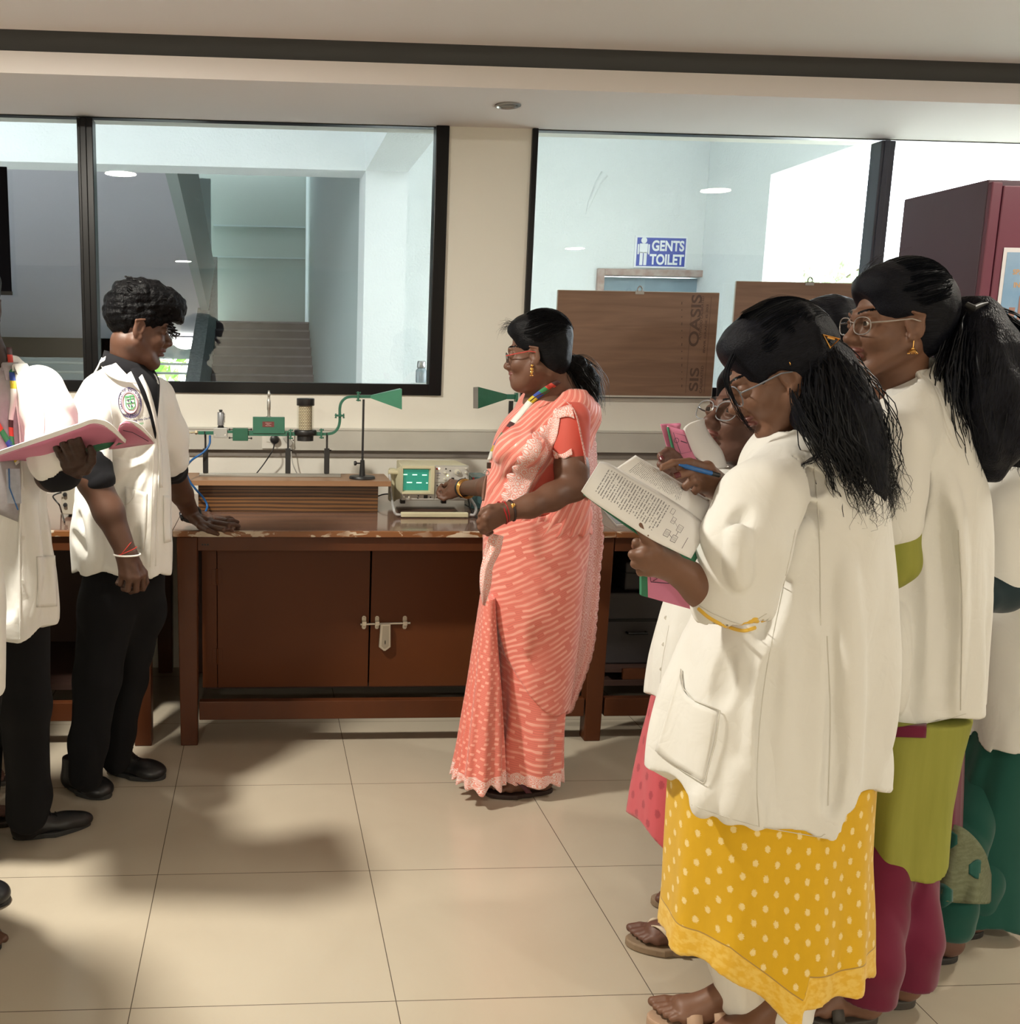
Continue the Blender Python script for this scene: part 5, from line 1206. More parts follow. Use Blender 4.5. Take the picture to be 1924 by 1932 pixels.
def collar(c, rx, ry, z0, z1, flare, a0, a1, m, parent, drop=0., tilt=0., name='collar', n=30, tiltx=0.):
    """shirt collar: stands z0..z1 around the neck, folds over and drops by `drop` outside; open between angles a1..a0"""
    V = []; prof = [(0, 0, z0), (.0, 0, z1), (.004, 0, z1+.003), (flare*.5, 0, z1-drop*.45), (flare, 0, z1-drop)]
    k = len(prof)
    for i in range(n):
        a = R(a0+(a1-a0)*i/(n-1)); e = .4+.6*min(1, min(i, n-1-i)/5)
        for d, _, z in prof:
            x = c[0]+(rx+d)*math.cos(a); y = c[1]+(ry+d)*math.sin(a); dz = z
            V.append((x, y, dz+tilt*(y-c[1])+tiltx*(x-c[0])))
    F = [(i*k+j, i*k+j+1, (i+1)*k+j+1, (i+1)*k+j) for i in range(n-1) for j in range(k-1)]
    return mkmesh(name, V, F, m, parent, solid=.003)
def shoe(toe, heel, h=.07, wdt=.045, parent=None, pointy=0., laces=True, m=None):
    """closed shoe between a heel and a toe point on the floor"""
    toe = np.array(toe, float); heel = np.array(heel, float); d = toe-heel; L = np.linalg.norm(d[:2]); d = d/L; n = np.array([-d[1], d[0], 0]); up = np.array([0, 0, 1.])
    A = np.stack([d, n, up], 1); lo = np.minimum(toe, heel)-.09; hi = np.maximum(toe, heel)+.13; lo[2] = -.005; F = Field(lo, hi, .004)
    P_ = lambda x, y, z: heel+d*x*L+n*y+up*z
    F.ell(P_(.16, 0, .035), (L*.17, wdt*.82, .045), A, .02); F.cone(P_(.2, 0, .035), P_(.6, 0, .03), wdt*.8, wdt*.9, .02, flat=(up, .62)); F.ell(P_(.76-.02*pointy, 0, .024), (L*(.24+.05*pointy), wdt*(1-.25*pointy), .030), A, .025)
    F.cone(P_(.17, 0, .03), P_(.15, 0, h+.03), .037, .036, .02); F.cone(P_(.35, 0, .045), P_(.2, 0, h), .034, .034, .02)
    F.cut(lambda X, Y, Z: .004-Z); F.cut(lambda X, Y, Z: Z-(h+.03))
    V, Fc = F.surf(1); o = mkmesh('shoe', V, Fc, m or m_shoe, parent)
    out = []
    for i in range(28):
        a = 2*math.pi*i/28; x = math.cos(a); y = math.sin(a); out.append(P_(.5+.5*x, y*wdt*(1.05 if x > -.2 else .86)*(1-.3*pointy*max(0, x)), 0))
    MB().prism([tuple(p+up*.0005) for p in out], (0, 0, .016)).build('sole', m_sole, o, bevel=.003)
    if laces:
        b = MB()
        for k in range(4):
            c_ = P_(.40+.075*k, 0, .075-.007*k); b.tube([c_-n*.016-up*.004, c_+up*.002, c_+n*.016-up*.004], .0016, 6)
        c_ = P_(.38, 0, .083)
        for q in (1, -1): b.tube(bez([c_, c_+n*q*.014+up*.012, c_+n*q*.028+up*.004, c_+n*q*.012+up*.001, c_], 4), .0014, 6)
        b.build('laces', m_bkm, o, smooth=True)
    return o
def foot(F, toe, heel, ankle, w_=.040, toes=True, side=1):
    toe, heel, ankle = map(lambda q: np.array(q, float), (toe, heel, ankle)); d = toe-heel; L = np.linalg.norm(d); d /= L; n = np.array([-d[1], d[0], 0]); n /= np.linalg.norm(n); up = np.array([0, 0, 1.])
    P_ = lambda x, y, z: heel+d*x*L+n*y+up*z
    F.ell(P_(.13, 0, .028), (.036, .029, .030), np.stack([d, n, up], 1), .015)
    F.cone(P_(.13, 0, .03), ankle, .030, .033, .02); F.cone(ankle+up*-.01, P_(.55, 0, .028), .030, .024, .02); F.cone(P_(.15, 0, .022), P_(.62, 0, .018), .026, .022, .02)
    F.cone(P_(.70, w_*.62*side, .016), P_(.70, -w_*.6*side, .014), .017, .014, .02); F.cone(P_(.5, 0, .024), P_(.70, 0, .02), .026, .022, .02)
    tips = []
    for i, (y, x, r) in enumerate(((.70, 1.0, .0115), (.28, .985, .0082), (-.06, .95, .0078), (-.38, .91, .0074), (-.68, .86, .0074))):
        a, b = P_(.72, y*w_*side, .014), P_(x-.035, y*w_*side, .010); F.cone(a, (a+b)/2+up*.004, r*1.1, r, .004); F.cone((a+b)/2+up*.004, b, r, r*.95, .002); tips.append(b)
    return tips, P_, n, d
def sandal(P_, n, d, w_, L, m, parent, strap=None, side=1, thick=.016, lo=-.0, kind='thong', mstrap=None, name='sandal'):
    up = np.array([0, 0, 1.]); out = []
    for i in range(32):
        a = 2*math.pi*i/32; x = .5+.54*math.cos(a); y = math.sin(a)*w_*(1.22 if x > .5 else 1.0-.1*(x < .3)); out.append(P_(x, y, 0)-up*(thick)+up*.0)
    base = min(p[2] for p in out)
    out = [np.array([p[0], p[1], .0008]) for p in out]
    s_ = MB().prism([tuple(p) for p in out], (0, 0, thick)).build(name, m, parent, bevel=.004)
    ms = mstrap or m; z = .0
    if kind == 'thong':
        c_ = P_(.80, w_*.42*side, .018)
        for q in (1, -1):
            pts = [c_, P_(.66, w_*.55*q+.0, .046), P_(.5, w_*1.02*q, .024), P_(.42, w_*1.05*q, .002)]
            V = []; 
            for i, p in enumerate(bez(pts, 5)):
                V += [p-d*.009*(.3+min(1, i/5)*.9), p+d*.009*(.3+min(1, i/5)*.9)]
            k = len(V)//2; mkmesh('strap', V, [(2*i, 2*i+1, 2*i+3, 2*i+2) for i in range(k-1)], ms, s_, solid=.003)
    else:
        for x0 in ((.62, .36) if kind == 'two' else (.56,)):
            V = []
            for i in range(13):
                a = math.pi*i/12; y = math.cos(a)*w_*1.12; z = math.sin(a)*.040*(1.15 if x0 < .5 else .95)
                V += [P_(x0-.075, y, z), P_(x0+.075, y, z*.96)]
            mkmesh('strap', V, [(2*i, 2*i+1, 2*i+3, 2*i+2) for i in range(12)], ms, s_, solid=.003)
    return s_
def legs_body(F, hips, knees, ankles, r=(.06, .042, .033)):
    r = (min(r[0], .06), min(r[1], .042), min(r[2], .033))
    for h_, k_, a_ in zip(hips, knees, ankles): F.cone(h_, k_, r[0], r[1], .03); F.cone(k_, a_, r[1], r[2], .02)
# ================================================================ YOUNG MAN IN OPEN WHITE COAT (centre left)
sk_boy = skinmat('skin brown warm', (.092, .042, .025)); sk_dark = skinmat('skin dark brown', (.040, .018, .012)); sk_t = skinmat('skin brown', (.145, .068, .042)); sk_g = skinmat('skin light brown', (.175, .085, .052)); sk_p = skinmat('skin mid brown', (.125, .058, .040))
def boy():
    fr = frame(T(259, 618, 3.2), 15, 10, 0, 1.0); W = fr[0]
    F = Field(W(0, 0, 0)-np.array([.15, .14, .34]), W(0, 0, 0)+np.array([.17, .14, .15]), .0023)
    F.cone(W(-.022, 0, -.05), T(240, 712, 3.23), .052, .054, .02); F.cone(T(238, 705, 3.24), T(236, 722, 3.26), .050, .05, .03)
    head(F, fr, male=True, nose=1.12)
    hV, hF = F.surf(1)
    # near arm, hanging with a loose fist
    el, wr = T(176, 905, 3.0), T(238, 1042, 2.98)
    A = Field(np.minimum(el, wr)-np.array([.09, .09, .15]), np.maximum(el, wr)+np.array([.09, .09, .09]), .0028)
    A.chain([T(172, 862, 3.02), el, T(205, 965, 2.985), wr], [.05, .047, .043, .030], .02)
    kn = [T(268, 1084, 2.995), T(258, 1090, 2.965), T(244, 1090, 2.955), T(231, 1084, 2.965)]
    hand(A, wr, kn, [[T(270, 1106, 3.0), T(258, 1113, 3.02), T(250, 1104, 3.03)], [T(257, 1113, 2.97), T(247, 1116, 3.0), T(242, 1104, 3.02)], [T(241, 1112, 2.96), T(233, 1111, 2.99), T(232, 1100, 3.01)], [T(227, 1102, 2.97), T(222, 1100, 3.0), T(225, 1092, 3.02)]],
         [T(258, 1064, 3.01), T(272, 1080, 3.025), T(276, 1098, 3.02), T(270, 1112, 3.015)], r=.0092, wr=.029)
    aV, aF = A.surf(1)
    # far arm, palm on the bench
    el2, wr2 = T(322, 880, 3.5), T(362, 973, 3.72)
    B = Field((.5*(el2+wr2))-np.array([.2, .28, .2]), (.5*(el2+wr2))+np.array([.25, .3, .18]), .003)
    B.chain([T(312, 840, 3.4), el2, T(343, 932, 3.62), wr2], [.048, .044, .038, .029], .02)
    k2 = [gz(392, 992, .846), gz(397, 984, .853), gz(397, 977, .853), gz(394, 971, .848)]
    B2 = [gz(422, 1000, .846), gz(432, 990, .858), gz(430, 982, .858), gz(424, 977, .852)]
    tp = [gz(438, 1001, .829), gz(451, 993, .828), gz(449, 985, .828), gz(440, 979, .828)]
    hand(B, wr2, k2, [[B2[i], .5*(B2[i]+tp[i])+np.array([0, 0, .004]), tp[i]] for i in range(4)], [gz(378, 992, .845), gz(393, 1001, .838), gz(404, 1005, .832), gz(411, 1008, .828)], r=.0088, wr=.028)
    bV, bF = B.surf(1)
    Cc = Field(T(130, 1500, 3.2)-np.array([.12, .2, .05]), T(330, 740, 3.2)+np.array([.12, .3, .1]), .011)
    Cc.cone(T(240, 765, 3.24), T(235, 1060, 3.24), .075, .095, .03); Cc.cone(T(238, 710, 3.25), T(240, 765, 3.25), .045, .06, .03)
    Cc.cone(T(190, 770, 3.17), T(172, 850, 3.04), .035, .038, .03); Cc.cone(T(290, 770, 3.3), T(314, 845, 3.4), .05, .045, .03)
    legs_body(Cc, [T(200, 1090, 3.24), T(262, 1090, 3.32)], [T(180, 1270, 3.2), T(236, 1270, 3.33)], [T(163, 1460, 3.17), T(222, 1430, 3.36)], (.075, .052, .035))
    cV, cF = Cc.surf(1)
    V, Fc = join([(hV, hF), (aV, aF), (bV, bF), (cV, cF)])
    p = mkmesh('person', V, Fc, [sk_boy, m_lipd, m_hairc], origin=gz(205, 1480, 0)); paint_face(p, fr, hV, hF, .0048)
    props(p, 'young man in white coat over black shirt, one palm on the bench, looking right', 'person')
    eyes(fr, p, only=(-1, 1))
    # hair
    H = Field(W(0, 0, 0)-np.array([.15, .14, .1]), W(0, 0, 0)+np.array([.2, .15, .2]), .003)
    E = lambda c, r, k=.02, op='u': H.ell(W(*c), r, fr[1], k, op)
    E((-.016, 0, .046), (.0935, .0785, .087)); E((.012, 0, .092), (.100, .080, .056)); E((.074, -.004, .078), (.062, .066, .046), .03); E((.10, .0, .055), (.036, .05, .030), .02)
    E((.115, 0, -.045), (.075, .12, .085), .006, 's'); E((.02, -.08, -.055), (.06, .06, .055), .006, 's'); E((.02, .08, -.055), (.06, .06, .055), .006, 's')
    H.cut(lambda X, Y, Z: (W(0, 0, -.04)[2]-Z))
    H.disp(lambda X, Y, Z: .0045*wav(X, Y, Z, 95, 3)+.003*wav(X, Y, Z, 230, 5))
    hv, hf = H.surf(1); h = mkmesh('hair', hv, hf, m_hairc, p, fab=to_local(fr, hv))
    rg = random.Random(2); b = MB()
    for i in range(260):
        a = rg.uniform(-.6, 1.0); l = rg.uniform(-1, 1); c_ = np.array([a*.1+.01, l*.07, .135-.05*a*a*(a > 0)-.035*l*l-.07*(a > .75)+rg.uniform(-.004, .006)])
        q = rg.uniform(0, 6); r_ = rg.uniform(.006, .013)
        b.tube([W(*(c_+np.array([r_*math.cos(q+t_*.9), r_*math.sin(q+t_*.9)*.8, .004*math.sin(t_*.9)-.001*t_]))) for t_ in range(6)], [.0016, .0022, .0024, .0022, .0016, .0006], 4, cap=False)
    b.build('curls', m_lock, h, smooth=True)
    # coat
    L = Loft([(672, 216, 262, .058), (690, 196, 280, .075), (708, 178, 294, .10), (735, 164, 304, .12), (780, 160, 310, .125), (850, 160, 316, .13), (930, 140, 323, .135), (1000, 132, 328, .14), (1086, 142, 325, .14)], 3.23, 2.3)
    zh = T(235, 1079, 3.23)[2]; hem = lambda X, Y: zh+.02*np.sin(9*X)+.05*(X+.43)
    C = Field((L.cx.min()-.26, 2.86, zh-.08), (L.cx.max()+.26, 3.6, L.z[-1]+.02), .0055)
    C.loft(L, .01, hem=hem)
    C.chain([T(186, 744, 3.16), T(170, 800, 3.07), T(176, 868, 3.02)], [.066, .066, .058], .035)
    C.chain([T(290, 752, 3.32), T(312, 820, 3.38), T(322, 862, 3.42)], [.07, .066, .058], .03)
    C.disp(crumple(13, .0065, 11, (1, 1, .9))); C.disp(crumple(30, .0028, 12, (1, 1, .7))); C.disp(vfold(L, 6, .006, T(235, 850, 3.2)[2], zh, 1.0)); creases(C, L, [([(264, 888), (242, 914), (220, 938)], .016, .008), ([(286, 820), (262, 850), (236, 872)], .016, .007), ([(150, 975), (174, 998), (190, 1030)], .016, .009), ([(138, 1010), (165, 1042)], .014, .007), ([(202, 930), (216, 1000), (212, 1066)], .014, .008), ([(262, 1000), (252, 1045)], .012, .006), ([(230, 880), (200, 905), (182, 940)], .016, -.007), ([(292, 900), (280, 980), (284, 1060)], .012, -.005), ([(160, 960), (178, 1020), (176, 1070)], .014, -.006)]); C.loft(L, .004, 's', z0=zh-.2, z1=zh+.035, grow=-.03, hem=None)
    V, Fc = C.surf(1); co = mkmesh('lab_coat', V, Fc, m_coat, p, fab=L.fab(V)); b = bvh_of([co])
    cv = Field(T(150, 880, 3.02)-.12, T(190, 880, 3.02)+.12, .004); cv.chain([T(170, 868, 3.02), T(182, 905, 3.0)], [.064, .055], .01)
    cv.cone(T(183, 912, 3.0), T(188, 925, 3.0), .044, .044, .004, 's'); cv.disp(crumple(40, .0016, 5, (1, 1, 1.6)))
    v_, f_ = cv.surf(1); mkmesh('shirt_cuff', v_, f_, m_blackc, p)
    cv = Field(T(322, 880, 3.45)-.12, T(322, 880, 3.45)+.12, .005); cv.chain([T(318, 866, 3.42), T(326, 886, 3.50)], [.058, .052], .01); cv.disp(crumple(40, .003, 6))
    v_, f_ = cv.surf(1); mkmesh('shirt_cuff', v_, f_, m_blackc, p)
    patch(b, [(232, 672), (250, 705), (268, 745), (282, 782), (292, 826)], [(286, 690), (300, 715), (301, 745), (297, 790), (294, 828)], 'shirt_front', m_blackc, p, 24, 8, .004, .002)
    ncx = T(240, 700, 3.22); zc = ncx[2]
    collar(ncx, .064, .066, zc-.04, zc+.035, .02, -20, -340, m_blackc, p, .045, tiltx=-.35, name='shirt_collar')
    patch(b, [(205, 668), (225, 692), (246, 714), (258, 724)], [(190, 680), (197, 702), (218, 716), (240, 722)], 'coat_collar', m_coat, co, 16, 8, .016, .004, avg=2)
    collar(ncx, .072, .075, zc-.05, zc+.022, .035, 200, 60, m_coat, co, .06, tiltx=-.2, name='coat_collar')
    patch(b, [(262, 712), (276, 742), (290, 790), (300, 850), (302, 920)], [(268, 706), (284, 740), (297, 790), (306, 850), (307, 920)], 'lapel_edge', m_coat, co, 24, 3, .005, .002)
    trail(b, [(300, 840), (299, 900), (296, 980), (294, 1068)], .0022, 'placket_edge', m_coat, co, .002)
    trail(b, [(289, 850), (288, 900), (285, 980), (283, 1070)], .0007, 'placket_seam', m_stitch, co, .0005)
    # pockets
    patch(b, [(236, 918), (236, 960), (234, 1000), (231, 1032)], [(277, 930), (276, 965), (274, 1000), (270, 1036)], 'pocket', m_coat, co, 14, 10, .004, .002)
    trail(b, [(254, 925), (250, 940), (240, 951), (228, 953)], .0008, 'pocket_seam', m_stitch, co, .005)
    patch(b, [(309, 935), (309, 970), (310, 1025)], [(322, 935), (323, 970), (324, 1022)], 'pocket', m_coat, co, 12, 5, .004, .002)
    trail(b, [(196, 700), (208, 760), (214, 820), (212, 850)], .0008, 'armhole_seam', m_stitch, co, .0005)
    # embroidered crest on the chest
    ce = (245, 760); emb = MB()
    def onc(x, y, off=.003):
        loc, _ = shoot(b, x, y); return None if loc is None else loc-rayd(x, y)*off
    def ell_ring(rx, ry, t_, m, nm, ph=-.17, n=40):
        P_ = []
        for a in np.linspace(0, 2*math.pi, n)[:-1]:
            x, y = rx*math.cos(a), ry*math.sin(a); q = onc(ce[0]+x*math.cos(ph)-y*math.sin(ph), ce[1]+x*math.sin(ph)+y*math.cos(ph))
            if q is not None: P_.append(q)
        MB().tube(P_, t_, 5, closed=True).build(nm, m, cr, smooth=True)
    m_navy = mat('navy embroidery', (.045, .03, .13), .7); m_pk = mat('pink embroidery', (.65, .36, .42), .8); m_gr = mat('green embroidery', (.08, .42, .16), .7)
    cr = patch(b, [(227, 740), (224, 760), (232, 785)], [(262, 738), (266, 760), (262, 785)], 'crest', m_coat, co, 8, 8, .0015, .0008)
    ell_ring(21.5, 29, .0009, m_navy, 'crest_outline'); ell_ring(15.5, 22, .0008, m_navy, 'crest_outline'); ell_ring(14, 20, .0022, m_pk, 'crest_ring')
    for (x, y) in ((0, 0),):
        P_ = [onc(ce[0]+a, ce[1]+c) for a, c in ((-9, -12), (7, -15), (10, 6), (5, 12), (-2, 12), (-7, 6))]
        MB().tube(P_, .0012, 5, closed=True).build('shield', m_gr, cr, smooth=True)
        for q in (((-7, -6), (8, -9)), ((-6, 1), (9, -1)), ((0, -13), (3, 11)), ((-8, -10), (7, -13))):
            MB().tube([onc(ce[0]+a, ce[1]+c) for a, c in q], .0012, 5).build('shield_bar', m_gr, cr, smooth=True)
        for q in ((-3, -4), (3, -2), (-2, 5), (4, 6)): MB().sph(onc(ce[0]+q[0], ce[1]+q[1]), .0022, 5).build('shield_mark', m_navy, cr)
    def arc_text(s_, rx, ry, a0, a1, size, m, nm, flip=False, ph=-.17):
        out = MB()
        for i, chh in enumerate(s_):
            if chh == ' ': continue
            a = R(a0+(a1-a0)*i/(len(s_)-1)); x, y = rx*math.cos(a), ry*math.sin(a); px_, py_ = ce[0]+x*math.cos(ph)-y*math.sin(ph), ce[1]+x*math.sin(ph)+y*math.cos(ph)
            q = onc(px_, py_, .0022)
            if q is None: continue
            V_, F_ = text_mesh(chh, size, None, bold=.0001, extrude=0); tx = np.array([-math.sin(a), 0, -math.cos(a)])*(1 if a1 > a0 else -1); tz = np.array([-tx[2], 0, tx[0]])
            out.add([q+tx*v[0]+tz*v[1] for v in V_], F_)
        out.build(nm, m, cr)
    arc_text('COLLEGE OF ENGINEERING', 18.5, 25.5, 165, 375, .0115, m_navy, 'crest_lettering'); arc_text('CHENNAI', 18.5, 25.5, 120, 60, .0115, m_navy, 'crest_lettering')
    def flat_text(s_, x, y, size, m, nm, sl=.1):
        q = onc(x, y, .003); V_, F_ = text_mesh(s_, size, None, bold=.0002, extrude=0); out = []
        for v in V_:
            r_ = onc(x+v[0]/.00165, y-v[1]/.00165-v[0]/.00165*sl, .002); out.append(q if r_ is None else r_)
        MB().add(out, F_).build(nm, m, cr)
    flat_text('We Choose We Do It', 257, 794, .0095, m_navy, 'motto_lettering', .22); flat_text('BATCH-2023', 259, 800.5, .007, m_gr, 'batch_lettering', .15)
    # trousers
    Tr = Field(T(105, 1490, 3.2)-np.array([.1, .25, .02]), T(335, 1050, 3.2)+np.array([.1, .35, .05]), .007)
    Tr.chain([T(210, 1070, 3.24), T(200, 1150, 3.20), T(184, 1280, 3.18), T(166, 1400, 3.16), T(162, 1462, 3.16)], [.085, .088, .070, .058, .056], .03)
    Tr.chain([T(262, 1070, 3.27), T(262, 1150, 3.3), T(240, 1280, 3.33), T(222, 1380, 3.35), T(218, 1432, 3.36)], [.085, .084, .066, .054, .052], .03)
    Tr.cone(T(236, 1055, 3.25), T(232, 1100, 3.25), .100, .105, .03)
    Tr.disp(crumple(18, .004, 3, (1, 1, .9))); v_, f_ = Tr.surf(1); mkmesh('trousers', v_, f_, m_trous, p)
    shoe(gz(206, 1508, 0), gz(128, 1478, 0), .075, .050, p); shoe(gz(312, 1470, 0), gz(205, 1455, 0), .075, .050, p)
    # wrist threads and watch
    ax = wr-T(205, 965, 2.985); c0 = wr+ax*.04
    ring(wr-ax*.02, ax, .034, .0012, 'red_thread', m_thr, p); ring(wr-ax*.05+np.array([0, 0, .002]), ax+np.array([.1, 0, 0]), .0345, .0010, 'red_thread', m_thr, p)
    ring(wr+ax*.05, ax+np.array([-.05, 0, -.04]), .038, .0028, 'white_bangle', m_wht, p)
    ax = wr2-T(343, 932, 3.62); ax /= np.linalg.norm(ax); c0 = wr2-ax*.012
    wt = ring(c0, ax, .0325, .0075, 'watch', m_bkm, p, .95); n_ = np.array([-.45, -.65, .55]); n_ -= ax*(ax@n_); n_ /= np.linalg.norm(n_)
    MB().lathe([(.019, 0), (.020, .004), (.017, .009), (0, .0095)], c0+n_*.031, n_, 20).build('watch_case', mat('dark watch glass', (.02, .02, .024), .12), wt, smooth=True)
    return p
PBOY = boy()
# ================================================================ WOMAN IN CORAL SARI
def sarimat(name, ang, per, duty=.36, dash=0., base=(.76, .205, .16), hi=(.90, .42, .34), du=.05, band=0):
    m = mat(name, base, .6, spec=.35, sheen=.3); t = NT(m); vec, u, v, _ = t.attr()
    a = R(ang); wn = t.math('MULTIPLY', t.math('SUBTRACT', t.noise(vec, 7, 3, 0), .5), .035)
    c = t.math('ADD', t.math('SUBTRACT', t.math('MULTIPLY', v, math.cos(a)), t.math('MULTIPLY', u, math.sin(a))), wn)
    al = t.math('ADD', t.math('MULTIPLY', v, math.sin(a)), t.math('MULTIPLY', u, math.cos(a)))
    s_ = t.math('LESS_THAN', t.math('FRACT', t.math('DIVIDE', c, per)), duty)
    row = t.math('FLOOR', t.math('DIVIDE', c, per))
    if dash:
        ph = t.math('FRACT', t.math('ADD', t.math('DIVIDE', al, du), t.math('MULTIPLY', t.math('SINE', t.math('MULTIPLY', row, 12.9)), 1.7)))
        s_ = t.math('MULTIPLY', s_, t.math('LESS_THAN', ph, dash))
    s_ = t.math('MULTIPLY', s_, t.ramp(t.noise(vec, 11, 3, .5), .3, .6, .35, 1.))
    fine = t.math('MULTIPLY', t.math('LESS_THAN', t.math('FRACT', t.math('DIVIDE', c, per/3)), .35), .5)
    col = t.mix(fine, base, tuple(x*.72 for x in base)); col = t.mix(s_, col, hi); 
    if band:
        vec3, _, _, hz = t.attr(); sc = t.math('MULTIPLY', t.math('ABSOLUTE', t.math('SINE', t.math('MULTIPLY', u, 60))), .010); inb = t.math('LESS_THAN', hz, t.math('ADD', sc, band))
        vo = t.n('TexVoronoi'); vo.inputs['Scale'].default_value = 45; vo.inputs['Randomness'].default_value = .35; t.l(vec, vo.inputs[0]); rr_ = t.math('ADD', t.math('SINE', t.math('MULTIPLY', vo.outputs['Distance'], 26)), t.math('MULTIPLY', t.math('SUBTRACT', t.noise(vec, 420, 3), .5), 2.2))
        col = t.mix(inb, col, t.mix(t.ramp(rr_, -.25, .35), (.80, .33, .27), (.88, .68, .66)))
    t.l(col, t.b.inputs['Base Color'])
    t.l(t.ramp(s_, 0, 1, .7, .3), t.b.inputs['Roughness']); t.bump(t.math('ADD', s_, t.math('MULTIPLY', t.noise(vec, 260, 2), .5)), .25, .001)
    return m
def lacemat(name, per=.022, ground=(.83, .36, .30), thread=(.88, .70, .68)):
    m = mat(name, thread, .7); t = NT(m); vec, u, v, _ = t.attr(); vo = t.n('TexVoronoi', distance='EUCLIDEAN'); vo.inputs['Scale'].default_value = 1/per; vo.inputs['Randomness'].default_value = .35; t.l(vec, vo.inputs[0])
    rg_ = t.math('SINE', t.math('MULTIPLY', vo.outputs['Distance'], 26)); n = t.math('ADD', rg_, t.math('MULTIPLY', t.math('SUBTRACT', t.noise(vec, 420, 3), .5), 2.2))
    f = t.ramp(n, -.25, .35); t.l(t.mix(f, ground, thread), t.b.inputs['Base Color']); t.bump(f, .5, .0015); return m
m_s_hip = sarimat('sari satin stripe hip', 27, .0185, .42, .84, du=.14); m_s_low = sarimat('sari satin stripe low', -6, .022, .4, .7, du=.12, band=.045); m_s_drape = sarimat('sari satin stripe drape', 58, .0195, .34)
m_s_pleat = sarimat('sari pleat', -12, .0155, .5, .38, du=.024, band=.035); m_s_plain = sarimat('sari plain', 85, .03, .12); m_lace = lacemat('white lace border'); m_lace2 = lacemat('faint lace border', .03, (.60, .24, .21), (.72, .42, .38))
m_blouse = cloth('coral blouse', (.55, .085, .06), .6)
RAIN = [(.75, .74, .70), (.62, .48, .03), (.03, .07, .35), (.03, .22, .08), (.55, .05, .03), (.06, .02, .02)]
def lanyardmat():
    if 'lanyard' in MATS: return MATS['lanyard']
    m = mat('lanyard', (.7, .7, .65), .6); t = NT(m); vec, u, v, _ = t.attr(); f = t.math('FRACT', u); r = t.n('ValToRGB'); r.color_ramp.interpolation = 'CONSTANT'; e = r.color_ramp.elements
    for i, (p_, c) in enumerate(((0, RAIN[5]), (.10, RAIN[4]), (.22, RAIN[3]), (.34, RAIN[2]), (.46, RAIN[1]), (.57, RAIN[0]))):
        if i < 2: e[i].position = p_; e[i].color = (*c, 1)
        else: x = e.new(p_); x.color = (*c, 1)
    t.l(f, r.inputs[0]); t.l(r.outputs[0], t.b.inputs['Base Color']); return m
m_lan = lanyardmat()
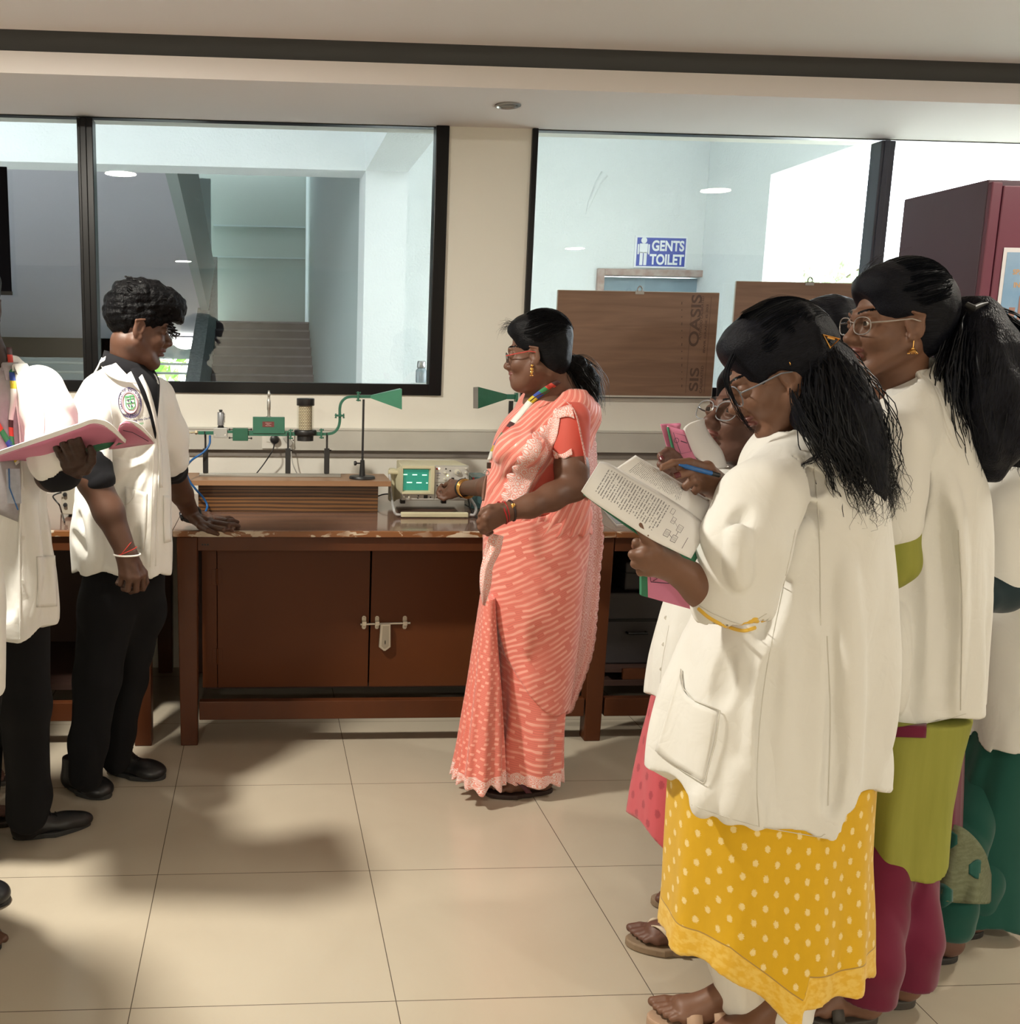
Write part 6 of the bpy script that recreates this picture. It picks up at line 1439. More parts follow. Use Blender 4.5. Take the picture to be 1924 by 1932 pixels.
def teacher():
    fr = frame(T(1013, 668, 3.22), 155, 7, 0, .97); W = fr[0]
    F = Field(W(0, 0, 0)-np.array([.15, .14, .26]), W(0, 0, 0)+np.array([.15, .14, .15]), .0023)
    F.cone(W(-.03, 0, -.05), T(1040, 742, 3.25), .052, .056, .025); F.cone(T(1040, 735, 3.25), T(1046, 765, 3.26), .062, .10, .03); F.cone(T(1062, 738, 3.25), T(1010, 760, 3.25), .04, .04, .03)
    head(F, fr, nose=.95); F.ell(W(.045, 0, -.085), np.array((.045, .04, .03)), fr[1], .02)
    hV, hF = F.surf(1)
    A = Field(T(880, 1010, 3.05)-np.array([.02, .14, .03]), T(1120, 830, 3.05)+np.array([.03, .2, .03]), .0028)
    el, wr = T(1082, 916, 3.10), T(958, 965, 3.02)
    A.chain([T(1074, 840, 3.15), T(1078, 885, 3.11), el], [.052, .050, .047], .02); A.chain([el, T(1040, 938, 3.06), T(1000, 955, 3.03), wr], [.046, .041, .034, .028], .02)
    kn = [T(921, 966, 2.99), T(916, 977, 2.98), T(916, 988, 2.985), T(922, 997, 2.995)]
    hand(A, wr, kn, [[T(907, 972, 3.0), T(905, 984, 3.02), T(914, 988, 3.03)], [T(904, 984, 3.0), T(905, 995, 3.02), T(915, 996, 3.03)], [T(906, 996, 3.0), T(910, 1004, 3.02), T(920, 1002, 3.03)], [T(914, 1003, 3.0), T(920, 1008, 3.02), T(928, 1004, 3.03)]],
         [T(940, 958, 3.0), T(924, 957, 2.99), T(912, 962, 2.99), T(906, 970, 2.99)], r=.0088, wr=.027)
    aV, aF = A.surf(1)
    B = Field(T(818, 950, 4.05)-np.array([.02, .75, .06]), T(945, 895, 4.05)+np.array([.02, .14, .05]), .003)
    w2 = T(874, 921, 3.98); B.chain([T(960, 925, 3.4), T(918, 919, 3.68), w2], [.042, .036, .027], .02)
    k2 = [T(853, 912, 4.04), T(850, 919, 4.03), T(849, 928, 4.02), T(851, 936, 4.02)]
    hand(B, w2, k2, [[T(842, 914, 4.08), T(838, 920, 4.105)], [T(838, 927, 4.05), T(830, 921, 4.07), T(833, 915, 4.095)], [T(834, 936, 4.04), T(826, 929, 4.055), T(828, 920, 4.08)], [T(837, 942, 4.03), T(828, 938, 4.04), T(825, 929, 4.06)]],
         [T(862, 913, 4.04), T(851, 908, 4.08), T(843, 914, 4.11)], r=.0092, wr=.027, palm=.012)
    bV, bF = B.surf(1)
    G = Field(gz(895, 1505, 0)-np.array([.05, .05, .01]), gz(1060, 1460, 0)+np.array([.1, .28, .25]), .003)
    toe, heel = gz(921, 1491, .02), gz(1038, 1484, .02); toe[2] = heel[2] = .019
    tips, P_, n_, d_ = foot(G, toe, heel, heel+np.array([-.04, 0, .11]), .042, side=-1)
    toe2, heel2 = toe+np.array([.03, .16, 0]), heel+np.array([.02, .16, 0]); tips2, P2, n2, d2 = foot(G, toe2, heel2, heel2+np.array([-.04, 0, .11]), .042, side=1)
    gV, gF = G.surf(1)
    Cc = Field(T(900, 1480, 3.25)-np.array([.05, .12, 0]), T(1120, 760, 3.25)+np.array([.05, .3, .03]), .011)
    Cc.cone(T(1046, 765, 3.27), T(1020, 1060, 3.27), .09, .12, .03); Cc.cone(T(1072, 790, 3.2), T(1074, 850, 3.15), .05, .045, .03); Cc.cone(T(1010, 790, 3.35), T(965, 915, 3.4), .05, .042, .03)
    legs_body(Cc, [T(1015, 1060, 3.22), T(1015, 1060, 3.36)], [T(1010, 1260, 3.22), T(1010, 1260, 3.38)], [heel+np.array([-.04, 0, .1]), heel2+np.array([-.04, 0, .1])], (.085, .058, .038))
    cV, cF = Cc.surf(1)
    V, Fc = join([(hV, hF), (aV, aF), (bV, bF), (gV, gF), (cV, cF)])
    p = mkmesh('person', V, Fc, [sk_t, m_lip, m_hair], origin=gz(985, 1490, 0)); paint_face(p, fr, hV, hF, .0032)
    props(p, 'woman in a coral sari with white lace, turning a knob of the oscilloscope', 'person'); eyes(fr, p, only=(1,))
    H = Field(W(0, 0, 0)-np.array([.15, .14, .12]), W(0, 0, 0)+np.array([.16, .14, .16]), .0028)
    E = lambda c, r, k=.02, op='u': H.ell(W(*c), np.array(r)*.97, fr[1], k, op)
    E((-.022, 0, .050), (.0965, .0805, .0905)); E((-.05, 0, -.02), (.058, .062, .062), .03); E((.03, 0, .082), (.060, .066, .045), .02)
    E((.118, 0, -.024), (.082, .11, .108), .004, 's'); E((.02, .085, -.03), (.040, .045, .050), .004, 's'); E((.02, -.085, -.03), (.040, .045, .050), .004, 's')
    H.disp(lambda X, Y, Z: .0012*wav(X, Y, Z, 120, 3)); hv, hf = H.surf(1); h = mkmesh('hair', hv, hf, m_hair, p, fab=to_local(fr, hv))
    scalp_strands(fr, h, 5)
    PT = Field(T(1050, 790, 3.24)-np.array([0, .09, 0]), T(1145, 665, 3.24)+np.array([0, .09, 0]), .004)
    PT.chain([T(1068, 682, 3.24), T(1084, 690, 3.24), T(1103, 716, 3.24), T(1112, 742, 3.24), T(1118, 762, 3.24)], [.018, .030, .040, .030, .012], .02); PT.disp(lambda X, Y, Z: .004*wav(X, Y, Z, 90, 8))
    v_, f_ = PT.surf(1); pt = mkmesh('ponytail', v_, f_, m_hairc, p)
    clumps([[T(1066, 681, 3.24), T(1088, 684, 3.24), T(1110, 712, 3.24), T(1121, 745, 3.24), T(1128, 776, 3.24)], [T(1066, 681, 3.24), T(1078, 700, 3.24), T(1094, 728, 3.24), T(1108, 755, 3.24), T(1116, 772, 3.24)]], 130, [.006, .026, .045, .042, .03], .0011, 'loose_strands', m_lock, pt, 4, .008, 3, 4)
    clumps([[W(.06, .02, .10), W(.09, .02, .11), W(.115, .02, .095)], [W(.06, -.02, .10), W(.095, -.01, .10), W(.12, 0, .075)]], 26, [.008, .012, .02], .0004, 'loose_strands', m_lock, h, 6, .012, 3)
    b_ = MB().sph(T(1068, 681, 3.23), .016, 8, (.7, 1, 1)); 
    for k in range(8): b_.sph(T(1068, 681, 3.215)+np.array([.010*math.cos(k*.8), -.012, .014*math.sin(k*.8)]), .0035, 5)
    b_.build('hair_tie', m_chr, p, smooth=True)
    # ---- sari: lower wrap, upper hip wrap, pleats, drape over the shoulder, hanging end
    L = Loft([(742, 1012, 1088, .07), (754, 994, 1103, .095), (772, 972, 1112, .115), (800, 950, 1115, .125), (850, 932, 1110, .135), (900, 921, 1106, .14), (950, 914, 1106, .14), (1000, 912, 1107, .15), (1060, 914, 1102, .155), (1150, 922, 1090, .155), (1250, 934, 1076, .15), (1340, 938, 1066, .145), (1410, 926, 1064, .145), (1466, 934, 1063, .135)], 3.27, 2.2)
    zl_ = T(1000, 1463, 3.27)[2]
    C = Field((L.cx.min()-.2, 3.03, zl_-.04), (L.cx.max()+.2, 3.5, T(1000, 1040, 3.27)[2]), .005)
    C.loft(L, hem=lambda X, Y: zl_+.012*np.sin(X*22)+0*Y, z1=T(1000, 1080, 3.27)[2], grow=-.010); C.disp(vfold(L, 9, .007, T(0, 1150, 3.27)[2], zl_, 2.2)); C.disp(crumple(20, .0035, 7))
    V, Fc = C.surf(1); fb = L.fab(V); fb[:, 2] = V[:, 2]-zl_; lo = mkmesh('sari_skirt', V, Fc, m_s_low, p, fab=fb)
    C = Field((L.cx.min()-.2, 3.03, T(0, 1400, 3.2)[2]), (L.cx.max()+.2, 3.52, T(1000, 930, 3.27)[2]), .005)
    hx = np.array([at(q[0], q[1], 3.15) for q in ((918, 1085), (930, 1105), (945, 1190), (957, 1241), (975, 1280), (995, 1307), (1020, 1338), (1045, 1352), (1080, 1352))])
    C.loft(L, hem=lambda X, Y: np.interp(X.ravel(), hx[:, 0], hx[:, 2]).reshape(X.shape)+0*Y, z1=T(1000, 972, 3.27)[2], grow=.004); C.disp(vfold(L, 5, .005, T(0, 1000, 3.27)[2], T(0, 1350, 3.2)[2], .4)); C.disp(crumple(13, .005, 17))
    V, Fc = C.surf(1); hp = mkmesh('sari_hip_wrap', V, Fc, m_s_hip, p, fab=L.fab(V))
    LP = Loft([(1120, 908, 932, .05), (1219, 894, 937, .07), (1288, 885, 941, .09), (1357, 874, 944, .105), (1411, 866, 946, .115), (1474, 853, 948, .125)], 3.21, 2.2)
    zp = T(900, 1472, 3.2)[2]
    C = Field((LP.cx.min()-.12, 3.03, zp-.05), (LP.cx.max()+.12, 3.40, T(900, 1125, 3.2)[2]), .0045)
    C.loft(LP, hem=lambda X, Y: zp+.006+.10*np.clip(X-LP.cx[0], 0, 1)+.008*np.sin(X*70)+0*Y); C.disp(vfold(LP, 13, .0085, LP.z[-1], LP.z[0], .5, warp=.5))
    V, Fc = C.surf(1); fb = LP.fab(V); fb[:, 2] = V[:, 2]-zp-.006-.10*np.clip(V[:, 0]-LP.cx[0], 0, 1); pl_ = mkmesh('sari_pleats', V, Fc, m_s_pleat, p, fab=fb)
    C = Field((L.cx.min()-.22, 3.0, T(0, 1012, 3.2)[2]), (L.cx.max()+.22, 3.55, L.z[-1]+.02), .005)
    C.loft(L, z0=T(0, 1004, 3.2)[2], grow=.006); C.cone(T(1078, 772, 3.2), T(1100, 782, 3.26), .062, .06, .04); C.cone(T(1010, 770, 3.34), T(1000, 800, 3.38), .06, .055, .04)
    C.cone(T(968, 850, 3.16), T(1000, 850, 3.10), .06, .05, .06)
    C.cone(T(1040, 735, 3.26), T(1046, 752, 3.24), .055, .060, .01, 's')
    a = R(58)
    C.disp(lambda X, Y, Z: .0032*np.sin(((Z)*math.cos(a)-X*math.sin(a))*150+1.2*np.sin(Z*14))*np.clip((1.36-Z)*6, .3, 1)); C.disp(crumple(16, .0035, 21))
    # arm opening on the near side so the blouse shows
    C.cone(T(1078, 815, 3.0), T(1074, 900, 3.0), .062, .085, .01, 's', None)
    C.cone(T(1054, 900, 3.11), T(1020, 952, 3.12), .050, .046, .01, 's')
    V, Fc = C.surf(1); dr_ = mkmesh('sari_drape', V, Fc, m_s_drape, p, fab=L.fab(V))
    S = Field(T(1035, 900, 3.15)-np.array([.03, .14, 0]), T(1110, 770, 3.15)+np.array([.03, .14, .02]), .0035)
    S.chain([T(1078, 792, 3.16), T(1072, 866, 3.13)], [.060, .0575], .02); S.cone(T(1072, 872, 3.13), T(1074, 890, 3.12), .052, .056, .003, 's'); S.disp(crumple(40, .003, 3, (1, 1, .5))); v_, f_ = S.surf(1); bl_ = mkmesh('blouse_sleeve', v_, f_, m_blouse, p)
    S = Field(T(905, 960, 3.3)-np.array([.04, .26, 0]), T(1112, 780, 3.3)+np.array([.04, .2, .02]), .006); S.loft(L, z0=T(0, 955, 3.3)[2], z1=T(0, 785, 3.3)[2], grow=-.008); S.disp(crumple(30, .003, 9)); v_, f_ = S.surf(1); mkmesh('blouse', v_, f_, m_blouse, p)
    b = bvh_of([dr_, bl_]); bl3 = bvh_of([dr_, p]); b2 = bvh_of([lo, hp, pl_])
    patch(b, [(1050, 770), (1035, 800), (1011, 822), (991, 853), (975, 882), (962, 905), (951, 945)], [(1056, 792), (1048, 830), (1028, 868), (1012, 896), (997, 930), (990, 948), (985, 958)], 'lace_border', m_lace, dr_, 90, 8, .007, .0015, scal=(11, .22), fabs=(.36, .07), avg=3)
    patch(b, [(1084, 790), (1070, 786), (1052, 790)], [(1078, 764), (1066, 766), (1050, 772)], 'lace_border', m_lace, dr_, 24, 5, .006, .0015, fabs=(.07, .03))
    patch(b, [(1042, 848), (1058, 857), (1078, 846)], [(1046, 868), (1060, 868), (1080, 858)], 'sleeve_lace', m_lace, bl_, 20, 5, .004, .001, fabs=(.08, .02))
    # front fall of the draped end, from the fist down
    sheet([(925, 1006, 3.02), (916, 1035, 3.03), (906, 1075, 3.05), (905, 1110, 3.06), (910, 1140, 3.07)], [(950, 1012, 3.0), (944, 1040, 3.02), (930, 1070, 3.04), (925, 1105, 3.05), (914, 1143, 3.07)], 'sari_front_fall', m_lace, p, 34, 8, .002, lambda u, t_: .010*math.sin(t_*7+u*3), fabs=(.25, .06))
    sheet([(912, 960, 3.03), (908, 985, 3.02), (906, 1005, 3.02)], [(922, 955, 3.05), (920, 985, 3.03), (925, 1010, 3.02)], 'sari_front_fall', m_lace, p, 16, 5, .002, fabs=(.08, .03))
    # hanging end down the back
    pe = sheet([(1062, 752, 3.16), (1084, 776, 3.09), (1097, 830, 3.06), (1106, 880, 3.06), (1110, 930, 3.14), (1103, 1000, 3.26), (1100, 1100, 3.26), (1093, 1192, 3.26), (1082, 1262, 3.26), (1052, 1352, 3.24)],
               [(1090, 745, 3.34), (1112, 765, 3.30), (1122, 820, 3.28), (1126, 880, 3.30), (1129, 930, 3.34), (1137, 1010, 3.38), (1132, 1070, 3.37), (1127, 1145, 3.36), (1116, 1238, 3.34), (1078, 1345, 3.28)], 'sari_end', m_lace2, p, 90, 10, .002, lambda u, t_: .012*math.sin(t_*9+u*4), scal=(32, .09), fabs=(1.1, .1))
    sheet([(1070, 960, 3.42), (1074, 1100, 3.42), (1066, 1250, 3.4), (1060, 1340, 3.38)], [(1106, 960, 3.34), (1104, 1100, 3.34), (1092, 1220, 3.32), (1070, 1330, 3.32)], 'sari_back_panel', m_s_plain, p, 40, 8, .002, lambda u, t_: .008*math.sin(t_*12), fabs=(.8, .1))
    # lanyard
    la = patch(bl3, [(1051, 717), (1030, 728), (1000, 750), (978, 776), (956, 802), (940, 824), (926, 848), (919, 868)], [(1059, 722), (1036, 738), (1006, 760), (985, 784), (963, 809), (947, 831), (933, 853), (926, 869)], 'lanyard', m_lan, p, 60, 3, .006, .0012, fabs=(1.72, .02), avg=2)
    ck = MB(); q0 = T(922, 880, 3.06)
    ck.box(q0-np.array([.006, .004, .006]), q0+np.array([.006, .004, .012])); ck.build('buckle', mat('brown buckle', (.05, .02, .012), .4), p, bevel=.001)
    ring(T(918, 892, 3.06), (0, 1, 0), .007, .0012, 'clip_ring', m_chr, p)
    MB().tube([T(917, 898, 3.06), T(914, 915, 3.05), T(912, 932, 3.05), T(911, 944, 3.04)], [.003, .006, .006, .004], 8).build('card_strap', mat('brown strap', (.14, .06, .035), .5), p, smooth=True)
    nk = MB().tube(bez([T(1058, 722, 3.18), T(1036, 736, 3.165), T(1012, 748, 3.165), T(1000, 757, 3.17)], 6), .0018, 6); nk.build('necklace', mat('black beads gold', (.05, .03, .015), .3), p, smooth=True)
    # spectacles, earring
    glasses(fr, p, mat('dark thin frame', (.015, .012, .014), .3), mat('red temple', (.50, .06, .05), .35), w_=.025, h_=.0155)
    ec = W(.004, .081, -.036); eb = MB(); eb.sph(ec, .0045, 6).sph(ec-np.array([0, 0, .011]), .0055, 6, (1, .5, 1.1)).sph(ec-np.array([0, 0, .021]), .005, 6, (1, .5, 1.2))
    for k in (-1, 0, 1): eb.sph(ec-np.array([k*.004, 0, .030]), .0018, 5)
    eb.build('earring', m_gold, p, smooth=True)
    # bangles and watch
    ax = T(1000, 955, 3.03)-wr; ax /= np.linalg.norm(ax)
    wt = ring(wr+ax*.012, ax, .0295, .0035, 'watch_strap', mat('brown watch strap', (.025, .01, .008), .4), p, 1.05); MB().sph(wr+ax*.012+np.array([-.002, -.024, .018]), .009, 8, (.8, .5, 1)).build('watch_face', m_gold, wt, smooth=True)
    ring(wr-ax*.018, ax+np.array([0, 0, .15]), .032, .0022, 'red_bangle', mat('red glass bangle', (.35, .005, .01), .2), p, 1.1); ring(wr-ax*.008, ax, .031, .0016, 'red_bangle', MATS['red glass bangle'], p, 1.05)
    ax = T(918, 919, 3.68)-w2; ax /= np.linalg.norm(ax)
    ring(w2+ax*.004, ax, .032, .0055, 'black_bangle', m_bkm, p, 1.05)
    for k in range(4): ring(w2+ax*(.022+.011*k)+np.array([0, 0, -.002*k]), ax+np.array([0, .04*k, .05*(k % 2)]), .0335, .0017, 'gold_bangle', m_gold, p, 1.05)
    # slippers
    m_sl = mat('brown rubber slipper', (.028, .014, .011), .6); m_st = mat('maroon strap', (.085, .02, .03), .6)
    sandal(P_, n_, d_, .040, .22, m_sl, p, side=-1, mstrap=m_st, name='slipper'); sandal(P2, n2, d2, .040, .22, m_sl, p, side=1, mstrap=m_st, name='slipper')
    c_ = .5*(tips[1]+P_(.72, .28*.042*-1, .014)); ring(c_, d_, .0098, .0013, 'toe_ring', m_chr, p)
    return p
PT_ = teacher()
# ================================================================ WOMEN IN WHITE COATS
def woman_hair_shell(fr, skin_cut=(.118, 0, -.024, .082, .11, .108), extra=(), h=.003, bottom=-.085, mat_=None, parent=None, puff=1.0, ears=True, seed=3, cutters=()):
    W = fr[0]; H = Field(W(0, 0, 0)-.19, W(0, 0, 0)+.19, h)
    E = lambda c, r, k=.02, op='u': H.ell(W(*c), np.array(r)*fr[2], fr[1], k, op)
    E((-.022, 0, .050), (.0975*puff, .0815*puff, .0915*puff)); E((-.05, 0, -.02), (.060, .064, .064), .03); E((.03, 0, .082), (.060, .066, .046), .02)
    for c, r, k in extra: E(c, r, k)
    x, y, z, a, b_, c = skin_cut; E((x, y, z), (a, b_, c), .004, 's')
    for c, r, k in cutters: E(c, r, k, 's')
    if ears:
        E((.02, .085, -.03), (.040, .045, .050), .004, 's'); E((.02, -.085, -.03), (.040, .045, .050), .004, 's')
    H.disp(lambda X, Y, Z: .0015*wav(X, Y, Z, 120, seed)); v, f = H.surf(1)
    return mkmesh('hair', v, f, mat_ or m_hair, parent, fab=to_local(fr, v))
def coat_mesh(L, hem, sleeves, cuts=(), h=.0055, folds=(7, .007), seed=1, parent=None, ztop=None, m=None, grow=0., hollow=True, crump=(12, .0062), neck=None, k=.035, cutn=None, cutmid=None, cre=()):
    zmin = L.z[0]; lo = np.array([(L.cx-L.rx).min()-.04, (L.cy-L.ry).min()-.04, zmin-.09]); hi = np.array([(L.cx+L.rx).max()+.04, (L.cy+L.ry).max()+.04, L.z[-1]+.03])
    for pts, rs in sleeves:
        for p, r in zip(pts, rs): lo = np.minimum(lo, np.array(p)-r-.03); hi = np.maximum(hi, np.array(p)+r+.03)
    C = Field(lo, hi, h); C.loft(L, .01, hem=hem, grow=grow)
    for pts, rs in sleeves: C.chain(pts, rs, k)
    zt, zb = L.z[-1]-.15, L.z[0]
    C.disp(vfold(L, folds[0], folds[1], zt, zb, seed)); C.disp(crumple(crump[0], crump[1], seed+5, (1, 1, .7))); C.disp(crumple(crump[0]*2.2, crump[1]*.4, seed+6, (1, 1, .5)))
    creases(C, L, cre)
    if hollow: C.loft(L, .004, 's', z0=zmin-.3, z1=zmin+.03, grow=-.032)
    if neck: C.cone(neck[0], neck[1], neck[2], neck[3], .006, 's')
    for pts, rs in cuts:
        for i in range(len(pts)-1): C.cone(pts[i], pts[i+1], rs[i], rs[i+1], .004, 's')
    v, f = C.surf(1); return mkmesh('lab_coat', v, f, m or m_coat, parent, fab=L.fab(v))
def hemline(pts, Y):
    P_ = np.array([at(a, b, Y) for a, b in pts]); o = np.argsort(P_[:, 0]); P_ = P_[o]
    return lambda X, Yy: np.interp(X.ravel(), P_[:, 0], P_[:, 2]).reshape(X.shape)+0*Yy
def skirt(L, hem, name, m, parent, folds=(9, .008), seed=1, h=.0055, grow=0., z1=None):
    lo = np.array([(L.cx-L.rx).min()-.05, (L.cy-L.ry).min()-.05, L.z[0]-.08]); hi = np.array([(L.cx+L.rx).max()+.05, (L.cy+L.ry).max()+.05, L.z[-1]])
    C = Field(lo, hi, h); C.loft(L, hem=hem, grow=grow, z1=z1); C.disp(vfold(L, folds[0], folds[1], L.z[-1], L.z[0], seed)); C.disp(crumple(20, .002, seed+3, (1, 1, .4)))
    v, f = C.surf(1); fb = L.fab(v); fb[:, 2] = v[:, 2]-(L.z[0] if hem is None else hem(v[:, 0], v[:, 1]*0)); return mkmesh(name, v, f, m, parent, fab=fb)
def motif(name, base, dot, pu, pv, su, sv, rough=.75, fold=.8, edge=.5, band=None):
    m = mat(name, base, rough, spec=.25, sheen=.2); t = NT(m); vec, u, v, _ = t.attr()
    row = t.math('FLOOR', t.math('DIVIDE', v, pv)); sh = t.math('MULTIPLY', t.math('MODULO', t.math('ABSOLUTE', row), 2), .5)
    fu = t.math('SUBTRACT', t.math('FRACT', t.math('ADD', t.math('DIVIDE', u, pu), sh)), .5); fv = t.math('SUBTRACT', t.math('FRACT', t.math('DIVIDE', v, pv)), .5)
    d = t.math('SQRT', t.math('ADD', t.math('POWER', t.math('MULTIPLY', fu, pu/su), 2), t.math('POWER', t.math('MULTIPLY', fv, pv/sv), 2)))
    n = t.noise(vec, 330, 3); d = t.math('ADD', d, t.math('MULTIPLY', t.math('SUBTRACT', n, .5), 1.3)); f = t.ramp(d, 1.0, .75)
    c0 = t.mix(t.math('MULTIPLY', t.noise(vec, 6, 3, 0, (6, 1, 1)), .5), base, tuple(x*.72 for x in base)); cc = t.mix(t.math('MULTIPLY', f, fold), c0, dot)
    if band:
        _, _, _, hz = t.attr(); inb = t.math('LESS_THAN', hz, band[0]); bc = t.mix(t.ramp(t.noise(vec, 60, 4), .4, .6), band[1], band[2]); cc = t.mix(inb, cc, bc)
        cc = t.mix(t.math('LESS_THAN', t.math('ABSOLUTE', t.math('SUBTRACT', hz, band[0])), .0016), cc, (.40, .24, .06))
    t.l(cc, t.b.inputs['Base Color'])
    t.bump(t.noise(vec, 500, 2), .12, .0006); return m
def pagemat(name='printed page', lines=42., ink=(.10, .10, .11)):
    if name in MATS: return MATS[name]
    m = mat(name, (.78, .77, .76), .6); t = NT(m); vec, u, v, _ = t.attr()
    ln = t.math('LESS_THAN', t.math('FRACT', t.math('MULTIPLY', u, lines)), .36); row = t.math('FLOOR', t.math('MULTIPLY', u, lines))
    cv = t.n('CombineXYZ'); t.l(t.math('MULTIPLY', row, 3.7), cv.inputs[0]); t.l(t.math('MULTIPLY', v, 30), cv.inputs[1]); n = t.n('TexNoise'); n.inputs['Scale'].default_value = 1; n.inputs['Detail'].default_value = 1; t.l(cv.outputs[0], n.inputs[0])
    cv2 = t.n('CombineXYZ'); t.l(t.math('MULTIPLY', row, 5.1), cv2.inputs[0]); n2 = t.n('TexNoise'); n2.inputs['Scale'].default_value = 1; t.l(cv2.outputs[0], n2.inputs[0])
    w_ = t.math('GREATER_THAN', n.outputs[0], .44); end = t.math('LESS_THAN', v, t.math('ADD', t.math('MULTIPLY', n2.outputs[0], .55), .5))
    a = t.math('MULTIPLY', t.math('MULTIPLY', ln, w_), t.math('MULTIPLY', t.math('GREATER_THAN', v, .12), t.math('LESS_THAN', v, .88)))
    a = t.math('MULTIPLY', t.math('MULTIPLY', a, end), t.math('MULTIPLY', t.math('GREATER_THAN', u, .09), t.math('LESS_THAN', u, .66)))
    t.l(t.mix(t.math('MULTIPLY', a, .8), (.78, .77, .76), ink), t.b.inputs['Base Color']); return m
m_page = pagemat(); m_paper = mat('plain page', (.78, .77, .76), .6); m_pink = mat('pink card cover', (.62, .20, .33), .55, nz=(3, .2)); m_spine = mat('green cloth spine', (.03, .17, .09), .7)
m_inkd = mat('printed ink', (.05, .03, .06), .6)
def front_woman():
    fr = frame(T(1468, 708, 2.0), 166, 26, 0, 1.0); W = fr[0]
    F = Field(W(0, 0, 0)-np.array([.17, .15, .22]), W(0, 0, 0)+np.array([.16, .15, .15]), .0023)
    F.cone(W(-.025, 0, -.05), T(1512, 815, 2.02), .050, .054, .025); F.cone(T(1512, 810, 2.02), T(1520, 850, 2.02), .06, .09, .03); head(F, fr, nose=.95); hV, hF = F.surf(1)
    A = Field(T(1175, 1150, 1.78)-np.array([.01, .08, .02]), T(1420, 955, 1.80)+np.array([.04, .12, .02]), .0025)
    el, wr = T(1392, 1140, 1.83), T(1264, 1066, 1.80); A.chain([T(1410, 1060, 1.84), el, T(1330, 1110, 1.81), wr], [.046, .042, .037, .026], .02)
    kn = [T(1221, 1030, 1.775), T(1215, 1047, 1.765), T(1217, 1063, 1.77), T(1224, 1076, 1.78)]
    hand(A, wr, kn, [[T(1201, 1024, 1.78), T(1199, 1030, 1.82), T(1210, 1034, 1.84)], [T(1194, 1046, 1.775), T(1195, 1050, 1.815), T(1208, 1050, 1.835)], [T(1198, 1064, 1.775), T(1199, 1066, 1.815), T(1210, 1065, 1.835)], [T(1208, 1079, 1.785), T(1208, 1081, 1.815), T(1216, 1078, 1.83)]],
         [T(1236, 1040, 1.77), T(1217, 1012, 1.765), T(1204, 992, 1.765), T(1194, 973, 1.775)], r=.0084, wr=.026)
    aV, aF = A.surf(1)
    B = Field(T(1240, 960, 1.9)-np.array([.01, .07, .01]), T(1430, 850, 2.0)+np.array([.03, .12, .02]), .0025)
    w2 = T(1378, 934, 1.96); B.chain([T(1440, 1010, 2.02), T(1405, 970, 1.99), w2], [.04, .034, .026], .02)
    k2 = [T(1334, 882, 1.93), T(1330, 897, 1.92), T(1332, 913, 1.92), T(1339, 927, 1.93)]
    hand(B, w2, k2, [[T(1300, 872, 1.90), T(1268, 874, 1.885), T(1247, 883, 1.88)], [T(1302, 889, 1.885), T(1284, 895, 1.875), T(1276, 898, 1.875)], [T(1306, 906, 1.885), T(1294, 917, 1.89), T(1292, 922, 1.90)], [T(1316, 921, 1.90), T(1306, 932, 1.91), T(1304, 936, 1.92)]],
         [T(1345, 905, 1.92), T(1322, 893, 1.90), T(1298, 886, 1.89), T(1281, 884, 1.885)], r=.0086, wr=.026)
    bV, bF = B.surf(1)
    G = Field(gz(1215, 1980, 0)-np.array([.04, .1, .01]), gz(1530, 1900, 0)+np.array([.05, .15, .22]), .0032)
    toe, heel = gz(1228, 1912, .03), gz(1425, 1930, .03); tips, P_, n_, d_ = foot(G, toe, heel, heel+np.array([-.03, 0, .11]), .042, side=-1)
    toe2, heel2 = gz(1325, 1965, .03), gz(1508, 1950, .03); tips2, P2, n2, d2 = foot(G, toe2, heel2, heel2+np.array([-.03, 0, .11]), .042, side=1); gV, gF = G.surf(1)
    Cc = Field(T(1270, 1900, 2.0)-np.array([.05, .22, 0]), T(1640, 830, 2.0)+np.array([.08, .22, .03]), .011)
    Cc.cone(T(1520, 850, 2.02), T(1490, 1250, 2.0), .10, .12, .03); Cc.cone(T(1460, 900, 1.9), T(1412, 1050, 1.85), .05, .045, .03); Cc.cone(T(1490, 900, 2.1), T(1445, 1010, 2.03), .05, .04, .03)
    legs_body(Cc, [T(1470, 1300, 1.97), T(1500, 1300, 2.04)], [T(1440, 1600, 1.97), T(1500, 1600, 2.0)], [heel+np.array([-.03, 0, .1]), heel2+np.array([-.03, 0, .1])]); cV, cF = Cc.surf(1)
    V, Fc = join([(hV, hF), (aV, aF), (bV, bF), (gV, gF), (cV, cF)])
    p = mkmesh('person', V, Fc, [sk_g, m_lip, m_hair], origin=gz(1420, 1925, 0)); paint_face(p, fr, hV, hF, .0032)
    props(p, 'woman in long white coat over a yellow dotted dress, long wavy hair, reading held pages', 'person'); eyes(fr, p, only=(1,))
    hs = woman_hair_shell(fr, (.128, 0, -.030, .080, .088, .100), extra=[((-.03, 0, .03), (.094, .084, .10), .02)], mat_=m_hairflare, parent=p, puff=1.03, ears=True)
    scalp_strands(fr, hs, 6, 330, m_lockflare, 1.035)
    M_ = Field(T(1340, 1010, 1.9)-np.array([.02, .16, 0]), T(1700, 560, 1.9)+np.array([.03, .2, .02]), .0045)
    M_.chain([T(1512, 640, 1.99), T(1550, 715, 1.97), T(1578, 785, 1.95), T(1606, 860, 1.93), T(1624, 920, 1.92), T(1640, 975, 1.92)], [.050, .062, .066, .052, .044, .018], .03)
    M_.chain([T(1530, 740, 1.95), T(1540, 785, 1.93), T(1552, 820, 1.92)], [.030, .034, .02], .03)
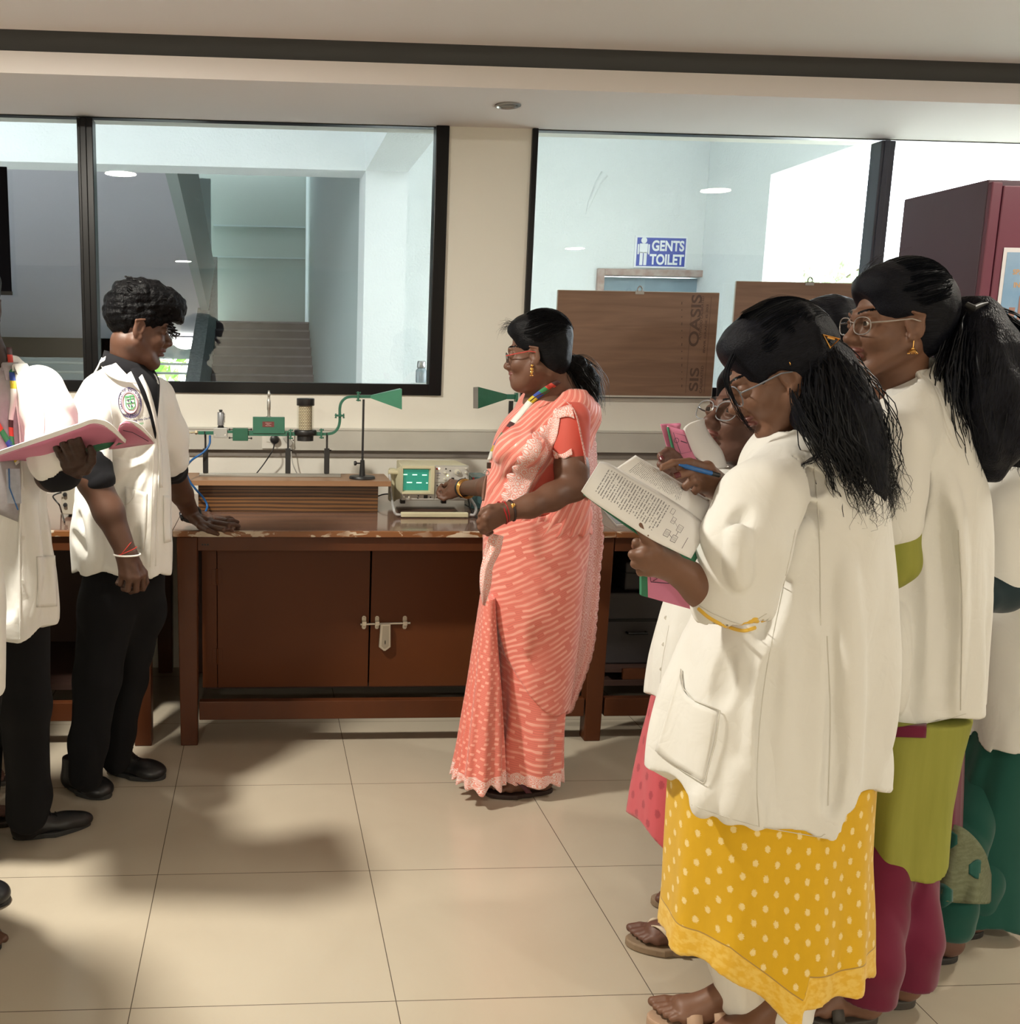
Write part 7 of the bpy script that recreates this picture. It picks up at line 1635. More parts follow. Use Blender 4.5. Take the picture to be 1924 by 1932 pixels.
    M_.disp(lambda X, Y, Z: .005*wav(X*1.0, Y*1.0, Z*.35, 75, 9)+.002*wav(X, Y, Z*.2, 220, 4)); v, f = M_.surf(1); hl = mkmesh('long_hair', v, f, m_hairfflare, p, fab=v-v.mean(0))
    g = lambda *q: [T(*x) for x in q]
    clumps([g((1500, 640, 2.0), (1545, 700, 1.93), (1555, 780, 1.87), (1590, 860, 1.88), (1605, 930, 1.88), (1600, 985, 1.89)), g((1500, 620, 2.0), (1575, 700, 1.93), (1620, 790, 1.92), (1645, 870, 1.91), (1660, 935, 1.91), (1655, 985, 1.91)),
            g((1510, 630, 2.02), (1592, 720, 1.99), (1640, 800, 1.98), (1648, 870, 1.97), (1672, 930, 1.97), (1668, 965, 1.97)), g((1510, 650, 2.0), (1556, 740, 1.91), (1580, 830, 1.86), (1612, 900, 1.86), (1628, 960, 1.87), (1620, 1003, 1.88))],
           150, [.02, .034, .036, .034, .030, .030], .0013, 'loose_locks', m_lockflare, hl, 3, .016, 3, 5)
    clumps([g((1495, 740, 1.90), (1520, 790, 1.87), (1548, 830, 1.86), (1540, 862, 1.86), (1512, 878, 1.86), (1508, 895, 1.86)), g((1500, 760, 1.90), (1530, 830, 1.86), (1560, 880, 1.86), (1575, 930, 1.86), (1592, 962, 1.87))], 16, [.006, .009, .009, .006, .004, .003], .0013, 'curling_lock', m_lockflare, hl, 5, .006, 4, 5)
    clumps([[W(.06, .045, .085), W(.098, .055, .045), W(.104, .058, -.01), W(.098, .05, -.06), W(.085, .05, -.09)]], 22, [.005, .005, .004, .004, .003], .0008, 'front_lock', m_lockflare, hs, 7, .003, 4, 5)
    clumps([g((1470, 566, 2.0), (1540, 590, 2.0), (1590, 660, 1.99)), g((1400, 590, 1.98), (1470, 562, 1.99), (1530, 580, 1.99))], 30, [.004, .008, .012], .0003, 'flyaway_hair', m_lock, hs, 9, .006, 3)
    # triangular clip
    q = [T(1552, 632, 1.905), T(1566, 656, 1.90), T(1583, 640, 1.905)]; MB().tube(q, .0026, 6, closed=True).tube([T(1560, 636, 1.902), T(1574, 640, 1.902)], .002, 6).build('hair_clip', m_gold, p, smooth=True)
    L = Loft([(792, 1470, 1548, .060), (812, 1445, 1585, .085), (840, 1420, 1618, .11), (880, 1402, 1645, .13), (950, 1390, 1660, .145), (1030, 1382, 1668, .15), (1100, 1352, 1672, .16), (1200, 1305, 1667, .17), (1300, 1265, 1658, .175), (1400, 1239, 1650, .18), (1480, 1224, 1643, .185), (1592, 1226, 1638, .185)], 2.0, 2.2)
    hem = hemline([(1150, 1440), (1221, 1474), (1270, 1514), (1340, 1540), (1400, 1562), (1470, 1580), (1540, 1589), (1572, 1576), (1590, 1520), (1638, 1512), (1700, 1512)], 1.83)
    sl = [([T(1470, 905, 1.92), T(1430, 945, 1.85), T(1402, 1030, 1.81), T(1386, 1132, 1.80)], [.062, .072, .076, .073]), ([T(1500, 870, 2.1), T(1450, 980, 2.08), T(1425, 1010, 2.03)], [.06, .055, .05])]
    co = coat_mesh(L, hem, sl, [([T(1386, 1150, 1.80), T(1384, 1195, 1.80)], [.058, .066])], seed=3, parent=p, folds=(6, .014), crump=(10, .007), neck=(T(1500, 770, 1.98), T(1508, 835, 2.0), .058, .050),
        cre=[([(1446, 900), (1458, 980), (1464, 1060), (1462, 1110), (1448, 1160), (1438, 1200)], .014, .016), ([(1496, 935), (1500, 990), (1468, 1070)], .014, .008), ([(1530, 965), (1500, 1020), (1472, 1062)], .016, .008), ([(1516, 990), (1482, 1080)], .012, -.006),
             ([(1372, 1215), (1366, 1270), (1360, 1325)], .016, .005), ([(1446, 1235), (1434, 1340), (1424, 1440), (1428, 1560)], .016, -.009), ([(1466, 1240), (1456, 1360), (1450, 1500)], .020, .008),
             ([(1578, 1180), (1582, 1320), (1576, 1420), (1564, 1530)], .014, .011), ([(1600, 1050), (1610, 1250), (1612, 1480)], .02, -.008), ([(1520, 1100), (1518, 1300), (1500, 1500)], .03, .008), ([(1395, 1440), (1390, 1500), (1372, 1545)], .016, -.007), ([(1330, 1490), (1322, 1530)], .012, -.006), ([(1480, 870), (1510, 905), (1545, 915)], .012, .005),
             ([(1404, 960, 1.772), (1380, 1030, 1.735), (1368, 1110, 1.728)], .010, .003), ([(1392, 1000, 1.738), (1396, 1100, 1.726)], .012, -.003)]); b = bvh_of([co])
    S = Field(T(1385, 1150, 1.80)-.13, T(1385, 1150, 1.80)+.13, .004); S.cone(T(1386, 1100, 1.80), T(1385, 1140, 1.80), .060, .0645, .01); S.cone(T(1386, 1110, 1.80), T(1384, 1190, 1.80), .056, .062, .003, 's'); S.disp(crumple(50, .002, 4)); v, f = S.surf(1); mkmesh('dress_sleeve', v, f, m_yel, p)
    nc = T(1496, 822, 2.02); collar(nc, .062, .066, nc[2]-.035, nc[2]+.022, .035, 215, 505, m_coat, co, .055, tiltx=.55, tilt=0, name='coat_collar')
    trail(b, [(1318, 1148), (1340, 1166), (1372, 1182), (1402, 1190), (1424, 1184)], .0042, 'sleeve_trim', m_yel, p, -.001, 30)
    # pocket, seams
    pk = patch(b, [(1284, 1262), (1288, 1298), (1310, 1322), (1358, 1340)], [(1236, 1416), (1262, 1436), (1300, 1460), (1328, 1479)], 'pocket', m_coat, co, 18, 12, .004, .002, avg=8)
    trail(b, [(1284, 1262), (1288, 1298), (1310, 1322), (1358, 1340), (1350, 1400), (1328, 1479), (1290, 1456), (1236, 1416)], .0012, 'pocket_seam', m_stitch, co, .0062, 60, False)
    trail(b, [(1500, 1000), (1445, 1270), (1428, 1450), (1432, 1560)], .0009, 'side_seam', m_stitch, co, .0005)
    trail(b, [(1560, 1200), (1566, 1350), (1562, 1520)], .0012, 'vent_seam', m_stitch, co, .0005); trail(b, [(1226, 1462), (1272, 1504), (1400, 1551), (1530, 1578), (1557, 1574)], .0008, 'hem_seam', m_stitch, co, .0005)
    trail(b, [(1530, 830), (1545, 1000), (1548, 1180)], .0009, 'back_seam', m_stitch, co, .0005); trail(b, [(1318, 1142), (1350, 1160), (1405, 1178), (1446, 1158)], .0008, 'cuff_seam', m_stitch, co, .0005)
    LK = Loft([(1440, 1270, 1636, .165), (1600, 1264, 1624, .17), (1700, 1260, 1626, .175), (1800, 1247, 1625, .18), (1930, 1226, 1617, .185)], 2.0, 2.1)
    hk = hemline([(1180, 1810), (1228, 1826), (1262, 1846), (1290, 1858), (1340, 1850), (1380, 1853), (1430, 1886), (1475, 1916), (1500, 1930), (1508, 1886), (1560, 1890), (1615, 1884), (1680, 1884)], 1.84)
    kt = skirt(LK, hk, 'dress', m_yel, p, (9, .010), 2); b3 = bvh_of([kt])
    pass
    Tr = Field(heel+np.array([-.16, -.2, -.03]), heel+np.array([.22, .22, .3]), .006); Tr.chain([T(1395, 1800, 1.98), heel+np.array([-.035, 0, .06])], [.075, .052], .02); Tr.chain([T(1490, 1800, 2.0), heel2+np.array([-.03, 0, .06])], [.075, .052], .02); Tr.disp(crumple(35, .004, 3)); v, f = Tr.surf(1); mkmesh('trousers', v, f, m_coat, p)
    sandal(P_, n_, d_, .042, .23, m_san, p, side=-1, kind='two', thick=.024); sandal(P2, n2, d2, .042, .23, m_san, p, side=1, kind='two', thick=.024)
    glasses(fr, p, mat('clear grey frame', (.16, .17, .2), .25), w_=.026, h_=.021); ec = W(.003, .079, -.033); eb = MB().sph(ec, .0028, 6); 
    ring(W(-.010, .080, .022), fr[1] @ np.array([1., 0, 0]), .0055, .0011, 'ear_ring', m_gold, p); eb.build('earring', m_gold, p, smooth=True)
    nails([(T(1194, 973, 1.775), T(1204, 992, 1.765), (-.4, -.9, .1)), (T(1276, 898, 1.875), T(1284, 895, 1.875), (-.1, -.9, .4))], .0068, mat('dark red nail', (.10, .015, .02), .25), p)
    # ---------------- held booklet
    P0 = T(1210, 960, 1.8); bk = thing('lab_manual', 'open white printed lab manual with curling pages held by the woman in the yellow dress', 'booklet', P0)
    s1 = sheet([(1131, 871, 1.80), (1150, 876, 1.83), (1217, 914, 1.84), (1285, 956, 1.845), (1337, 994, 1.85)], [(1096, 927, 1.755), (1118, 946, 1.75), (1217, 1011, 1.755), (1265, 1036, 1.76), (1303, 1054, 1.775)], 'front_page', m_page, bk, 40, 12, .0008, lambda u, t_: -.018*math.sin(math.pi*t_)*(1.0 if u < .9 else 1-(u-.9)*4)-.012*math.exp(-u*9))
    sheet([(1198, 859, 1.90), (1240, 884, 1.905), (1290, 915, 1.91), (1338, 944, 1.92)], [(1160, 885, 1.862), (1217, 917, 1.86), (1285, 958, 1.865), (1338, 996, 1.87)], 'rear_page', m_page2, bk, 30, 8, .0008, lambda u, t_: -.01*math.sin(math.pi*t_))
    sheet([(1106, 920, 1.80), (1217, 990, 1.80), (1337, 1010, 1.87)], [(1100, 934, 1.772), (1220, 1020, 1.772), (1310, 1062, 1.795)], 'cover', m_spine, bk, 20, 4, .001)
    # diagram boxes on the page, on a fine grid over the sheet
    me = s1.data; vv = np.empty(len(me.vertices)*3, np.float32); me.vertices.foreach_get('co', vv); vv = (vv.reshape(40, 12, 3)+WO[s1.name])
    def onp(u, t_):
        a = min(max(u, 0), .999)*39; c = min(max(t_, 0), .999)*11; i, j = int(a), int(c); x, y = a-i, c-j
        q = (vv[i, j]*(1-x)+vv[i+1, j]*x)*(1-y)+(vv[i, j+1]*(1-x)+vv[i+1, j+1]*x)*y; d = CO-q; return q+d/np.linalg.norm(d)*.0012
    def on_page_line(bm, a, b_, r=.00045): bm.tube([onp(a[0]+(b_[0]-a[0])*k/4, a[1]+(b_[1]-a[1])*k/4) for k in range(5)], r, 4)
    dg = MB()
    for (u0, v0, u1, v1) in ((.72, .62, .76, .78), (.79, .66, .83, .82), (.79, .38, .83, .54), (.72, .30, .75, .44), (.68, .14, .71, .26)):
        for a, b_ in (((u0, v0), (u1, v0)), ((u1, v0), (u1, v1)), ((u1, v1), (u0, v1)), ((u0, v1), (u0, v0))): on_page_line(dg, a, b_)
        for k in (1, 2, 3): on_page_line(dg, (u0+(u1-u0)*k/4, v0+.03), (u0+(u1-u0)*k/4, v1-.03), .0003)
    for a, b_ in (((.76, .7), (.79, .74)), ((.81, .66), (.81, .54)), ((.79, .46), (.75, .38)), ((.72, .3), (.70, .26))): on_page_line(dg, a, b_)
    on_page_line(dg, (.90, .55), (.90, .86), .0006); dg.build('page_diagram', m_inkd, s1)
    # pen
    a, b_ = T(1281, 877, 1.872), T(1357, 897, 1.885); pn = thing('pen', 'blue pen with black end held by the woman in the yellow dress', 'pen', (a+b_)/2)
    MB().tube([a, a+(b_-a)*.12, a+(b_-a)*.15, a+(b_-a)*.8], [.0016, .0034, .0045, .0045], 12).build('barrel', mat('blue plastic', (.01, .10, .32), .3), pn, smooth=True)
    MB().tube([a+(b_-a)*.8, b_], [.0047, .0042], 12).build('pen_end', m_bk, pn, smooth=True)
    return p
m_hairflare = hairmat('black hair flare blue', (.0045, .005, .008), .36); m_hairfflare = hairmat('black hair falling flare blue', (.005, .0055, .009), .40, (30, 30, 3), .8)  # blue of the lens flare mixed into both hair base colours
m_yel = motif('yellow dotted cotton', (.72, .42, .010), (.86, .70, .34), .046, .032, .0062, .0088, band=(.066, (.78, .52, .10), (.72, .42, .035))); m_yelb = mat('yellow brocade border', (.76, .52, .10), .6, nz=(70, .8, (.70, .40, .03)), bump=(150, .4, .001))
m_san = mat('beige sandal', (.42, .28, .19), .55); m_page2 = pagemat('printed page dense', 60., (.14, .14, .15))
PF = front_woman()
LEG = {}
m_pinkk = motif('pink printed cotton', (.58, .095, .12), (.22, .02, .04), .050, .036, .008, .012, fold=.5); m_olive = mat('olive kurta cotton', (.24, .25, .035), .8, nz=(5, .5, (.34, .33, .06), (9, 9, .5)), bump=(600, .15, .0008)); m_mar = cloth('maroon cotton', (.13, .008, .032)); m_green = cloth('bottle green cotton', (.008, .07, .052)); m_knit = mat('olive rib panel', (.10, .11, .055), .9, nz=(40, .7, (.16, .17, .10), (1, 1, 5)), bump=(90, .8, .003)); m_dk = cloth('dark teal sleeve', (.012, .028, .035))
m_blacksl = mat('black sandal', (.02, .018, .017), .6); m_grysl = mat('grey brown slipper', (.05, .042, .035), .6)
def simple_person(label, head_c, yaw, pitch, neck_b, torso, hips, knees, feet, skin, lips=m_lip, scale=1., male=False, arms=(), head_h=.0026, toes=True, wf=.040):
    """body as one mesh: head and neck, arms with hands (list of callables), torso, legs, bare feet"""
    fr = frame(T(*head_c), yaw, pitch, 0, scale); W = fr[0]; parts = []
    nb = T(*neck_b); c0 = W(0, 0, 0); lo = np.minimum(c0-.16, nb-.08); hi = np.maximum(c0+.16, nb+.08)
    F = Field(lo, hi, head_h); F.cone(W(-.025, 0, -.05), nb, .050 if not male else .057, .055, .025); head(F, fr, male=male); hV, hF = F.surf(1); parts.append((hV, hF))
    for fn in arms: parts.append(fn())
    fi = []
    for (toe, heel, side) in feet:
        toe = gz(*toe, .022); heel = gz(*heel, .022); G = Field(np.minimum(toe, heel)-np.array([.07, .07, .03]), np.maximum(toe, heel)+np.array([.07, .07, .16]), .0034)
        tips, P_, n_, d_ = foot(G, toe, heel, heel+(toe-heel)*.14+np.array([0, 0, .11]), wf, side=side); parts.append(G.surf(1)); fi.append((P_, n_, d_, toe, heel))
    tor = [T(*q) for q in torso]; hp = [T(*q) for q in hips]; kn = [T(*q) for q in knees]; pts = np.array(tor+hp+kn+[f[4] for f in fi])
    C = Field(pts.min(0)-.18, pts.max(0)+.12, .012); C.cone(tor[0], tor[1], .08, .09, .03); C.cone(nb, tor[0], .05, .08, .03)
    an = [f[4]+(f[3]-f[4])*.14+np.array([0, 0, .1]) for f in fi]; legs_body(C, hp, kn, an, (.055, .040, .032)); parts.append(C.surf(1))
    V, Fc = join(parts); o = gz(*(feet[0][1]), 0); p = mkmesh('person', V, Fc, [skin, lips, m_hair], origin=o); paint_face(p, fr, hV, hF, .0045 if male else .0032); props(p, label, 'person'); LEG[p.name] = (hp, kn, an)
    return p, fr, fi
def pants(p, m, r=(.10, .078, .054), drop=0.):
    hp, kn, an = LEG[p.name]; a = np.array(hp+kn+an); F = Field(a.min(0)-np.array([.13, .13, .06]), a.max(0)+.13, .0065)
    for h_, k_, q in zip(hp, kn, an): F.chain([h_, k_, q+np.array([0, 0, .03]), q-np.array([0, 0, drop])], (r[0], r[1], r[2], r[2]), .02)
    F.disp(crumple(22, .005, 3, (1, 1, .8))); v, f = F.surf(1); return mkmesh('trousers', v, f, m, p)
def pink_woman():
    def arm():
        B = Field(T(1235, 960, 2.1)-np.array([.02, .1, .02]), T(1420, 840, 2.25)+np.array([.05, .15, .02]), .0028); w = T(1300, 905, 2.14); B.chain([T(1390, 950, 2.25), w], [.038, .026], .02)
        kn = [T(1268, 866, 2.11), T(1266, 876, 2.10), T(1270, 886, 2.10), T(1276, 896, 2.11)]
        hand(B, w, kn, [[T(1254, 855, 2.08), T(1246, 860, 2.06), T(1250, 868, 2.05)], [T(1252, 868, 2.08), T(1246, 876, 2.07), T(1254, 880, 2.06)], [T(1256, 880, 2.08), T(1252, 888, 2.07), T(1260, 890, 2.07)], [T(1264, 892, 2.09), T(1260, 898, 2.08), T(1268, 900, 2.08)]],
             [T(1286, 878, 2.12), T(1276, 862, 2.10), T(1266, 852, 2.09), T(1258, 848, 2.09)], r=.0085); return B.surf(1)
    p, fr, fi = simple_person('woman with round clear glasses and raised chin, pink printed dress under white coat', (1402, 798, 2.3), 200, -20, (1440, 895, 2.34), [(1425, 930, 2.35), (1390, 1200, 2.35)], [(1375, 1230, 2.3), (1390, 1230, 2.42)], [(1360, 1480, 2.3), (1375, 1480, 2.42)],
        [((1186, 1768), (1345, 1782), -1), ((1234, 1692), (1390, 1706), 1)], sk_p, arms=[arm]); eyes(fr, p, only=(1, -1)); W = fr[0]
    woman_hair_shell(fr, mat_=m_hair, parent=p, cutters=[((.06, 0, -.09), (.08, .1, .05), .004)]); glasses(fr, p, mat('clear frame', (.25, .26, .28), .15), w_=.027, h_=.022); MB().sph(W(.004, .080, -.034), .0035, 6).build('earring', m_gold, p, smooth=True)
    nails([(T(1250, 868, 2.05), T(1246, 860, 2.06), (-.6, -.7, .3))], .0066, MATS['dark red nail'], p)
    L = Loft([(878, 1385, 1455, .06), (900, 1360, 1480, .09), (930, 1335, 1492, .115), (1000, 1302, 1490, .125), (1100, 1278, 1480, .13), (1180, 1252, 1478, .135), (1253, 1235, 1476, .14), (1306, 1227, 1474, .14), (1356, 1223, 1474, .14)], 2.34, 2.2)
    co = coat_mesh(L, hemline([(1180, 1318), (1220, 1333), (1250, 1354), (1300, 1362), (1480, 1366)], 2.2), [([T(1380, 930, 2.26), T(1340, 960, 2.2), T(1325, 985, 2.17)], [.06, .058, .055])], seed=8, parent=p, h=.006); b = bvh_of([co])
    trail(b, [(1262, 1180), (1248, 1260), (1243, 1345)], .0008, 'placket_seam', m_stitch, co); 
    for y in (1165, 1215, 1262, 1310):
        loc, _ = shoot(b, 1256-(y-1165)*.09, y)
        if loc is not None: MB().lathe([(.005, 0), (.005, -.002), (0, -.002)], loc, (0, 1, 0), 12).build('button', m_wht, co)
    nc = T(1432, 885, 2.34); collar(nc, .06, .062, nc[2]-.04, nc[2]+.012, .03, 225, 495, m_coat, co, .045, tiltx=.25, name='coat_collar')
    LK = Loft([(1300, 1238, 1470, .125), (1400, 1217, 1470, .135), (1500, 1199, 1474, .145), (1612, 1184, 1480, .155)], 2.34, 2.1); skirt(LK, hemline([(1150, 1576), (1185, 1583), (1220, 1588), (1264, 1609), (1400, 1612), (1500, 1612)], 2.2), 'dress', m_pinkk, p, (8, .011), 5)
    pants(p, m_coat)
    for i, (P_, n_, d_, t_, h_) in enumerate(fi): sandal(P_, n_, d_, .040, .2, mat('tan sandal', (.24, .17, .11), .6), p, side=-1 if i == 0 else 1, kind='thong', mstrap=mat('cream strap', (.55, .46, .34), .5), thick=.02)
    # pink records
    bk = thing('lab_record', 'pink record book with green spine and open pages, behind the blue pen', 'book', T(1300, 880, 2.1))
    pc = sheet([(1258, 803, 2.12), (1270, 845, 2.11), (1276, 870, 2.10)], [(1290, 812, 2.10), (1305, 850, 2.10), (1318, 874, 2.10)], 'cover', m_pink, bk, 10, 8, .0015); sheet([(1246, 800, 2.125), (1256, 835, 2.12), (1264, 862, 2.11)], [(1283, 798, 2.125), (1284, 802, 2.12), (1278, 830, 2.13)], 'rear_cover', m_pink, bk, 10, 5, .0012, lambda u, t_: .01*math.sin(t_*3))
    sheet([(1257, 806, 2.119), (1266, 845, 2.109), (1272, 872, 2.099)], [(1261, 805, 2.117), (1272, 845, 2.107), (1279, 871, 2.097)], 'spine_strip', m_spine, bk, 8, 3, .001)
    sheet([(1318, 792, 2.14), (1298, 800, 2.125), (1289, 815, 2.115), (1305, 855, 2.11), (1345, 885, 2.10)], [(1330, 790, 2.17), (1330, 800, 2.17), (1340, 820, 2.16), (1362, 850, 2.15), (1372, 880, 2.14)], 'curled_page', m_paper, bk, 24, 10, .0008, lambda u, t_: -.014*math.sin(math.pi*t_))
    fr_ = MB(); q = [T(1270, 816, 2.098), T(1292, 822, 2.086), T(1304, 852, 2.086), T(1284, 856, 2.09)]; fr_.tube(q, .0006, 4, closed=True); fr_.tube([T(1276+4.5*math.cos(a), 831+4.5*math.sin(a), 2.092) for a in np.linspace(0, 6.28, 13)[:-1]], .0005, 4, closed=True); fr_.tube([T(1284, 832, 2.09), T(1296, 836, 2.086)], .0009, 4).build('cover_print', m_inkd, pc)
    b2 = thing('lab_record', 'pink record book with green spine strip under the forearm of the yellow-dressed woman', 'book', T(1260, 1120, 1.92))
    c2 = MB().prism([T(1221, 1080, 1.93), T(1222, 1127, 1.93), T(1340, 1160, 1.93), T(1350, 1090, 1.93)], (0, .012, 0)).build('cover', m_pink, b2, bevel=.001)
    MB().prism([T(1210, 1078, 1.93), T(1210, 1124, 1.93), T(1222.5, 1127.5, 1.93), T(1221.5, 1078, 1.93)], (0, .0122, 0)).build('spine_strip', m_spine, b2, bevel=.001)
    MB().tube([T(1226, 1084, 1.929), T(1228, 1098, 1.929), T(1300, 1104, 1.929)], .0007, 4).tube([T(1234, 1088, 1.929), T(1240, 1092, 1.929), T(1232, 1096, 1.929)], .0006, 4).build('cover_print', m_inkd, c2)
    return p
PPK = pink_woman()
def tall_woman():
    def arm():
        A = Field(T(1600, 1120, 2.05)-np.array([.05, .12, .03]), T(1720, 960, 2.1)+np.array([.05, .12, .03]), .006); A.chain([T(1690, 980, 2.06), T(1688, 1065, 2.06), T(1672, 1082, 2.06)], [.042, .040, .03], .02); return A.surf(1)
    p, fr, fi = simple_person('tall woman with glasses and bushy ponytail, olive dress under white coat', (1686, 612, 2.15), 180, 2, (1695, 720, 2.17), [(1712, 780, 2.18), (1720, 1200, 2.18)], [(1690, 1280, 2.17), (1705, 1280, 2.23)], [(1688, 1480, 2.18), (1712, 1480, 2.24)],
        [((1500, 1905), (1650, 1912), -1), ((1580, 1862), (1722, 1880), 1)], sk_g, arms=[arm], scale=.97); eyes(fr, p, only=(1,)); W = fr[0]
    hs = woman_hair_shell(fr, (.130, 0, -.028, .085, .10, .112), mat_=m_hairflare, parent=p, extra=[((-.06, 0, .03), (.075, .07, .08), .02)], puff=1.02)
    scalp_strands(fr, hs, 7, 320, m_lockflare, 1.025)
    PTf = Field(T(1755, 915, 2.15)-np.array([0, .13, .01]), T(1950, 560, 2.15)+np.array([0, .13, 0]), .005)
    PTf.chain([T(1822, 582, 2.16), T(1842, 600, 2.15), T(1846, 660, 2.14), T(1850, 740, 2.13), T(1862, 820, 2.12), T(1864, 880, 2.12)], [.028, .040, .080, .092, .074, .034], .03); PTf.disp(lambda X, Y, Z: .006*wav(X, Y, Z*.5, 70, 12)); v, f = PTf.surf(1); pt = mkmesh('ponytail', v, f, m_hairfflare, p, fab=v-v.mean(0))
    g = lambda *q: [T(*x) for x in q]
    clumps([g((1830, 582, 2.14), (1862, 640, 2.10), (1868, 730, 2.08), (1862, 820, 2.08), (1850, 900, 2.09)), g((1825, 590, 2.15), (1808, 650, 2.10), (1798, 730, 2.08), (1816, 820, 2.08), (1834, 896, 2.1)), g((1835, 582, 2.16), (1895, 640, 2.15), (1925, 730, 2.14), (1918, 820, 2.14), (1900, 890, 2.14)), g((1835, 582, 2.16), (1910, 630, 2.13), (1945, 720, 2.12), (1950, 800, 2.12), (1935, 860, 2.14))], 100, [.008, .03, .042, .040, .026], .0018, 'loose_locks', m_lockflare, pt, 13, .010, 4, 5)
    clumps([g((1840, 575, 2.15), (1890, 600, 2.14), (1915, 660, 2.14)), g((1620, 540, 2.15), (1650, 500, 2.15), (1720, 480, 2.15))], 34, [.005, .02, .03], .0004, 'flyaway_hair', m_lock, hs, 15, .012, 3)
    MB().tube([T(1822, 574, 2.10), T(1836, 582, 2.09), T(1848, 576, 2.10), T(1862, 572, 2.11)], [.006, .008, .006, .003], 8).build('hair_band', m_bkm, p, smooth=True)
    L = Loft([(697, 1664, 1738, .055), (716, 1645, 1762, .078), (745, 1630, 1785, .10), (790, 1620, 1800, .12), (850, 1618, 1812, .13), (920, 1618, 1838, .135), (1000, 1618, 1845, .135), (1100, 1618, 1848, .14), (1230, 1618, 1836, .145), (1378, 1614, 1827, .15)], 2.18, 2.2)
    co = coat_mesh(L, hemline([(1560, 1366), (1640, 1372), (1700, 1377), (1750, 1375), (1800, 1362), (1828, 1355), (1860, 1350)], 2.05), [([T(1702, 775, 2.11), T(1684, 840, 2.06), T(1680, 920, 2.045), T(1684, 985, 2.045)], [.066, .066, .062, .058]), ([T(1720, 770, 2.26), T(1690, 900, 2.28)], [.055, .05])], seed=21, parent=p, folds=(6, .012), crump=(11, .0065), neck=(T(1660, 690, 2.12), T(1684, 756, 2.13), .066, .050),
        cre=[([(1716, 850), (1724, 900), (1722, 960), (1714, 1005)], .014, .016), ([(1690, 790), (1716, 820), (1722, 860)], .014, .008), ([(1660, 800), (1680, 840), (1712, 870)], .014, .008), ([(1790, 900), (1800, 1000), (1806, 1150), (1808, 1340)], .018, -.010), ([(1768, 950), (1776, 1100), (1778, 1340)], .022, .009), ([(1730, 1050), (1720, 1200), (1722, 1350)], .024, .008), ([(1690, 1150), (1684, 1340)], .02, -.007), ([(1672, 860, 1.99), (1664, 930, 1.985), (1668, 990, 1.985)], .012, .006)]); b = bvh_of([co])
    nc = T(1697, 726, 2.17); collar(nc, .058, .062, nc[2]-.04, nc[2]+.016, .036, 215, 505, m_coat, co, .055, tiltx=.62, name='coat_collar')
    trail(b, [(1808, 1000), (1815, 1150), (1812, 1340)], .0010, 'back_seam', m_stitch, co); trail(b, [(1655, 1362), (1745, 1366), (1822, 1347)], .0008, 'hem_seam', m_stitch, co)
    S = Field(T(1686, 1040, 2.05)-.14, T(1686, 1040, 2.05)+.14, .005); S.chain([T(1686, 980, 2.05), T(1688, 1060, 2.05), T(1674, 1078, 2.05)], [.053, .047, .04], .02); v, f = S.surf(1); mkmesh('dress_sleeve', v, f, m_olive, p)
    LK = Loft([(1330, 1606, 1806, .135), (1400, 1600, 1786, .135), (1495, 1592, 1768, .135), (1582, 1586, 1753, .15), (1662, 1580, 1738, .165)], 2.165, 2.4); kt = skirt(LK, hemline([(1560, 1664), (1633, 1656), (1660, 1659), (1694, 1660), (1730, 1650), (1780, 1630)], 2.05), 'dress', m_olive, p, (7, .009), 6); b3 = bvh_of([kt])
    # maroon scarf showing under the coat
    patch(b3, [(1644, 1368), (1690, 1372), (1748, 1366)], [(1642, 1452), (1662, 1446), (1684, 1390), (1746, 1392)], 'scarf', m_mar, p, 20, 8, .006, .002, smooth_=False)
    sheet([(1784, 1340, 2.20), (1776, 1440, 2.20), (1768, 1564, 2.20)], [(1823, 1335, 2.26), (1820, 1440, 2.26), (1816, 1568, 2.25)], 'scarf_end', m_mar, p, 20, 8, .003, lambda u, t_: .012*math.sin(t_*8))
    pants(p, m_mar, (.060, .066, .068), .04)
    for i, (P_, n_, d_, t_, h_) in enumerate(fi): sandal(P_, n_, d_, .041, .2, m_grysl, p, side=-1 if i == 0 else 1, kind='one', thick=.022, name='slipper')
    glasses(fr, p, mat('thin metal frame', (.4, .36, .34), .25, metal=.6), w_=.027, h_=.0185)
    ec = W(.003, .080, -.036); e = MB().tube([ec, ec-np.array([0, 0, .014])], .0012, 6).sph(ec-np.array([0, 0, .016]), .0032, 6).lathe([(.010, -.024), (.006, -.018), (.001, -.016)], ec, (0, 0, 1), 14)
    for k in range(8): e.sph(ec+np.array([.009*math.cos(k*.8), .009*math.sin(k*.8), -.026]), .0014, 4)
    e.build('earring', m_gold, p, smooth=True)
    return p
PTL = tall_woman()
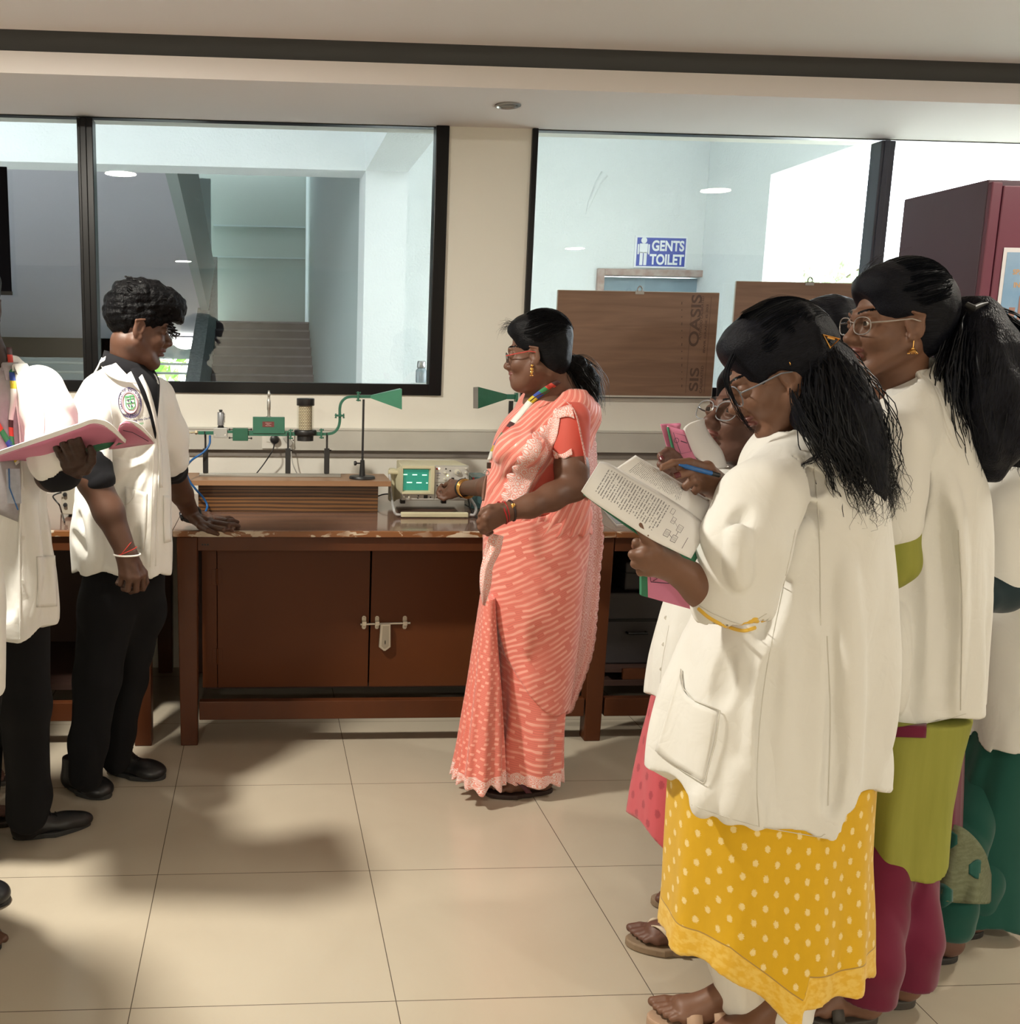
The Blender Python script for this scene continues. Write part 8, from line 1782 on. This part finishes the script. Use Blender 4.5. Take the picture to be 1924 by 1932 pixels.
def hidden_woman():
    p, fr, fi = simple_person('mostly hidden woman between the long-haired and the tall woman, hair and neck showing', (1552, 662, 2.66), 178, 14, (1622, 742, 2.70), [(1630, 790, 2.72), (1620, 1100, 2.72)], [(1600, 1160, 2.68), (1620, 1160, 2.78)], [(1590, 1360, 2.68), (1610, 1360, 2.78)],
        [((1480, 1600), (1610, 1606), -1), ((1500, 1570), (1630, 1575), 1)], sk_p, head_h=.004); fr[0]
    woman_hair_shell(fr, mat_=m_hairflare, parent=p, ears=False, h=.004); 
    PTf = Field(T(1560, 760, 2.66)-np.array([.05, .1, 0]), T(1660, 620, 2.66)+np.array([.05, .1, 0]), .006)
    L = Loft([(745, 1600, 1662, .055), (765, 1575, 1690, .09), (800, 1545, 1710, .11), (1000, 1535, 1715, .13), (1300, 1530, 1720, .14)], 2.72, 2.2); coat_mesh(L, None, [([T(1560, 820, 2.66), T(1540, 960, 2.62)], [.06, .055])], seed=31, parent=p, h=.009)
    LK = Loft([(1270, 1545, 1705, .12), (1540, 1530, 1710, .14)], 2.72); skirt(LK, None, 'dress', m_blackc, p, h=.01)
    for i, (P_, n_, d_, t_, h_) in enumerate(fi): sandal(P_, n_, d_, .038, .2, m_blacksl, p, side=-1 if i == 0 else 1)
    return p
hidden_woman()
def right_woman():
    p, fr, fi = simple_person('woman at the right edge, dark green dress with ribbed panel under white coat', (1938, 712, 2.4), 170, 5, (1942, 820, 2.42), [(1930, 880, 2.43), (1912, 1200, 2.43)], [(1895, 1270, 2.44), (1912, 1270, 2.48)], [(1858, 1450, 2.44), (1878, 1450, 2.48)],
        [((1672, 1788), (1802, 1796), -1), ((1720, 1745), (1850, 1750), 1)], sk_p, head_h=.003); W = fr[0]
    hs = woman_hair_shell(fr, mat_=m_hairflare, parent=p, ears=False, extra=[((-.04, 0, -.02), (.09, .08, .12), .03)])
    M_ = Field(T(1900, 900, 2.38)-np.array([.06, .16, 0]), T(2010, 620, 2.38)+np.array([.08, .16, 0]), .006); M_.chain([T(1945, 680, 2.38), T(1938, 780, 2.35), T(1925, 860, 2.33)], [.095, .095, .055], .03); M_.disp(lambda X, Y, Z: .006*wav(X, Y, Z*.4, 70, 2)); v, f = M_.surf(1); mh = mkmesh('long_hair', v, f, m_hairfflare, p, fab=v-v.mean(0))
    clumps([[T(1915, 650, 2.33), T(1905, 740, 2.29), T(1905, 820, 2.28), T(1915, 885, 2.28)], [T(1935, 660, 2.31), T(1930, 760, 2.27), T(1925, 840, 2.27), T(1935, 895, 2.27)]], 60, [.015, .03, .03, .02], .0018, 'loose_locks', m_lockflare, mh, 17, .01, 4, 5)
    L = Loft([(832, 1900, 1975, .06), (856, 1872, 1998, .09), (895, 1856, 2006, .115), (1000, 1850, 2006, .13), (1100, 1845, 2004, .135), (1250, 1834, 2000, .14), (1440, 1820, 1992, .15)], 2.43, 2.2)
    co = coat_mesh(L, hemline([(1790, 1428), (1820, 1434), (1883, 1440), (1896, 1418), (1960, 1412), (2030, 1410)], 2.3), [([T(1910, 890, 2.36), T(1890, 960, 2.32), T(1888, 1085, 2.30)], [.068, .068, .068])], seed=41, parent=p, folds=(6, .012), grow=.014); 
    S = Field(T(1888, 1100, 2.3)-.15, T(1888, 1100, 2.3)+.15, .006); S.chain([T(1888, 1060, 2.3), T(1890, 1112, 2.29), T(1855, 1122, 2.27)], [.056, .052, .045], .02); v, f = S.surf(1); mkmesh('dress_sleeve', v, f, m_dk, p)
    LK = Loft([(1290, 1852, 1970, .08), (1400, 1836, 1955, .095), (1500, 1806, 1930, .115), (1600, 1775, 1905, .135), (1705, 1740, 1890, .16)], 2.41, 2.2); kt = skirt(LK, None, 'dress', m_green, p, (7, .010), 8)
    b3 = bvh_of([kt]); pn = sheet([(1764, 1556, 2.24), (1812, 1560, 2.22), (1852, 1600, 2.21), (1868, 1650, 2.24)], [(1734, 1688, 2.20), (1790, 1702, 2.13), (1855, 1706, 2.13), (1867, 1700, 2.22)], 'ribbed_panel', m_knit, kt, 24, 14, .003, lambda u, t_: .008*math.sin(u*14))
    b4 = bvh_of([pn])
    for x, y, r in ((1789, 1584, 17), (1844, 1640, 17), (1775, 1690, 22)):
        o = patch(b4, [(x-r, y-r*.5), (x, y-r*1.1), (x+r, y-r*.5)], [(x-r, y+r*.5), (x, y+r*1.1), (x+r, y+r*.5)], 'round_spot', m_green, pn, 9, 7, .004, .001)
    pants(p, m_green, (.050, .055, .054), .02)
    for i, (P_, n_, d_, t_, h_) in enumerate(fi): sandal(P_, n_, d_, .038, .2, m_blacksl, p, side=-1 if i == 0 else 1, kind='one', thick=.018)
    return p
right_woman()
# ---------------------------------------------------------------- left edge: young man with the open book
def left_man():
    def arm():
        A = Field(T(60, 960, 2.65)-np.array([.05, .15, 0]), T(190, 800, 2.65)+np.array([.03, .2, 0]), .0028); w = T(134, 888, 2.74); A.chain([T(106, 850, 2.72), T(98, 896, 2.74), w], [.045, .042, .033], .02)
        kn = [T(158, 862, 2.69), T(149, 868, 2.68), T(137, 872, 2.68), T(124, 874, 2.685)]
        hand(A, w, kn, [[T(153, 845, 2.645), T(148, 832, 2.61), T(147, 826, 2.605)], [T(141, 848, 2.64), T(135, 834, 2.605), T(132, 828, 2.60)], [T(127, 852, 2.64), T(120, 839, 2.61), T(117, 832, 2.60)], [T(113, 858, 2.65), T(107, 847, 2.625), T(104, 840, 2.615)]],
             [T(160, 884, 2.71), T(172, 870, 2.68), T(174, 855, 2.66), T(170, 845, 2.64)], r=.0112, wr=.034, palm=.0150); return A.surf(1)
    fr0 = None
    fr = frame(T(-58, 582, 2.8), -75, 22, 0, 1.0); W = fr[0]; parts = []
    F = Field(W(0, 0, 0)-.17, W(0, 0, 0)+.17, .003); F.cone(W(-.02, 0, -.05), T(-18, 700, 2.82), .06, .062, .03); head(F, fr, male=True); hV, hF = F.surf(1)
    G = Field(T(0, 1590, 2.8)-np.array([.3, .2, .02]), T(0, 720, 2.8)+np.array([.15, .2, 0]), .012); G.cone(T(-15, 760, 2.88), T(-10, 1150, 2.88), .09, .095, .03); G.cone(T(66, 790, 2.79), T(98, 850, 2.75), .042, .042, .03); legs_body(G, [T(-50, 1200, 2.9), T(36, 1200, 2.9)], [T(-40, 1360, 2.88), T(52, 1360, 2.85)], [T(-40, 1540, 2.92), T(52, 1530, 2.90)], (.08, .055, .035))
    V, Fc = join([(hV, hF), arm(), G.surf(1)]); p = mkmesh('person', V, Fc, [sk_dark, m_lipd, m_hair], origin=gz(60, 1575, 0)); paint_face(p, fr, hV, hF, .0048); eyes(fr, p)
    props(p, 'young man in white coat at the left edge, holding an open pink book', 'person')
    H = Field(W(0, 0, 0)-.16, W(0, 0, 0)+.18, .004); E = lambda c, r, k=.02, op='u': H.ell(W(*c), r, fr[1], k, op); E((-.016, 0, .05), (.096, .080, .088)); E((.02, 0, .09), (.095, .078, .05)); E((.125, 0, -.045), (.08, .12, .10), .006, 's'); E((.02, -.085, -.05), (.05, .05, .05), .006, 's'); E((.02, .085, -.05), (.05, .05, .05), .006, 's'); H.disp(lambda X, Y, Z: .004*wav(X, Y, Z, 100, 3)); v, f = H.surf(1); mkmesh('hair', v, f, m_hairc, p)
    L = Loft([(668, -62, 26, .062), (690, -95, 56, .09), (715, -125, 80, .115), (750, -138, 95, .125), (830, -140, 96, .13), (930, -142, 88, .135), (1000, -146, 98, .14), (1060, -148, 107, .14), (1140, -150, 114, .145), (1212, -152, 116, .145)], 2.86, 2.3)
    co = coat_mesh(L, hemline([(-200, 1212), (0, 1208), (40, 1207), (80, 1200), (115, 1188), (150, 1186)], 2.72), [([T(72, 742, 2.78), T(92, 790, 2.76), T(102, 838, 2.73), T(100, 872, 2.73)], [.068, .066, .062, .056])], [([T(101, 880, 2.73), T(118, 900, 2.73)], [.046, .046])], seed=51, parent=p, folds=(7, .009), cre=[([(62, 720), (80, 765), (84, 815), (76, 860)], .014, .012), ([(88, 905), (78, 1000), (86, 1110)], .018, .009), ([(58, 930), (68, 1060), (62, 1180)], .016, -.008), ([(20, 990), (12, 1160)], .018, .008), ([(50, 720), (66, 745), (90, 752)], .012, .006)]); b = bvh_of([co])
    S = Field(T(104, 885, 2.73)-.12, T(104, 885, 2.73)+.12, .005); S.chain([T(101, 868, 2.73), T(104, 892, 2.735), T(124, 895, 2.74)], [.052, .047, .042], .02); v, f = S.surf(1); mkmesh('shirt_cuff', v, f, m_blackc, p)
    m_grey = cloth('grey checked shirt', (.36, .34, .35), nz=(60, .3))
    patch(b, [(-30, 690), (-34, 800), (-26, 960)], [(14, 680), (32, 780), (38, 900), (34, 985)], 'shirt_front', m_grey, p, 26, 8, .003, .002)
    nc = T(-18, 705, 2.82); collar(nc, .068, .07, nc[2]-.03, nc[2]+.025, .02, -50, 230, m_grey, p, .04, name='shirt_collar'); collar(nc+np.array([.01, 0, -.01]), .08, .082, nc[2]-.05, nc[2]+.022, .04, -40, 60, m_coat, co, .055, name='coat_collar')
    trail(b, [(20, 690), (36, 800), (42, 900), (37, 1000), (38, 1206)], .0026, 'placket_edge', m_coat, co, .004)
    for x, y in ((43, 922), (44, 1015), (43, 1098)):
        loc, _ = shoot(b, x, y)
        if loc is not None: MB().lathe([(.006, 0), (.006, -.002), (0, -.002)], loc, (0, 1, 0), 12).build('button', m_wht, co)
    patch(b, [(70, 1050), (72, 1100), (70, 1146)], [(104, 1048), (108, 1100), (108, 1144)], 'pocket', m_coat, co, 12, 8, .004, .002); trail(b, [(68, 720), (80, 760), (84, 800), (80, 835)], .0008, 'armhole_seam', m_stitch, co)
    patch(b, [(12, 655), (17, 700), (20, 750), (16, 800), (22, 860)], [(22, 655), (27, 700), (31, 750), (25, 800), (30, 862)], 'lanyard', m_lan, p, 40, 3, .008, .0012, fabs=(1.5, .02)); patch(b, [(-20, 780), (0, 818), (18, 850), (30, 878)], [(-14, 772), (6, 808), (24, 838), (38, 872)], 'lanyard', m_lan, p, 20, 3, .008, .0012, fabs=(.6, .02))
    cd_ = MB(); a, c = T(14, 950, 2.60), T(38, 884, 2.60); cd_.box((a[0], a[1]-.002, a[2]), (c[0], a[1]+.002, c[2])).build('identity_card', mat('card pale', (.42, .44, .5), .35, nz=(60, .6)), p, bevel=.002); MB().tube([T(17, 884, 2.598), T(18, 920, 2.598), T(34, 962, 2.60)], .002, 6).build('card_lead', m_bluec, p, smooth=True)
    Tr = Field(T(-70, 1590, 2.85)-np.array([.1, .2, .02]), T(120, 1150, 2.85)+np.array([.05, .2, 0]), .008); Tr.chain([T(35, 1190, 2.86), T(48, 1330, 2.86), T(56, 1500, 2.9), T(50, 1535, 2.9)], [.09, .072, .060, .062], .03); Tr.chain([T(-50, 1190, 2.88), T(-42, 1350, 2.9), T(-42, 1530, 2.95)], [.10, .072, .060], .03); Tr.cone(T(-15, 1170, 2.88), T(-10, 1225, 2.88), .11, .11, .03); Tr.disp(crumple(18, .004, 3)); v, f = Tr.surf(1); mkmesh('trousers', v, f, m_trous, p)
    shoe(gz(172, 1556, 0), gz(24, 1584, 0), .085, .043, p, pointy=1.); shoe(gz(70, 1660, 0)*0+gz(-5, 1625, 0), gz(-120, 1600, 0), .085, .043, p, pointy=1.)
    # open book, covers towards the camera
    bk = thing('lab_record', 'open pink book with curling white pages held by the man at the left edge', 'book', T(130, 850, 2.45))
    cv = sheet([(-10, 862, 2.56), (50, 842, 2.55), (105, 824, 2.54), (150, 808, 2.535), (176, 799, 2.53), (202, 806, 2.535), (234, 833, 2.60)], [(0, 870, 2.74), (45, 868, 2.75), (82, 879, 2.76), (112, 870, 2.76), (175, 849, 2.75), (214, 838, 2.74), (236, 835, 2.70)], 'cover', m_pink, bk, 40, 8, .002, lambda u, t_: 0)
    sheet([(76, 869, 2.715), (110, 858, 2.71), (172, 838, 2.70), (212, 828, 2.69)], [(90, 886, 2.755), (116, 874, 2.755), (178, 853, 2.745), (236, 835, 2.695)], 'spine_strip', m_spine, bk, 20, 4, .001)
    sheet([(-10, 853, 2.56), (50, 832, 2.55), (105, 813, 2.54), (150, 798, 2.535), (178, 789, 2.53), (206, 797, 2.535), (238, 829, 2.595)], [(-10, 863, 2.565), (50, 843, 2.555), (105, 825, 2.545), (150, 809, 2.54), (176, 800, 2.535), (202, 807, 2.54), (236, 834, 2.605)], 'pages', m_paper, bk, 40, 5, .004)
    sheet([(222, 830, 2.60), (224, 806, 2.56), (236, 797, 2.55), (256, 802, 2.56), (280, 822, 2.60), (290, 834, 2.66)], [(205, 846, 2.74), (216, 846, 2.75), (232, 844, 2.76), (252, 841, 2.77), (274, 838, 2.77), (290, 836, 2.775)], 'rear_cover', m_pink, bk, 24, 8, .002)
    sheet([(226, 800, 2.56), (240, 792, 2.555), (262, 799, 2.56), (284, 821, 2.60), (292, 833, 2.66)], [(226, 806, 2.565), (238, 799, 2.56), (258, 804, 2.565), (281, 824, 2.605), (290, 836, 2.665)], 'pages', m_paper, bk, 20, 4, .003)
    MB().tube([at(232, 812, 2.58), at(250, 816, 2.60), at(268, 826, 2.64), at(280, 833, 2.69)], .0008, 4).build('cover_print', m_inkd, bk)
    return p
left_man()
def edge_people():
    # a coat edge and one shoe of a person mostly outside the frame
    p, fr, fi = simple_person('person cut off by the left edge, only a coat edge and black shoe showing', (-165, 470, 2.3), -20, 10, (-165, 600, 2.3), [(-160, 660, 2.32), (-140, 1200, 2.32)], [(-150, 1250, 2.3), (-100, 1250, 2.36)], [(-130, 1480, 2.45), (-70, 1480, 2.5)],
        [((0, 1790), (-110, 1770), 1), ((-2, 1702), (-100, 1700), -1)], sk_boy, male=True, head_h=.005)
    L = Loft([(600, -195, -100, .06), (640, -250, -40, .1), (700, -275, -22, .13), (1000, -280, -6, .14), (1150, -285, 8, .15), (1302, -290, 7, .15)], 2.33, 2.2); coat_mesh(L, None, [], seed=61, parent=p, h=.009)
    H = fr[0]; Hf = Field(H(0, 0, 0)-.16, H(0, 0, 0)+.18, .006); Hf.ell(H(-.016, 0, .06), (.098, .082, .09), fr[1]); Hf.ell(H(.12, 0, -.045), (.08, .12, .10), fr[1], .006, 's'); v, f = Hf.surf(1); mkmesh('hair', v, f, m_hairc, p)
    Tr = Field(T(-160, 1700, 2.5)-np.array([.15, .25, .03]), T(0, 1260, 2.5)+np.array([.05, .2, 0]), .01); Tr.chain([T(-130, 1260, 2.45), gz(-95, 1770, .08)], [.11, .055], .03); Tr.chain([T(-80, 1260, 2.4), gz(-85, 1700, .08)], [.11, .055], .03); Tr.cone(T(-140, 1240, 2.33), T(-130, 1310, 2.33), .12, .12, .03); v, f = Tr.surf(1); mkmesh('trousers', v, f, m_trous, p)
    shoe(gz(0, 1795, 0), gz(-115, 1772, 0), .07, .045, p); shoe(gz(20, 1703, 0), gz(-105, 1702, 0), .07, .046, p)
    p, fr, fi = simple_person('person hidden behind the left-edge man, sandalled feet beside his trousers', (-80, 640, 3.25), -30, 10, (-80, 745, 3.25), [(-80, 790, 3.25), (-80, 1100, 3.25)], [(-90, 1130, 3.25), (-50, 1130, 3.3)], [(-70, 1300, 3.25), (-45, 1300, 3.3)],
        [((18, 1545), (-110, 1528), 1), ((14, 1468), (-100, 1455), -1)], sk_p, head_h=.006)
    woman_hair_shell(fr, mat_=m_hair, parent=p, ears=False, h=.006); L = Loft([(745, -115, -40, .06), (775, -150, -10, .1), (1000, -155, -5, .13), (1250, -160, 0, .15)], 3.25); coat_mesh(L, None, [], seed=71, parent=p, h=.01)
    L = Loft([(1230, -150, -8, .12), (1440, -150, -5, .15)], 3.25); skirt(L, None, 'dress', m_dk, p, h=.01)
    for i, (P_, n_, d_, t_, h_) in enumerate(fi): sandal(P_, n_, d_, .038, .2, m_grysl, p, side=1 if i == 0 else -1)
edge_people()
